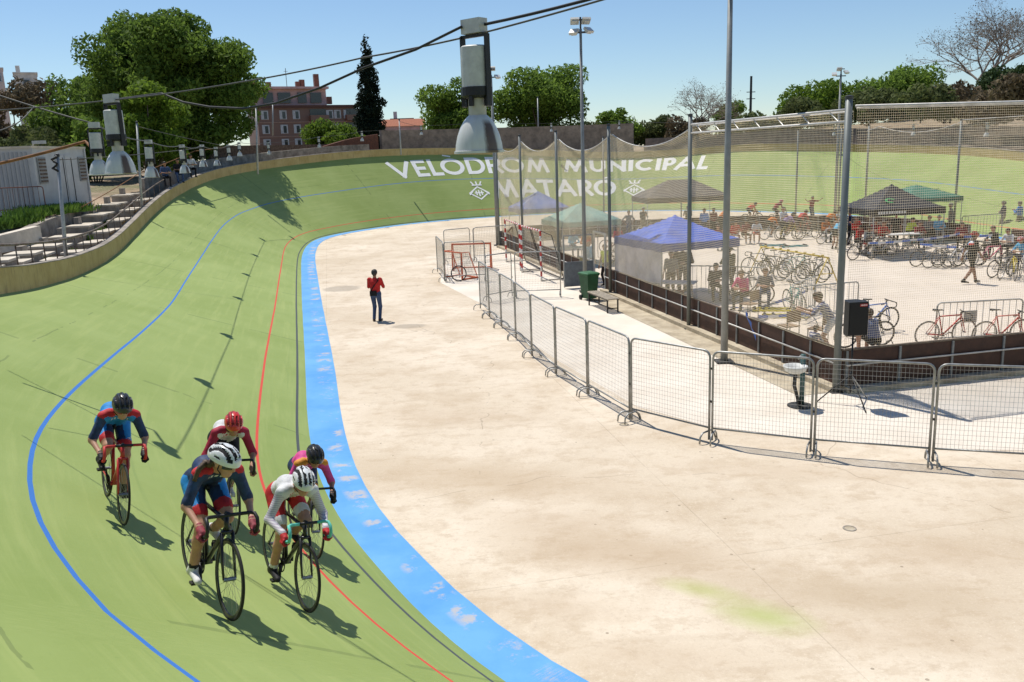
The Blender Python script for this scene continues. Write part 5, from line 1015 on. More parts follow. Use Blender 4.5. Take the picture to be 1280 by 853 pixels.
def tent_print():
    b = MB()
    for k in range(9): a0, a1 = R(20+k*30), R(20+(k+1)*30); b.add([(-.75+r*1.5*math.cos(a), -.0, r*math.sin(a)) for a, r in ((a0, .1), (a1, .1), (a1, .17), (a0, .17))], [(0, 1, 2, 3)])
    o = b.build('round_print', mat('print_green', (.05, .33, .10), .8), bt); o.location = (.1, -1.06, 2.53); o.rotation_euler = (R(-57), 0, 0)
    b = MB(); x = -1.5; r = random.Random(5)
    for k in range(11):
        w = r.uniform(.05, .1); b.add([(x, -.006, 0), (x+w, -.006, 0), (x+w, -.006, .12), (x, -.006, .12)], [(0, 1, 2, 3)]); x += w+.035
    o = b.build('print_marks', m_gw, bt); o.location = (0, -1.585, 1.985)
tent_print()
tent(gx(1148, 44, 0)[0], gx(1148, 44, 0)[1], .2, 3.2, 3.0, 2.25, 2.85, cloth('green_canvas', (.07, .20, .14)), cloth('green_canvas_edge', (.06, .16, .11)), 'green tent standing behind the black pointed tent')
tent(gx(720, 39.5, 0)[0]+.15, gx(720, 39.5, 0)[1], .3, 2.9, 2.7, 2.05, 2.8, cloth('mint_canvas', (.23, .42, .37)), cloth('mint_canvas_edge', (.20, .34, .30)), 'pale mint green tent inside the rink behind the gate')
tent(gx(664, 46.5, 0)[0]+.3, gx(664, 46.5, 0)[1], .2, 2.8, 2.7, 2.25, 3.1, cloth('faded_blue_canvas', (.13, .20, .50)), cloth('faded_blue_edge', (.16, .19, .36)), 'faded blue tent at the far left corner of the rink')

# ------------------------------------------------------------------ bicycles
m_tyre = mat('tyre_rubber', (.018, .018, .018), .8, var=.2); m_rim = mat('bike_rim', (.05, .05, .052), .35, .5, var=.1); m_rimS = mat('silver_rim', (.35, .35, .36), .3, .8); m_spoke = mat('spoke', (.30, .30, .31), .3, .8); m_sadd = mat('saddle_black', (.015, .015, .016), .55, var=.2); m_chr = mat('crank_metal', (.22, .22, .23), .3, .8)
WR = .335
def bike(label, frame_m, bar_m=None, hi=False, tyre_m=None, rim_m=None, fork_m=None, wheel_spokes=None, loc=(0, 0, 0), rz=0., lean=0., crank=.6, group=None, flat=False, parent=None):
    n = 10 if hi else 6; e = empty('bicycle', loc, 0, label, 'bicycle', group)
    BB = (.405, 0, .28)
    b = MB(); tr = .019 if hi else .018
    b.tube([BB, (.27, 0, .79)], tr, n); b.tube([(.275, 0, .775), (.842, 0, .79)], tr*.95, n); b.tube([BB, (.855, 0, .735)], tr*1.25, n); b.tube([(.862, 0, .715), (.832, 0, .825)], .022, n)
    for s in (-1, 1):
        b.tube([(.39, s*.03, .28), (0, s*.055, WR)], .0105, n); b.tube([(.275, s*.02, .76), (0, s*.055, WR)], .0095, n)
    b.tube([(.405, -.045, .28), (.405, .045, .28)], .024, n); b.build('frame', frame_m, e, True)
    b = MB(); b.tube([(.865, -.05, .70), (.865, .05, .70)], .017, n)
    for s in (-1, 1): b.tube([(.866, s*.047, .70), (.93, s*.05, .47), (.98, s*.05, WR)], [.015, .013, .009], n)
    b.build('fork', fork_m or frame_m, e, True)
    b = MB(); b.tube([(.832, 0, .82), (.826, 0, .855)], .018, n); b.tube([(.826, 0, .85), (.915, 0, .862)], .017, n)
    b.tube([(.915, -.09, .862), (.915, .09, .862)], .0155, n); hb = b.build('stem', m_dark, e, True)
    for s in (-1, 1):
        b = MB()
        if flat: b.tube([(.915, s*.08, .862), (.905, s*.29, .87)], .014, n)
        else: b.tube([(.915, s*.085, .862), (.915, s*.17, .862), (.935, s*.2, .86), (.985, s*.205, .835), (1.005, s*.207, .78), (.985, s*.208, .725), (.93, s*.21, .705), (.85, s*.212, .70)], .0155, n)
        b.build('handlebar', bar_m or m_dark, e, True)
    b = MB(); b.tube([(.275, 0, .77), (.232, 0, .93)], .0135, n); b.build('seatpost', m_chr, e, True)
    b = MB(); P = [(-.125, .062, -.0), (-.11, .07, .018), (-.04, .056, .012), (.03, .026, .004), (.10, .018, .004), (.135, .012, -.012)]; V = []
    for (x, w, z) in P: V += [(.225+x, -w, .945+z-.02), (.225+x, -w*.8, .945+z+.006), (.225+x, 0, .945+z+.012), (.225+x, w*.8, .945+z+.006), (.225+x, w, .945+z-.02)]
    b.add(V, [(5*k+j, 5*k+5+j, 5*k+6+j, 5*k+1+j) for k in range(5) for j in range(4)]+[(5*k+4, 5*k+9, 5*k+5, 5*k) for k in range(5)]+[(0, 1, 2, 3, 4), (29, 28, 27, 26, 25)]); b.build('saddle', m_sadd, e, True)
    for cx in (0, .98):
        b = MB(); N = 56 if hi else 26; b.tube([(cx+WR*math.cos(2*PI*k/N)-.0*0, 0, WR+(WR-.012)*math.sin(2*PI*k/N)) if False else (cx+(WR-.012)*math.cos(2*PI*k/N), 0, WR+(WR-.012)*math.sin(2*PI*k/N)) for k in range(N)], .0125 if hi else .014, 8 if hi else 6, closed=True); wh = b.build('wheel', tyre_m or m_tyre, e, True)
        b = MB(); rr = WR-.034
        prof = [(WR-.022, -.009), (WR-.022, .009), (rr-.012, .007), (rr-.012, -.007), (WR-.022, -.009)]; V = []; N2 = 48 if hi else 24
        for (r_, y) in prof[:4]:
            for k in range(N2): V.append((cx+r_*math.cos(2*PI*k/N2), y, WR+r_*math.sin(2*PI*k/N2)))
        b.add(V, [(q*N2+k, q*N2+(k+1) % N2, ((q+1) % 4)*N2+(k+1) % N2, ((q+1) % 4)*N2+k) for q in range(4) for k in range(N2)]); b.build('rim', rim_m or m_rim, wh, True, 40)
        b = MB(); b.tube([(cx, -.05, WR), (cx, .05, WR)], .018, 8); ns = 24 if hi else 12
        for k in range(ns): a = 2*PI*k/ns; b.tube([(cx+.016*math.cos(a+.8), .028*(1 if k % 2 else -1), WR+.016*math.sin(a+.8)), (cx+(rr-.01)*math.cos(a), 0, WR+(rr-.01)*math.sin(a))], .0016 if hi else .0022, 3, caps=False)
        b.build('spokes', m_spoke, wh)
    b = MB(); N3 = 32 if hi else 16; b.tube([(.405+.092*math.cos(2*PI*k/N3), -.052, .28+.092*math.sin(2*PI*k/N3)) for k in range(N3)], .006, 5, closed=True)
    for k in range(5): a = k*1.2566+crank; b.tube([(.405, -.052, .28), (.405+.09*math.cos(a), -.052, .28+.09*math.sin(a))], .007, 4)
    cr = None
    for s, ph in ((-1, 0), (1, PI)):
        a = crank+ph; b.tube([(.405, s*.06, .28), (.405+.165*math.cos(a), s*.075, .28+.165*math.sin(a))], [.014, .011], 6)
    cr = b.build('crankset', m_chr if not hi else m_dark, e, True)
    for s, ph in ((-1, 0), (1, PI)): a = crank+ph; MB().box((.405+.165*math.cos(a), s*.125, .28+.165*math.sin(a)), (.07, .085, .02)).build('pedal', m_dark, cr)
    b = MB(); b.tube([(.405, -.052, .372), (.0, -.052, WR+.036), (-.036, -.052, WR), (0, -.052, WR-.036), (.405, -.052, .188)], .0045, 4); b.build('chain', m_dsteel, e)
    e.rotation_euler = (lean, 0, rz); return e
def fm(nm, c): return mat('frame_'+nm, c, .35, .1, coat=.3, var=.08)
F_ = {'red': fm('red', (.50, .03, .025)), 'black': fm('black', (.016, .016, .017)), 'white': fm('white', (.62, .62, .62)), 'blue': fm('blue', (.05, .16, .50)), 'teal': fm('teal', (.06, .30, .27)), 'yellow': fm('yellow', (.60, .46, .03)), 'pink': fm('pink', (.62, .05, .16)), 'grey': fm('grey', (.20, .20, .21)), 'orange': fm('orange', (.55, .16, .03))}
PROTO = {}
def put_bike(color, loc, rz, label, lean=.06, group=None):
    if color not in PROTO: o = PROTO[color] = bike(label, F_[color], rim_m=m_rimS if color in ('white', 'grey', 'teal', 'yellow', 'red') else None)
    else: o = copy_tree(PROTO[color])
    o.location = tuple(loc); o.rotation_euler = (lean, 0, rz); o['label'] = label
    if group: o['group'] = group
    elif 'group' in o.keys(): del o['group']
    return o
def gp(px, py, z=.012): p = g(px, py); return np.array([p[0], p[1], z])
# red bicycles on the barrier at the near end
pb = gp(1228, 433); e = empty('crowd_barrier', pb+np.array([0, .25, 0]), .07, 'grey crowd barrier holding the two red bicycles at the near end', 'barrier'); bar_barrier(e, 2.25, 1.1, m_steel, 13)
MB().box((-.25, -.02, .72), (.34, .012, .30)).build('sign_plate', mat('grey_sign_plate', (.36, .355, .33), .6, var=.1), e)
put_bike('red', gp(1157, 434), .09, 'red road bicycle at the left end of the near barrier, wheels clear of the bars', .08); put_bike('red', gp(1226, 434)+np.array([.02, -.05, 0]), .07, 'red road bicycle at the right end of the near barrier by the frame edge', .06)
put_bike('blue', gp(1072, 418), .28, 'blue bicycle standing behind the black loudspeaker', .07)
put_bike('black', gp(1056, 436), .12, 'black bicycle leaning behind the loudspeaker stand', .1)
# yellow rack with hanging bicycles
r0 = np.array([10.15, 34.6, .01]); r1 = np.array([11.35, 30.4, .01]); rd = (r1-r0)/np.linalg.norm(r1-r0); rl = np.linalg.norm(r1-r0)
def rack():
    my = mat('rack_yellow', (.62, .43, .03), .5, var=.15, vscale=5); e = empty('bike_rack', r0, math.atan2(rd[1], rd[0]), 'yellow trestle bike rack with a row of bicycles hung by their saddles', 'bike rack'); b = MB(); b.tube([(0, 0, 1.13), (rl, 0, 1.13)], .03, 8); b.build('crossbar', my, e, True)
    for x in (.05, rl-.05):
        for s in (-1, 1): b = MB(); b.tube([(x, 0, 1.13), (x, s*.55, .01)], .022, 8); b.build('leg', my, e, True)
        b = MB(); b.tube([(x, -.28, .55), (x, .28, .55)], .016, 6); b.build('brace', my, e, True)
    for k in range(8): b = MB(); x = .35+k*(rl-.7)/7; b.box((x, 0, 1.175), (.09, .06, .05)); b.build('hook', my, e)
rack()
hx = math.atan2(rd[0], -rd[1])
for k, c in enumerate(('grey', 'white', 'black', 'teal', 'white', 'grey', 'black')):
    q = r0+rd*(.35+k*(rl-.7)/6.5); hd_ = hx if k % 2 else hx+PI; f = np.array([math.cos(hd_), math.sin(hd_), 0]); put_bike(c, q-f*.225+np.array([0, 0, .12]), hd_, '%s bicycle hung on the yellow rack, %s from its far end' % (c, ['first', 'second', 'third', 'fourth', 'fifth', 'sixth', 'seventh'][k]), .02, 'bicycles on the yellow rack')
put_bike('teal', gp(984, 388), -1.45, 'teal bicycle seen head on below the yellow rack', .05)
e = empty('crowd_barrier', gp(1004, 396), .9, 'grey crowd barrier beside the teal bicycle below the yellow rack', 'barrier'); bar_barrier(e, 1.9, 1.1, m_steel, 11)
e = empty('crowd_barrier', gp(922, 374), -.5, 'grey crowd barrier right of the blue tent with bicycles against it', 'barrier'); bar_barrier(e, 2.0, 1.1, m_steel, 13)
put_bike('grey', gp(906, 371)+np.array([0, .25, 0]), -.5, 'grey bicycle leaning on the barrier right of the blue tent', -.1); put_bike('black', gp(918, 378)+np.array([0, .0, 0]), -.45, 'black bicycle on the near side of the barrier right of the blue tent', .12)
e = empty('crowd_barrier', gp(1036, 402), .25, 'grey crowd barrier left of the thick corner post', 'barrier'); bar_barrier(e, 1.9, 1.1, m_steel, 12)
e = empty('crowd_barrier', gp(868, 372), -.3, 'grey crowd barrier under the right half of the blue tent', 'barrier'); bar_barrier(e, 2.0, 1.1, m_steel, 13)
# bicycles under and around the black tent
for (px, py, c, rz, lab) in ((1066, 326, 'black', .3, 'black bicycle under the left edge of the black tent'), (1090, 322, 'white', .15, 'white bicycle under the middle of the black tent'), (1080, 318, 'red', .4, 'red bicycle deep in the shade of the black tent'), (1112, 320, 'black', 2.9, 'black bicycle near the front leg of the black tent'), (1128, 316, 'teal', .2, 'teal bicycle under the right side of the black tent'),
    (1145, 334, 'black', .15, 'black bicycle at the left end of the row beside the walking rider'), (1160, 336, 'grey', .25, 'grey bicycle second in the row beside the walking rider'), (1172, 335, 'black', .2, 'black bicycle third in the row beside the walking rider'), (1184, 336, 'white', .1, 'white bicycle just behind the walking rider'),
    (1224, 333, 'pink', .15, 'pink bicycle right of the walking rider'), (1240, 348, 'black', .4, 'black bicycle at the lower left of the group by the right edge'), (1250, 350, 'grey', .7, 'grey bicycle in the group by the right edge'), (1268, 352, 'yellow', 1.2, 'yellow bicycle by the right edge of the picture'), (1258, 334, 'blue', .3, 'blue bicycle in front of the boards by the right edge'),
    (792, 302, 'white', .2, 'white bicycle under the left of the grey tent'), (806, 304, 'black', .1, 'black bicycle under the middle of the grey tent'), (822, 300, 'red', .3, 'red bicycle under the right of the grey tent'), (770, 322, 'white', .5, 'white bicycle behind the net between the gate and the blue tent'), (762, 330, 'black', .3, 'black bicycle close behind the gate'), (780, 312, 'orange', .1, 'orange bicycle left of the blue tent peak')):
    put_bike(c, gp(px, py), rz, lab)
# tape lines
m_tape = NT('barrier_tape'); _c = m_tape.coord('Object'); _w = m_tape.new('ShaderNodeTexWave'); m_tape.L.new(_c, _w.inputs[0]); _w.inputs['Scale'].default_value = .45; m_tape.base(m_tape.mix(m_tape.math('GREATER_THAN', _w.outputs['Fac'], .5), (.66, .66, .68), (.08, .17, .52))); m_tape = m_tape.m
def tape(P, label):
    b = MB(); V = []; Q = sagged(P, .02, 8)
    for k, p in enumerate(Q): V += [(p[0], p[1], p[2]-.045), (p[0]+.02*math.sin(k), p[1], p[2]+.045)]
    b.add(V, [(2*k, 2*k+2, 2*k+3, 2*k+1) for k in range(len(Q)-1)]); tag(b.build('barrier_tape', m_tape), label, 'tape', 'blue and white barrier tapes')
tape([dep(905, 384, 28), dep(945, 386, 27.6), dep(1010, 363, 28)], 'blue and white tape rising from the boards to the barrier by the teal bicycle'); tape([dep(948, 396, 25), dep(1000, 392, 25.5), dep(1046, 390, 26)], 'blue and white tape running level towards the corner post')
tape([dep(1085, 304, 37), dep(1140, 300, 37), dep(1200, 292, 38)], 'blue and white tape stretched under the black tent'); tape([dep(1150, 305, 34), dep(1195, 309, 33)], 'pale tape ending behind the walking rider'); tape([dep(1205, 296, 36), dep(1240, 294, 36)], 'blue and white tape right of the walking rider')
tape([dep(932, 391, 21.6), dep(938, 405, 21.5), dep(945, 424, 21.4)], 'loose blue and white tape end hanging over the board cap')
# rollers on the ground
def rollers(p, rz, m, label):
    e = empty('training_rollers', p, rz, label, 'rollers', 'bicycle training rollers'); b = MB()
    for s in (-1, 1): b.box((0, s*.22, .04), (1.35, .04, .05))
    b.build('frame', m, e)
    for x in (-.6, -.35, .6): c = MB(); c.tube([(x, -.2, .07), (x, .2, .07)], .045, 10); c.build('roller', m_dark, e, True)
m_tq = mat('rollers_turquoise', (.03, .30, .36), .5, var=.1); m_yl = mat('rollers_yellow', (.66, .56, .02), .5, var=.1)
rollers(gp(966, 308), -.1, m_tq, 'turquoise rollers on the floor above the yellow rack, left set'); rollers(gp(992, 309), .1, m_tq, 'turquoise rollers on the floor above the yellow rack, right set'); rollers(gp(968, 389), -.25, m_yl, 'fluorescent yellow rollers lying left of the teal bicycle'); rollers(gp(982, 397), -.2, m_yl, 'fluorescent yellow rollers nearest the boards')
def chair(p, rz, m, label):
    e = empty('folding_chair', p, rz, label, 'chair', 'folding chairs in the rink'); MB().box((0, 0, .44), (.42, .42, .03)).build('seat', m, e); MB().box((-.2, 0, .72), (.03, .42, .3)).build('backrest', m, e)
    for x in (-.19, .19):
        for y in (-.19, .19): b = MB(); b.tube([(x, y, 0), (x, y, .86 if x < 0 else .43)], .013, 6); b.build('leg', m_dsteel, e)
mc_ = mat('chair_wood', (.26, .17, .10), .7, var=.25, vscale=8)
chair(gp(985, 428), 1.9, mc_, 'brown folding chair close behind the boards, below the yellow rollers'); chair(gp(1022, 432), 2.4, mc_, 'brown folding chair left of the crouching child'); chair(gp(936, 398), 2.2, mc_, 'folding chair at the edge of the blue tent shade')
# leaning wheel on the orange goal
def spare_wheel():
    w0 = bike('x', F_['black']); e = empty('spare_wheel', g(574, 352), 0, 'bicycle wheel leaning against the small orange goal', 'wheel')
    for o in list(kids(w0)):
        if o.name.startswith('wheel'):
            first = not e.children; o.parent = None
            if first: par(o, e); o.location = (0, 0, 0); continue
            for c in kids(o): bpy.data.objects.remove(c)
            bpy.data.objects.remove(o); continue
        for c in list(kids(o)): bpy.data.objects.remove(c)
        bpy.data.objects.remove(o)
    bpy.data.objects.remove(w0); e.rotation_euler = (-.2, 0, .12)
spare_wheel()

# ------------------------------------------------------------------ people
TAGS = ['skin', 'shirt', 'accent', 'trousers', 'shoe', 'hair', 'sock', 'sleeve', 'panel']
TI_ = {t: k for k, t in enumerate(TAGS)}
def two_bone(a, b, l1, l2, hint):
    a = np.array(a, float); b = np.array(b, float); d = b-a; L = min(np.linalg.norm(d), (l1+l2)*.999); d = d/np.linalg.norm(d); x = (l1*l1-l2*l2+L*L)/(2*L); h = math.sqrt(max(l1*l1-x*x, 0)); n = np.array(hint, float); n = n-d*(n @ d); n /= np.linalg.norm(n); return a+d*x+n*h
def head_prims(c, Hm, hair=True, beard=False):
    T = lambda p: c+Hm @ np.array(p); P = []
    P += [(T((-.02, 0, .025)), T((.025, 0, .03)), .086, .082, 'skin'), (T((.03, 0, -.01)), T((.048, 0, -.075)), .062, .043, 'skin'), (T((.005, 0, -.05)), T((.04, 0, -.085)), .05, .036, 'skin'), (T((.092, 0, .0)), T((.108, 0, -.032)), .009, .014, 'skin')]
    for s in (-1, 1): P.append((T((-.002, s*.082, .012)), T((-.008, s*.084, -.028)), .016, .012, 'skin'))
    if hair: P += [(T((-.035, 0, .035)), T((.015, 0, .058)), .09, .084, 'hair'), (T((-.055, 0, -.01)), T((-.04, 0, .03)), .074, .08, 'hair')]
    return P
def rotm(yaw=0., pitch=0., roll=0.): return np.array(Matrix.Rotation(yaw, 3, 'Z') @ Matrix.Rotation(pitch, 3, 'Y') @ Matrix.Rotation(roll, 3, 'X'))
def body_prims(J, sleeve=.55, shorts=None, sex='m', hair=True, hand=True, jersey=False):
    """round cones for the whole figure from joint positions J; sleeve = share of the arm covered, shorts = share of the thigh covered (None = long trousers)"""
    P = []; A = lambda k: np.array(J[k], float); pel = A('pelvis'); ch = A('chest'); nk = A('neck'); w = J.get('w', 1.0)
    sh = [A('sh0'), A('sh1')]; hp = [A('hip0'), A('hip1')]; lat = hp[1]-hp[0]; lat /= np.linalg.norm(lat)
    P += [(pel-lat*.075*w, pel+lat*.075*w, .105*w, .105*w, 'trousers')]
    mid = pel*.5+ch*.5; wst = .108 if sex == 'm' else .098
    P += [(pel-lat*.045+(ch-pel)*.22, mid-lat*.05, .108*w, wst*w, 'shirt'), (pel+lat*.045+(ch-pel)*.22, mid+lat*.05, .108*w, wst*w, 'shirt'), (mid-lat*.05, ch-lat*.07, wst*w, .112*w, 'shirt'), (mid+lat*.05, ch+lat*.07, wst*w, .112*w, 'shirt')]
    P += [(ch-lat*.06, sh[0]+lat*.035, .105*w, .066*w, 'shirt'), (ch+lat*.06, sh[1]-lat*.035, .105*w, .066*w, 'shirt'), (ch, nk*.7+ch*.3, .09*w, .066*w, 'shirt')]
    P += [(nk*.75+ch*.25, nk+(np.array(J['head'])-nk)*.45, .052, .048, 'skin')]
    P += head_prims(np.array(J['head'], float), J.get('Hm', rotm()), hair)
    for k in (0, 1):
        s, e, wr, hd_ = sh[k], A('el%d' % k), A('wr%d' % k), A('ha%d' % k); tgs = 'sleeve' if jersey else 'shirt'
        if sleeve >= 1.0:
            P += [(s, e, .058*w, .045*w, tgs), (e, wr, .045*w, .034*w, tgs)]
            if sleeve < 1.5: pass
        else:
            f = sleeve/.5; c = s+(e-s)*min(f, 1); P += [(s, c, .058*w, .050*w, tgs), (c+(e-s)*.04, e, .041*w, .037*w, 'skin'), (e, wr, .037*w, .026*w, 'skin')]
        if hand:
            d = hd_-wr; L = np.linalg.norm(d); d /= L; sd = np.cross(d, lat); sd /= max(np.linalg.norm(sd), 1e-6); P.append((wr, wr+d*.07, .026, .034, 'skin')); curl = sd*.018*(1 if sd[0] > 0 else -1)
            for q in range(4): o = sd*(q-1.5)*.018; kk = wr+d*.085+o; P += [(kk, kk+d*(.035+.006*(1.5-abs(q-1.5))), .0105, .0095, 'skin'), (kk+d*.04, kk+d*.065+lat*(-.02 if k else .02), .0095, .008, 'skin')]
            P.append((wr+d*.03+sd*.022, wr+d*.065+sd*.05, .012, .009, 'skin'))
        h, kn, an, to = hp[k], A('kn%d' % k), A('an%d' % k), A('to%d' % k)
        if shorts is None: P += [(h, kn, .088*w, .060*w, 'trousers'), (kn, an+(kn-an)*.05, .060*w, .050*w, 'trousers')]
        else:
            c = h+(kn-h)*shorts; P += [(h, c, .088*w, .070*w, 'trousers'), (c+(kn-h)*.03, kn, .066*w, .052*w, 'skin'), (kn, kn+(an-kn)*.35, .052*w, .053*w, 'skin'), (kn+(an-kn)*.35, an, .053*w, .034*w, 'skin'), (an+(kn-an)*.30, an, .040*w, .036*w, 'sock')]
        hl = an+(an-kn)/np.linalg.norm(an-kn)*.045-(to-an)*.12; P += [(hl, to, .038, .032, 'shoe'), (an, hl, .038, .04, 'shoe')]
    return P
def skin_mat(k=0): return mat('skin_%d' % k, [(.46, .25, .165), (.36, .185, .115), (.27, .135, .085)][k], .55, var=.12, vscale=14, spec=.3)
def cmat(nm, c): return mat('cloth_'+nm, c, .85, var=.22, vscale=7, spec=.2, bump=.25, bscale=26)
m_hairD = mat('hair_dark', (.025, .017, .012), .6, var=.4, vscale=30); m_hairB = mat('hair_brown', (.085, .05, .028), .6, var=.4, vscale=30); m_hairG = mat('hair_grey', (.28, .27, .25), .6, var=.3, vscale=30)
def person(label, loc, rz, J, cols, res=.026, scale=1.0, group=None, k=.012, parts=(), **kw):
    e = empty('person', loc, rz, label, 'person', group); P = [(p[0], p[1], p[2], p[3], TI_[p[4]]) for p in body_prims(J, **kw)]
    V, Q, T = sdf_nets(P, res, k); ms = [cols.get(t) or {'accent': cols['shirt'], 'panel': cols['shirt'], 'sleeve': cols['shirt'], 'sock': cols.get('shoe'), 'hair': m_hairD}.get(t) for t in TAGS]
    npmesh('body', V*scale, Q, ms, e, True, T); return e
LAT = np.array([0, 1., 0])
def stand(arms='down', step=0., lean=0., turn=0., hy=0., hp=0.05, bendk=0., w=1.0, spread=.1, look=None):
    """upright figure facing +x, 1.75 m tall"""
    J = {'w': w}; hz = .93-bendk*.25; J['pelvis'] = (-.02, 0, hz+.02); s, c = math.sin(lean), math.cos(lean)
    up = np.array([s, 0, c]); J['chest'] = np.array(J['pelvis'])+up*.36; J['neck'] = np.array(J['pelvis'])+up*.54; J['head'] = np.array(J['neck'])+np.array([s*.10+.02, 0, c*.10+.045]); J['Hm'] = rotm(hy, hp+lean*.7)
    shc = np.array(J['pelvis'])+up*.475; tv = np.array([math.sin(turn), math.cos(turn), 0]); J['sh0'] = shc-tv*.185*w; J['sh1'] = shc+tv*.185*w
    for k, sg in ((0, -1), (1, 1)):
        J['hip%d' % k] = (-.02, sg*.09*w, hz-.02); x = step*sg; an = np.array([x-.04, sg*spread, .085+(.05 if (x < -.1) else 0)]); J['an%d' % k] = an; J['kn%d' % k] = two_bone(J['hip%d' % k], an, .44, .43, (1, 0, 0)); J['to%d' % k] = an+np.array([.17, sg*.03, -.045-(.03 if x < -.1 else 0)])
        S = np.array(J['sh%d' % k]); a = arms[k] if isinstance(arms, (list, tuple)) else arms
        ha, hint = {'down': (S+np.array([.06, sg*.09, -.56]), (-1, sg*.3, 0)), 'swing': (S+np.array([-.22*np.sign(x or 1), sg*.06, -.51]), (-1, 0, 0)), 'front': (S+np.array([.28, -sg*.13, -.27]), (0, sg, -1)), 'phone': (S+np.array([.27, -sg*.12, -.16]), (0, sg*.5, -1)), 'fold': (S+np.array([.17, -sg*.25, -.26]), (0, sg, -.6)),
                    'hip': (S+np.array([.06, sg*.06, -.42]), (-.6, sg, 0)), 'out': (S+np.array([.15, sg*.5, .12]), (0, 0, -1)), 'reach': (S+np.array([.46, -sg*.02, -.16]), (0, sg*.3, -1)), 'ground': (S+np.array([.22, 0, -.5]), (0, sg, 0)), 'back': (S+np.array([-.15, -sg*.1, -.44]), (-.4, sg, 0))}[a]
        d = ha-S; L = np.linalg.norm(d)
        if L > .57: d = d/L*.57
        wr = S+d; J['el%d' % k] = two_bone(S, wr, .30, .27, hint); fd = wr-J['el%d' % k]; fd /= np.linalg.norm(fd); J['wr%d' % k] = wr; J['ha%d' % k] = wr+fd*.1
    return J
def sit(arms='front', lean=.2, seat=.46, knee=.42, hy=0., hp=.1, w=1.0):
    J = stand(arms, 0, lean, 0, hy, hp, 0, w); dz_ = seat+.09-.93
    for k in list(J):
        if k not in ('w', 'Hm'): J[k] = np.array(J[k], float)+np.array([0, 0, dz_])
    for k, sg in ((0, -1), (1, 1)):
        h = np.array(J['hip%d' % k]); an = np.array([knee, sg*.13, .085]); J['an%d' % k] = an; J['kn%d' % k] = two_bone(h, an, .44, .43, (.6, sg*.15, 1)); J['to%d' % k] = an+np.array([.17, sg*.03, -.045])
    return J
def ride(crank=.6, hy=0., hp=.25, lean=0., low=0., w=.92, hands='drops'):
    """on a bicycle whose rear contact is the origin, facing +x"""
    J = {'w': w}; J['pelvis'] = np.array([.20, 0, .985]); nk = np.array([.61, 0, 1.27-low]); d = nk-J['pelvis']; J['chest'] = J['pelvis']+d*.64+np.array([-.02, 0, .035]); J['neck'] = nk; J['head'] = nk+np.array([.125, 0, .085]); J['Hm'] = rotm(hy, hp)
    for k, sg in ((0, -1), (1, 1)):
        J['sh%d' % k] = nk+np.array([-.035, sg*.165*w/.92, -.055]); J['hip%d' % k] = np.array([.21, sg*.09, .955])
        hb = np.array([.895, sg*.211, .712]) if hands == 'drops' else np.array([.93, sg*.19, .90]); wr = hb+np.array([-.06, sg*.008, .05]); S = J['sh%d' % k]; dd = wr-S; L = np.linalg.norm(dd)
        if L > .55: wr = S+dd/L*.55
        J['wr%d' % k] = wr; J['ha%d' % k] = hb; J['el%d' % k] = two_bone(S, wr, .275, .25, (-.7, sg*.45, -.3))
        a = crank+(0 if k == 0 else PI); pd = np.array([.405+.165*math.cos(a), sg*.125, .28+.165*math.sin(a)]); an = pd+np.array([-.10, -sg*.01, .095]); J['an%d' % k] = an; J['kn%d' % k] = two_bone(J['hip%d' % k], an, .43, .425, (1, 0, .2)); J['to%d' % k] = pd+np.array([.075, 0, .035])
    return J
def helmet(parent, c, Hm, m_shell, m_vent, sc=1.0, nlo=36, nla=14, bands=5.0, part='helmet'):
    V = []; mi = []; rx, ry, rz_ = .152*sc, .108*sc, .118*sc
    def cell(a, t): x = math.sin(t)*math.cos(a); y = math.sin(t)*math.sin(a); return R(16) < t < R(80) and abs(math.sin(y*bands*1.45+PI/2*0)) > .62 and -.85 < x < .9
    for j in range(nla+1):
        t = R(100)*j/nla
        for i in range(nlo):
            a = 2*PI*i/nlo; k = .90 if cell(a, t) else 1.0; p = np.array([(rx*math.sin(t)*math.cos(a)*(1.06 if math.cos(a) < 0 else 1.0))*k-.012, ry*math.sin(t)*math.sin(a)*k, rz_*math.cos(t)*k+.030]); V.append(c+Hm @ p)
    Q = []; 
    for j in range(nla):
        for i in range(nlo): Q.append((j*nlo+i, (j+1)*nlo+i, (j+1)*nlo+(i+1) % nlo, j*nlo+(i+1) % nlo)); mi.append(1 if cell(2*PI*(i+.5)/nlo, R(100)*(j+.5)/nla) else 0)
    return npmesh(part, V, Q, [m_shell, m_vent], parent, True, mi, angle=50)
def shades(parent, c, Hm, m):
    V = []; n = 13
    for j in range(3):
        for i in range(n): a = R(-68+136*i/(n-1)); z = .018-.022*j+.004*math.cos(a*2)*(j == 2); V.append(c+Hm @ np.array([.104*math.cos(a)+.004, .086*math.sin(a), z]))
    Q = [(j*n+i, j*n+i+1, (j+1)*n+i+1, (j+1)*n+i) for j in range(2) for i in range(n-1)]; return npmesh('sunglasses', V, Q, m, parent, True)
def mouth(parent, c, Hm):
    b = MB(); b.tube([c+Hm @ np.array(p) for p in ((.082, -.022, -.060), (.090, 0, -.058), (.082, .022, -.060))], .005, 6); b.build('mouth', mat('lips', (.30, .09, .075), .5), parent, True)
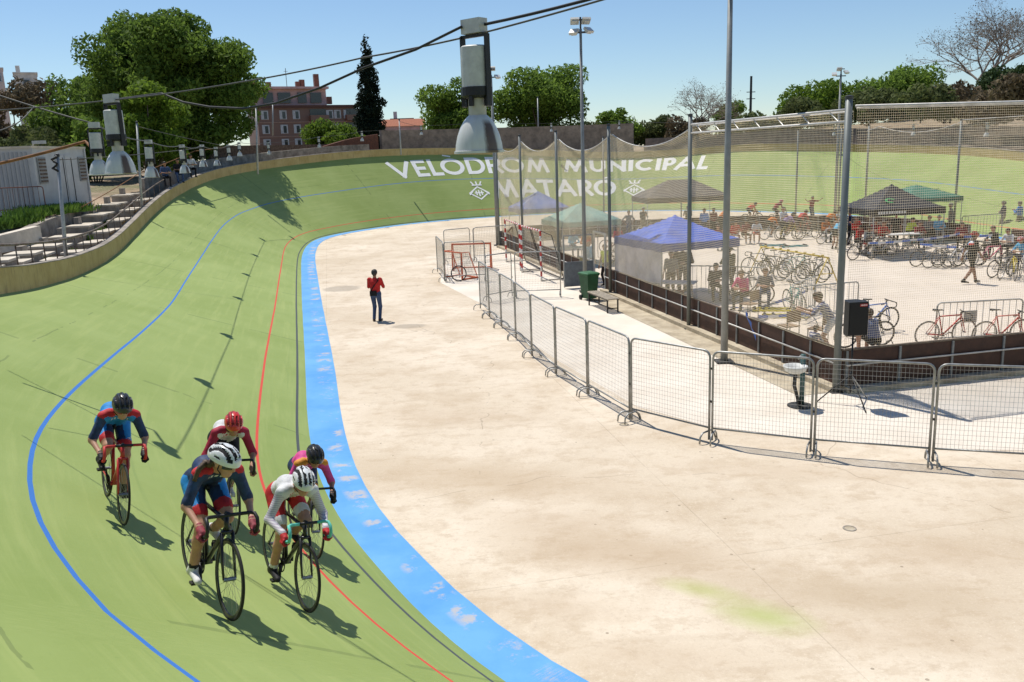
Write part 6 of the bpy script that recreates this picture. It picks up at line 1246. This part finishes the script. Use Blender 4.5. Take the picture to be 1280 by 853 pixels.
def glove(parent, J, k, m):
    sg = -1 if k == 0 else 1; wr = np.array(J['wr%d' % k]); hb = np.array(J['ha%d' % k]); P = [(wr-(hb-wr)*.15, wr+(hb-wr)*.45, .030, .034, 0), (wr+(hb-wr)*.45, hb+np.array([.0, sg*.004, .018]), .034, .030, 0)]
    for q in range(4):
        x = hb[0]-.028+q*.020; L = [.9, 1.0, .97, .82][q]; a = np.array([x, hb[1]+sg*.026, hb[2]+.010]); b_ = np.array([x+.004, hb[1]+sg*.036, hb[2]-.022*L]); c = np.array([x+.004, hb[1]+sg*.012, hb[2]-.052*L]); d = np.array([x+.002, hb[1]-sg*.016, hb[2]-.048*L]); P += [(a, b_, .0105, .0098, 0), (b_, c, .0098, .009, 0), (c, d, .009, .008, 0)]
    P += [(hb+np.array([.01, -sg*.012, .022]), hb+np.array([.040, -sg*.030, .0]), .012, .010, 0), (hb+np.array([.040, -sg*.030, .0]), hb+np.array([.048, -sg*.022, -.026]), .010, .0085, 0)]
    V, Q, T = sdf_nets(P, .0055, .004); npmesh('glove', V, Q, m, parent, True)
BLK = cmat('black', (.018, .018, .02)); NVY = cmat('navy', (.02, .028, .075)); WHT = cmat('white', (.62, .62, .62)); RED = cmat('red', (.50, .03, .03)); BLU = cmat('blue', (.03, .20, .55)); GRY = cmat('grey', (.20, .20, .205)); KHK = cmat('khaki', (.26, .20, .13)); JEA = cmat('jeans', (.055, .085, .17)); MAR = cmat('maroon', (.22, .018, .035)); ORG = cmat('orange', (.60, .17, .03)); PNK = cmat('pink', (.66, .06, .22)); LBL = cmat('light_blue', (.12, .42, .62)); YEL = cmat('fluo_yellow', (.55, .66, .06)); GRN = cmat('green', (.12, .30, .07)); DBR = cmat('dark_brown', (.06, .045, .04)); PUR = cmat('lilac', (.34, .24, .44))
S0, S1, S2 = skin_mat(0), skin_mat(1), skin_mat(2)
# ------------------------------------------------------------------ people away from the track
def P_(label, loc, rz, J, shirt, trousers, shoe=BLK, hair=m_hairD, skin=S0, res=.026, scale=1.0, hat=None, shades_=False, group=None, pz=0, **kw):
    e = person(label, loc, rz, J, {'skin': skin, 'shirt': shirt, 'trousers': trousers, 'shoe': shoe, 'hair': hair, **{k: kw.pop(k) for k in list(kw) if k in ('accent', 'sleeve_m', 'sock', 'panel')}}, res, scale, group, **kw)
    if hat: helmet(e, np.array(J['head'])*scale, J['Hm'], hat[0], hat[1], scale, 18, 8)
    return e
# man in red on the infield, back to us
J = stand('phone', 0, .02, 0, 0, .25, w=1.08); e = P_('man in a red shirt and dark jeans standing alone on the pale infield', g(472, 401.5), R(82), J, RED, JEA, DBR, mat('hair_short_grey', (.05, .045, .04), .7, var=.3), S1, .013, .955, sleeve=.42)
b = MB(); b.tube([(-.10, -.15, 1.42*.955), (-.135, -.02, 1.25*.955), (-.13, .13, 1.05*.955)], .017, 6); b.build('bag_strap', BLK, e, True); MB().box((-.145, .03, .93), (.09, .22, .15)).build('waist_bag', BLK, e)
# walking rider in the rink
J = stand('swing', .30, .05, .12, 0, .12); e = P_('rider in a dark kit with red and white shoulders, striding across the rink', gp(1213, 355), R(8), J, BLK, BLK, BLK, m_hairD, S2, .018, 1.05, (cmat('helmet_red', (.42, .04, .04)), BLK), shorts=.7, sleeve=.45, sock=BLK)
b = MB(); b.lathe([(.19, 1.40), (.175, 1.46), (.10, 1.53)], 14); _h = NT('shoulder_stripes_b'); _c = _h.coord('Object'); _s = _h.new('ShaderNodeSeparateXYZ'); _h.L.new(_c, _s.inputs[0]); _h.base(_h.mix(_h.math('GREATER_THAN', _s.outputs[1], .03), _h.mix(_h.math('GREATER_THAN', _s.outputs[2], 1.46), (.55, .05, .03), (.62, .62, .62)), (.10, .36, .60))); b.build('shoulder_panel', _h.m, e, True)
# two men in blue by the right banking
for (px, py, rz, arms, lab, tr) in ((1252, 292, 2.4, 'fold', 'man in dark blue and khaki, left of the pair by the right banking', KHK), (1272, 293, 2.2, 'phone', 'man in a bright blue jacket looking down at his hands by the right banking', KHK)):
    P_(lab, gp(px, py), rz, stand(arms, 0, .03, 0, 0, .2, w=1.05), NVY if px < 1260 else BLU, tr, DBR, m_hairD, S1, .028, .98, sleeve=1.0, accent=BLU)
# riders on and off bikes at the far end
def on_bike(px, D, rz, lab_p, lab_b, shirt, trousers, color, hat=None, low=0., hands='drops', z=.012):
    p = np.array(gx(px, D, z)); f = np.array([math.cos(rz), math.sin(rz), 0]); q = p-f*.45; put_bike(color, q, rz, lab_b, 0.0); J = ride(random.uniform(0, 6), 0, .25, 0, low, hands=hands); return P_(lab_p, q, rz, J, shirt, trousers, WHT, m_hairD, S1, .028, 1.0, hat, sleeve=.45, shorts=.7)
on_bike(941, 56.5, .15, 'rider in red and white bent low on a bicycle beyond the far boards', 'dark bicycle ridden beyond the far boards', RED, BLK, 'black', None, .08)
on_bike(974, 55.5, .3, 'rider with a pink helmet sitting upright on a bicycle beyond the far boards', 'grey bicycle under the rider with the pink helmet', MAR, BLK, 'grey', (cmat('helmet_pink', (.70, .16, .18)), WHT), -.10, 'tops')
on_bike(968, 46.5, .2, 'rider in orange and white bending over a bicycle left in the roller group', 'white bicycle on the left turquoise rollers', ORG, BLK, 'white', None, .12)
on_bike(988, 46.0, .1, 'rider in a lilac and orange jersey on the turquoise rollers', 'yellow bicycle on the right turquoise rollers', PUR, BLK, 'yellow')
on_bike(1006, 47.5, .5, 'rider in a plain red jersey seen from behind in the roller group', 'red bicycle under the plain red jersey', RED, BLK, 'red')
on_bike(1042, 47.0, .3, 'rider in an orange jersey at the right of the roller group', 'orange bicycle at the right of the roller group', ORG, BLK, 'orange', None, .05)
P_('person in red standing with both arms raised out beyond the far boards', gp(1014, 277), -1.2, stand('out', 0, .1), MAR, NVY, BLK, m_hairD, S1, .028, .95, sleeve=.4)
P_('person in light blue bending over the bicycles left of the corner post', gp(1043, 312), .6, stand('ground', 0, .9), LBL, BLK, BLK, m_hairD, S1, .028, .95, sleeve=.4, shorts=.5)
P_('spectator in a red top right of the arms-out person by the far boards', gp(1052, 300), 2.5, stand('fold', 0, .05), ORG, BLK, BLK, m_hairD, S2, .028, .9, sleeve=.5)
e_s = [(918, 306, 'seated rider in red and white at the far end, left of the roller group', RED, WHT, 0), (930, 305, 'seated rider in maroon left of the roller group', MAR, BLK, .3), (945, 304, 'seated rider in white beside the maroon one', WHT, RED, -.2),
       (1071, 315, 'seated rider in a red jacket with a white band under the black tent', RED, BLK, .4), (1082, 317, 'seated rider in white and red under the black tent', WHT, RED, .2), (1093, 306, 'seated spectator in red at the back of the black tent', MAR, BLK, -.3), (1105, 305, 'dark haired spectator in a brown shirt under the black tent', DBR, NVY, -.2)]
for px, py, lab, a, b_, rz in e_s: P_(lab, gp(px, py), -1.57+rz, sit('front', .35), a, b_, WHT, m_hairD, S1, .03, .95, sleeve=.5, shorts=.7)
P_('hunched spectator in a bright green jacket under the black tent', gp(1134, 304), -1.3, sit('front', .5), YEL, BLK, BLK, m_hairB, S0, .03, 1.0, sleeve=1.0)
P_('seated spectator in dark grey right of the green jacket', gp(1158, 303), -1.6, sit('front', .3), GRY, BLK, BLK, m_hairD, S0, .03, 1.0, sleeve=1.0)
P_('seated spectator in grey with a light blue top beside the tent leg', gp(1171, 303), -1.7, sit('front', .2), LBL, GRY, BLK, m_hairG, S0, .03, 1.0, sleeve=1.0)
P_('tall man in grey standing behind the black tent leg', gp(1186, 298), 2.8, stand('hip', 0, .02), GRY, GRY, BLK, m_hairG, S0, .03, 1.04, sleeve=1.0)
P_('seated rider in a white shirt by the boards near the right edge', gp(1262, 322), 3.6, sit('front', .45), WHT, BLK, BLK, m_hairD, S1, .026, .95, sleeve=.5)
P_('rider in light blue with a red helmet at the right edge of the picture', gp(1279, 336), 3.4, sit('front', .45), LBL, NVY, WHT, m_hairD, S1, .026, .95, (cmat('helmet_redwhite', (.50, .06, .05)), WHT), sleeve=.5)
P_('dark figure standing at the far right edge by the rink opening', gp(1284, 300), 2.5, stand('down'), NVY, BLK, BLK, m_hairD, S1, .03, 1.0, sleeve=1.0)
# behind and under the tents on the left half
P_('dark clothed man in a cap left under the grey tent', gp(804, 296), -1.2, stand('phone', 0, .05, 0, 0, .3), DBR, KHK, BLK, m_hairG, S1, .03, 1.0, sleeve=1.0)
P_('man in black leaning on the boards under the right of the grey tent', gp(860, 294), -1.9, stand('reach', 0, .25), BLK, BLK, BLK, m_hairD, S2, .03, 1.0, sleeve=.5)
P_('man in a blue shirt right of the grey tent', gp(880, 300), -1.7, stand('down'), BLU, NVY, BLK, m_hairD, S1, .03, 1.0, sleeve=.5)
P_('person in dark red beside the blue shirted man', gp(891, 298), -1.3, stand('fold', 0, .1), MAR, BLK, BLK, m_hairD, S1, .03, .98, sleeve=1.0)
P_('person in orange bending behind the boards right of the grey tent', gp(900, 292), .3, stand('ground', 0, .8), ORG, BLK, BLK, m_hairD, S1, .03, .98, sleeve=.5)
P_('seated spectator with dark hair under the middle of the grey tent', gp(826, 304), -1.5, sit('front', .3), DBR, BLK, BLK, m_hairD, S1, .03, 1.0, sleeve=1.0)
P_('seated spectator in grey at the right of the grey tent', gp(843, 303), -1.5, sit('front', .3), GRY, JEA, BLK, m_hairB, S0, .03, 1.0, sleeve=1.0)
P_('person in beige sitting in front of the faded blue tent', gp(668, 320), -1.5, sit('front', .2), KHK, GRY, BLK, m_hairB, S0, .03, 1.0, sleeve=.5)
P_('person in a fluorescent yellow vest behind the boards right of the gate', gp(757, 358), -2.4, stand('down', 0, .05), YEL, DBR, BLK, m_hairB, S0, .024, .92, sleeve=.1)
P_('person with a red cap and light blue top standing in the open gate', gp(737, 352), -1.0, stand('down'), LBL, BLK, WHT, cmat('cap_red', (.5, .04, .04)), S1, .024, .95, sleeve=.5)
T_ = [(5.6, 29.6, -2.0, stand('down', 0, .05), GRY, DBR, .95, 'slim person in grey left under the blue tent beside the white sheet', m_hairB, .5), (6.1, 30.1, -1.8, stand('front', 0, .1, w=1.25), DBR, NVY, 1.06, 'broad shouldered man in brown in the middle of the blue tent', m_hairD, 1.0), (7.0, 29.1, -1.6, sit('front', .3), DBR, BLK, .95, 'dark haired person sitting low under the blue tent', m_hairD, 1.0),
      (7.75, 29.9, 1.9, stand('front', 0, .25), cmat('black_yellow', (.05, .045, .02)), BLK, .98, 'person in black with yellow trim leaning forward at the right of the blue tent', m_hairD, .5), (7.5, 27.2, -2.4, sit('front', .35), PNK, BLK, .95, 'person in bright pink sitting by the boards below the blue tent', m_hairB, .5), (8.25, 27.5, -1.9, sit('front', .3), GRY, JEA, .95, 'person in grey sitting right of the one in bright pink', m_hairB, .5)]
for (x, y, rz, J, a, b_, sc, lab, hr, sl) in T_: P_(lab, (x, y, .012), rz, J, a, b_, BLK, hr, S0, .022, sc, sleeve=sl)
STR = NT('striped_navy_jersey'); _c = STR.coord('Object', scale=(1, 1, 1)); _s = STR.new('ShaderNodeSeparateXYZ'); STR.L.new(_c, _s.inputs[0]); STR.base(STR.mix(STR.math('GREATER_THAN', STR.math('SINE', STR.math('MULTIPLY', _s.outputs[2], 95.)), .1), (.05, .07, .20), (.50, .47, .44))); STR.p.inputs['Roughness'].default_value = .85; STR = STR.m
P_('person in a striped navy jersey and white shorts leaning over by the corner post', gp(1037, 444), 2.75, stand('reach', 0, .55, bendk=.3), STR, WHT, BLK, m_hairB, S0, .02, .98, sleeve=.5, shorts=.6)
P_('small child in a striped top crouching left of the corner post', gp(1013, 446), .5, sit('front', .4, .25, .3), STR, NVY, WHT, m_hairB, S0, .02, .68, sleeve=.5)
P_('person in a grey blue shirt sitting on the floor right of the loudspeaker', gp(1092, 445), 2.0, sit('front', .35, .28, .35), cmat('grey_blue', (.14, .17, .27)), BLK, BLK, m_hairB, S0, .02, .98, sleeve=.5, shorts=.6)
P_('shaded spectator in blue sitting on the rim below the big dark tree', dep(206, 214, 47)+np.array([0, 0, -.85]), -1.0, sit('front', .2, .45), JEA, BLK, BLK, m_hairD, S1, .03, 1.0, sleeve=.5)
P_('shaded spectator in a dark top next to the slim pole by the rim', dep(222, 210, 49)+np.array([0, 0, -.85]), -1.0, sit('front', .2, .45), BLK, JEA, BLK, m_hairD, S1, .03, 1.0, sleeve=.5)
P_('shaded spectator in white sitting on the rim under the big dark tree', dep(238, 204, 51)+np.array([0, 0, -.85]), -1.0, sit('front', .2, .45), WHT, BLK, BLK, m_hairD, S1, .03, 1.0, sleeve=.5)
def bag(p, rz, m, label, s=(.5, .3, .28)):
    e = empty('sports_bag', p, rz, label, 'bag', 'bags on the rink floor'); b = MB(); L, w_, h = s; prof = []
    V = []; n = 10
    for x, k in ((-L/2, .75), (-L/2+.05, 1), (L/2-.05, 1), (L/2, .75)):
        for j in range(n): a = 2*PI*j/n; V.append((x, w_/2*k*math.copysign(abs(math.cos(a))**.7, math.cos(a)), h/2+h/2*k*math.copysign(abs(math.sin(a))**.7, math.sin(a))))
    b.add(V, [(q*n+j, q*n+(j+1) % n, (q+1)*n+(j+1) % n, (q+1)*n+j) for q in range(3) for j in range(n)]+[tuple(range(n-1, -1, -1)), tuple(range(3*n, 4*n))]); b.build('body', m, e, True)
    b = MB(); b.tube([(-L*.25, 0, h), (-L*.15, .02, h+.12), (L*.15, .02, h+.12), (L*.25, 0, h)], .012, 6); b.build('handle', BLK, e, True)
bag(gp(1111, 447), .4, NVY, 'dark blue bag on the floor right of the person in the grey blue shirt'); bag(gp(1141, 446), .2, BLK, 'flat black bag on the floor near the red bicycle', (.55, .35, .18)); bag(gp(1166, 446), 0., DBR, 'small dark bundle on the floor under the left red bicycle', (.3, .22, .16)); bag(gp(1100, 318), 0, BLK, 'black bag in the shade of the black tent', (.6, .4, .35)); bag(gp(862, 374), .5, WHT, 'white bag on the floor under the blue tent', (.4, .3, .25)); bag(gp(848, 372), -.3, RED, 'red bag on the floor under the blue tent', (.4, .3, .25))
e = empty('crowd_barrier', gp(1226, 300), .3, 'dark upright barrier fence at the opening behind the walking rider', 'barrier'); bar_barrier(e, 2.6, 1.25, m_gsteel, 13)

# more of the crowd and its clutter
MORE = [(978, 300, 'stand', 'spectator in white standing behind the roller group', WHT, BLK, -1.2), (1030, 303, 'sit', 'seated rider in orange at the right end of the roller group', ORG, BLK, -1.4), (1060, 307, 'stand', 'person in navy standing at the left edge of the black tent', NVY, BLK, -1.0), (1068, 303, 'sit', 'seated rider in scarlet at the back left of the black tent', RED, BLK, -1.6), (1100, 312, 'sit', 'seated rider in scarlet and white behind the white bicycle in the black tent', RED, WHT, -1.3),
    (1118, 308, 'stand', 'person in black standing at the back of the black tent', BLK, BLK, -1.6), (1146, 310, 'sit', 'seated person in maroon right of the hunched green jacket', MAR, BLK, -1.5), (1200, 312, 'sit', 'seated rider in dark red near the far right boards', MAR, BLK, -2.0), (1243, 322, 'sit', 'seated rider in black between the pink and the grey bicycle', BLK, BLK, 3.4), (906, 312, 'sit', 'seated rider in scarlet behind the blue tent at the far boards', RED, BLK, -1.2), (895, 313, 'sit', 'seated rider in white shorts behind the right slope of the blue tent', MAR, WHT, -1.3),
    (812, 309, 'sit', 'seated spectator in white under the left of the grey tent', WHT, JEA, -1.5), (786, 300, 'stand', 'person in grey standing left of the grey tent', GRY, JEA, -1.4), (772, 314, 'sit', 'seated person in red left of the blue tent peak', RED, BLK, -1.4), (716, 322, 'sit', 'seated person in light blue under the mint tent', LBL, JEA, -1.3), (733, 324, 'sit', 'seated person in orange under the mint tent', ORG, BLK, -1.6), (698, 326, 'stand', 'person in black standing under the left of the mint tent', BLK, JEA, -1.2), (645, 316, 'stand', 'person in beige standing under the faded blue tent', KHK, GRY, -1.5)]
for px, py, po, lab, a, b_, rz in MORE: P_(lab, gp(px, py), rz, sit('front', .3) if po == 'sit' else stand(random.choice(['fold', 'down', 'phone', 'hip']), 0, .04), a, b_, BLK, random.choice([m_hairD, m_hairB]), random.choice([S0, S1, S1]), .03, random.uniform(.93, 1.03), sleeve=random.choice([.5, .5, 1.0]))
for (px, py, c, rz, lab) in ((1000, 300, 'black', .2, 'black bicycle standing behind the turquoise rollers'), (1026, 306, 'white', .4, 'white bicycle at the right end of the roller group'), (1056, 316, 'grey', .3, 'grey bicycle between the corner post and the roller group'), (912, 300, 'black', .1, 'black bicycle against the far boards left of the roller group'), (1110, 326, 'grey', .2, 'grey bicycle in front of the black tent leg'), (1205, 326, 'black', .1, 'black bicycle behind the walking rider, on the right'), (1275, 346, 'white', .9, 'white bicycle at the right edge beside the yellow one'), (838, 302, 'grey', .2, 'grey bicycle under the right half of the grey tent'), (756, 316, 'red', .3, 'red bicycle between the gate and the blue tent'), (1195, 334, 'blue', .15, 'blue bicycle at the right end of the row beside the walking rider')): put_bike(c, gp(px, py), rz, lab)
def table(p, rz, label, m):
    e = empty('folding_table', p, rz, label, 'table', 'folding tables in the rink'); MB().box((0, 0, .73), (1.8, .72, .035)).build('tabletop', m, e)
    for x in (-.75, .75):
        for y in (-.28, .28): b = MB(); b.tube([(x, y, 0), (x*.94, y, .715)], .015, 6); b.build('leg', m_dsteel, e)
mt_ = mat('table_white', (.62, .60, .57), .6, var=.1)
table(gp(1126, 312), .1, 'white folding table in the shade of the black tent', mt_); table(gp(832, 312), .1, 'white folding table under the grey tent', mt_); table(gp(836, 380), -.4, 'white folding table under the blue tent', mt_); table(gp(712, 330), .3, 'white folding table under the mint tent', mt_)

# ------------------------------------------------------------------ the five racing riders on the track
def frame_on_track(front_px, s_lift=0.):
    pass
def rider(cp, rear_dir, lean, label, blabel, frame_m, bar_m, cols, crank, hy, hp, hel, glv, low=0., tyre=None, glass=None, sleeve=.5, shorts=.72, braid=None, sc=1.0, bands=5.0, arm_long=False):
    """cp = front wheel contact, rear_dir = unit vector from the front to the rear contact on the banking, lean = roll towards the inside (rad)"""
    fwd = Vector(-np.array(rear_dir)).normalized(); left = Vector((0, 0, 1)).cross(fwd).normalized(); up = fwd.cross(left).normalized()
    Rl = Matrix.Rotation(-lean, 3, fwd); left = Rl @ left; up = Rl @ up; org = Vector(cp)-fwd*.98*sc+up*.004
    Mx = Matrix.Identity(4)
    for k in range(3): Mx[k][0] = fwd[k]*sc; Mx[k][1] = left[k]*sc; Mx[k][2] = up[k]*sc; Mx[k][3] = org[k]
    b = bike(blabel, frame_m, bar_m, True, tyre, m_rim, crank=crank); b.matrix_world = Mx; b.rotation_mode = 'XYZ'
    J = ride(crank, hy, hp, 0, low); e = empty('person', (0, 0, 0), 0, label, 'person')
    prims = [(p[0], p[1], p[2], p[3], TI_[p[4]]) for p in body_prims(J, sleeve, shorts, 'f', False, False, True)]
    # coloured panels of the kit: sides and shoulders
    for k, sg in ((0, -1), (1, 1)):
        s = np.array(J['sh%d' % k]); nk = np.array(J['neck']); prims.append((s*.62+nk*.38+np.array([.0, 0, .022]), s+np.array([.01, sg*.002, .014]), .050, .048, TI_['accent']))
        pl = np.array(J['pelvis']); h = np.array(J['hip%d' % k]); kn = np.array(J['kn%d' % k]); prims += [(h+np.array([0, sg*.014, .0]), h+(kn-h)*.62+np.array([0, sg*.008, 0]), .085, .066, TI_['panel']), (h+(kn-h)*.66, h+(kn-h)*.73, .0715, .0695, TI_['accent'])]
        prims.append((wr_ := np.array(J['wr%d' % k]), wr_+(np.array(J['ha%d' % k])-wr_)*.8, .026, .024, 0))
    V, Q, T = sdf_nets(prims, .0095, .011); cen = V[Q].mean(1); T = T.copy(); ch = np.array(J['chest'])
    bd = (np.isin(T, [TI_['shirt'], TI_['sleeve']])) & (np.abs(cen[:, 1]) < .085) & (np.abs(cen[:, 2]-ch[2]+.055) < .014) & (cen[:, 0] > ch[0]) & (np.sin(cen[:, 1]*150+1) > -.2); th = (T == TI_['panel']) & (np.abs(cen[:, 2]-.80) < .012) & (np.sin(cen[:, 0]*170) > -.1); T[bd | th] = len(TAGS)
    ms = [cols[t] for t in TAGS]+[kR if cols['shirt'] is kW else kW]; npmesh('body', V, Q, ms, e, True, T)
    c = np.array(J['head']); helmet(e, c, J['Hm'], hel[0], hel[1], 1.0, 56, 26, bands)
    st = MB()
    for s in (-1, 1): st.tube([c+J['Hm'] @ np.array(p) for p in ((.02, s*.086, .03), (.012, s*.084, -.05), (.03, s*.03, -.108))], .005, 5)
    st.build('chin_strap', m_dark, e, True)
    if glass is not None: shades(e, c, J['Hm'], glass)
    mouth(e, c, J['Hm'])
    for k in (0, 1): glove(e, J, k, glv)
    hb = MB(); base = c+J['Hm'] @ np.array([-.09, 0, -.045])
    if braid:
        N_ = np.array(J['neck']); pts = [base, base+np.array([-.03, -.05, -.03]), N_+np.array([.0, -.11, .06]), N_+np.array([.02, -.175, .012]), N_+np.array([.015, -.215, -.11])]
        pp = []; rr = []
        for k in range(len(pts)-1):
            for q in range(6): t = q/6; pp.append(pts[k]+(pts[k+1]-pts[k])*t); rr.append((.042-.0009*(k*6+q))*(1 if q % 2 else .78))
        hb.tube(pp, [max(.008, r_) for r_ in rr], 8)
    else: hb.tube([base, base+np.array([-.04, 0, -.04]), base+np.array([-.075, 0, -.12])], [.03, .026, .01], 8)
    hb.build('hair', cols['hair'], e, True)
    e.matrix_world = Mx; return e
def contact(px, py, s_guess=None):
    """the banked surface under a pixel of the photograph"""
    best = None
    d = ray(px, py)
    for i in np.arange(-6, 14, .1):
        for s in np.arange(.8, 5.6, .05):
            p = tp(i, s); v = p-CP; t = v @ vF
            if t < 2: continue
            x = 640+CF*(v @ vR)/t; y = 426.5-CF*(v @ vU)/t; q = (x-px)**2+(y-py)**2
            if best is None or q < best[0]: best = (q, i, s)
    return best[1], best[2]
m_bnd = lambda nm, c: mat('kit_'+nm, c, .65, var=.22, vscale=7, spec=.3, bump=.55, bscale=13)
kN, kB, kR, kW, kK = mat('kit_navy', (.014, .02, .055), .65, col2=(.02, .055, .15), vscale=9, bump=.55, bscale=13), m_bnd('blue', (.025, .25, .62)), m_bnd('red', (.50, .025, .03)), m_bnd('white', (.66, .66, .66)), m_bnd('black', (.014, .014, .016)); kM = m_bnd('maroon', (.36, .02, .05)); kP = m_bnd('pink', (.66, .07, .28)); kO = m_bnd('orange', (.65, .27, .03)); _k = NT('striped_sleeve'); _s = _k.new('ShaderNodeSeparateXYZ'); _k.L.new(_k.coord('Object'), _s.inputs[0]); _k.base(_k.mix(_k.ramp(_k.math('SINE', _k.math('MULTIPLY', _s.outputs[2], 330.)), .0, .7), (.60, .58, .60), (.42, .36, .44))); _k.p.inputs['Roughness'].default_value = .7; kG = _k.m
h_wh = mat('helmet_white', (.70, .71, .70), .3, coat=.4, var=.05); h_bk = mat('helmet_black', (.02, .02, .022), .3, coat=.5, var=.1); h_rd = mat('helmet_scarlet', (.58, .03, .02), .3, coat=.5, var=.05); h_vt = mat('helmet_vent', (.012, .012, .013), .8); h_vw = mat('helmet_stripe', (.62, .60, .60), .4)
g_bk = mat('lens_black', (.012, .012, .015), .15, spec=.7); g_rd = mat('lens_red', (.30, .03, .05), .2, spec=.7); g_or = mat('lens_orange', (.55, .28, .03), .2, spec=.7)
def kit(skin, shirt, sleeve, accent, trousers, panel, shoe, sock, hair): return dict(skin=skin, shirt=shirt, sleeve=sleeve, accent=accent, trousers=trousers, panel=panel, shoe=shoe, sock=sock, hair=hair)
RIDERS = [
 ((154, 657), (.08, .0), 'rider in navy and blue with a black helmet and red glasses, alone at left', 'red track bicycle with red bar tape under the lone left rider', F_['red'], mat('tape_red', (.55, .04, .035), .6), kit(S0, kB, kN, kR, kN, kB, kK, kK, m_hairB), 1.9, .0, .38, (h_bk, h_vt), kK, g_rd, .42, .02, None, 0.),
 ((284, 776), (.0, .0), 'foremost rider in a navy and blue kit with a white helmet and long braid', 'black track bicycle of the foremost rider with the white helmet', F_['black'], m_dark, kit(S0, kN, kN, kR, kN, kB, kW, kK, m_hairB), -.9, .55, .30, (h_wh, h_vt), mat('glove_black_pink', (.10, .015, .022), .7, col2=(.40, .06, .08), vscale=18), g_bk, .42, .0, True, 0.),
 ((382, 763), (.0, .0), 'rider in a white long sleeved jersey and red shorts with a white ribbed helmet', 'black bicycle with turquoise bar tape ridden in the red shorts', F_['black'], mat('tape_turquoise', (.12, .55, .45), .6), kit(S0, kW, kG, kW, kR, kR, kK, kW, m_hairD), -1.3, -.05, .45, (h_wh, h_vt), kR, g_rd, 1.2, .05, None, 0.),
 ((292, 667), (.0, .0), 'rider in maroon and white with a red helmet and orange glasses', 'black bicycle behind the foremost rider, mostly hidden', F_['black'], m_dark, kit(S1, kW, kM, kM, kK, kK, kW, kK, m_hairB), .4, -.1, .40, (h_rd, mat('helmet_dark_red', (.20, .012, .01), .5)), S1, g_or, .5, .02, None, 0.),
 ((394, 699), (.0, .0), 'rider in a pink and navy jersey with a black helmet, last on the right', 'black bicycle of the last rider on the right, mostly hidden', F_['black'], m_dark, kit(S1, kP, kP, kO, kN, kN, kK, kK, m_hairD), .9, .1, .45, (h_bk, h_vt), kK, g_bk, .45, .05, None, 0.)]
for (pix, dd, lab, bl, fmn, bm, cols, crank, hy, hp, hel, glv, glass, slv, low, braid, _z) in RIDERS:
    i, s = contact(*pix); cpt = tp(i, s, .002); rear = tp(i+1.0, s+dd[0], .002)-cpt; rear /= np.linalg.norm(rear); nn = tl(TNR, i)
    rider(cpt, rear, R(9), lab, bl, fmn, bm, cols, crank, hy, hp, hel, glv, low+.09, None, glass, slv, .72, braid, .87 if pix[0] < 200 else .95)
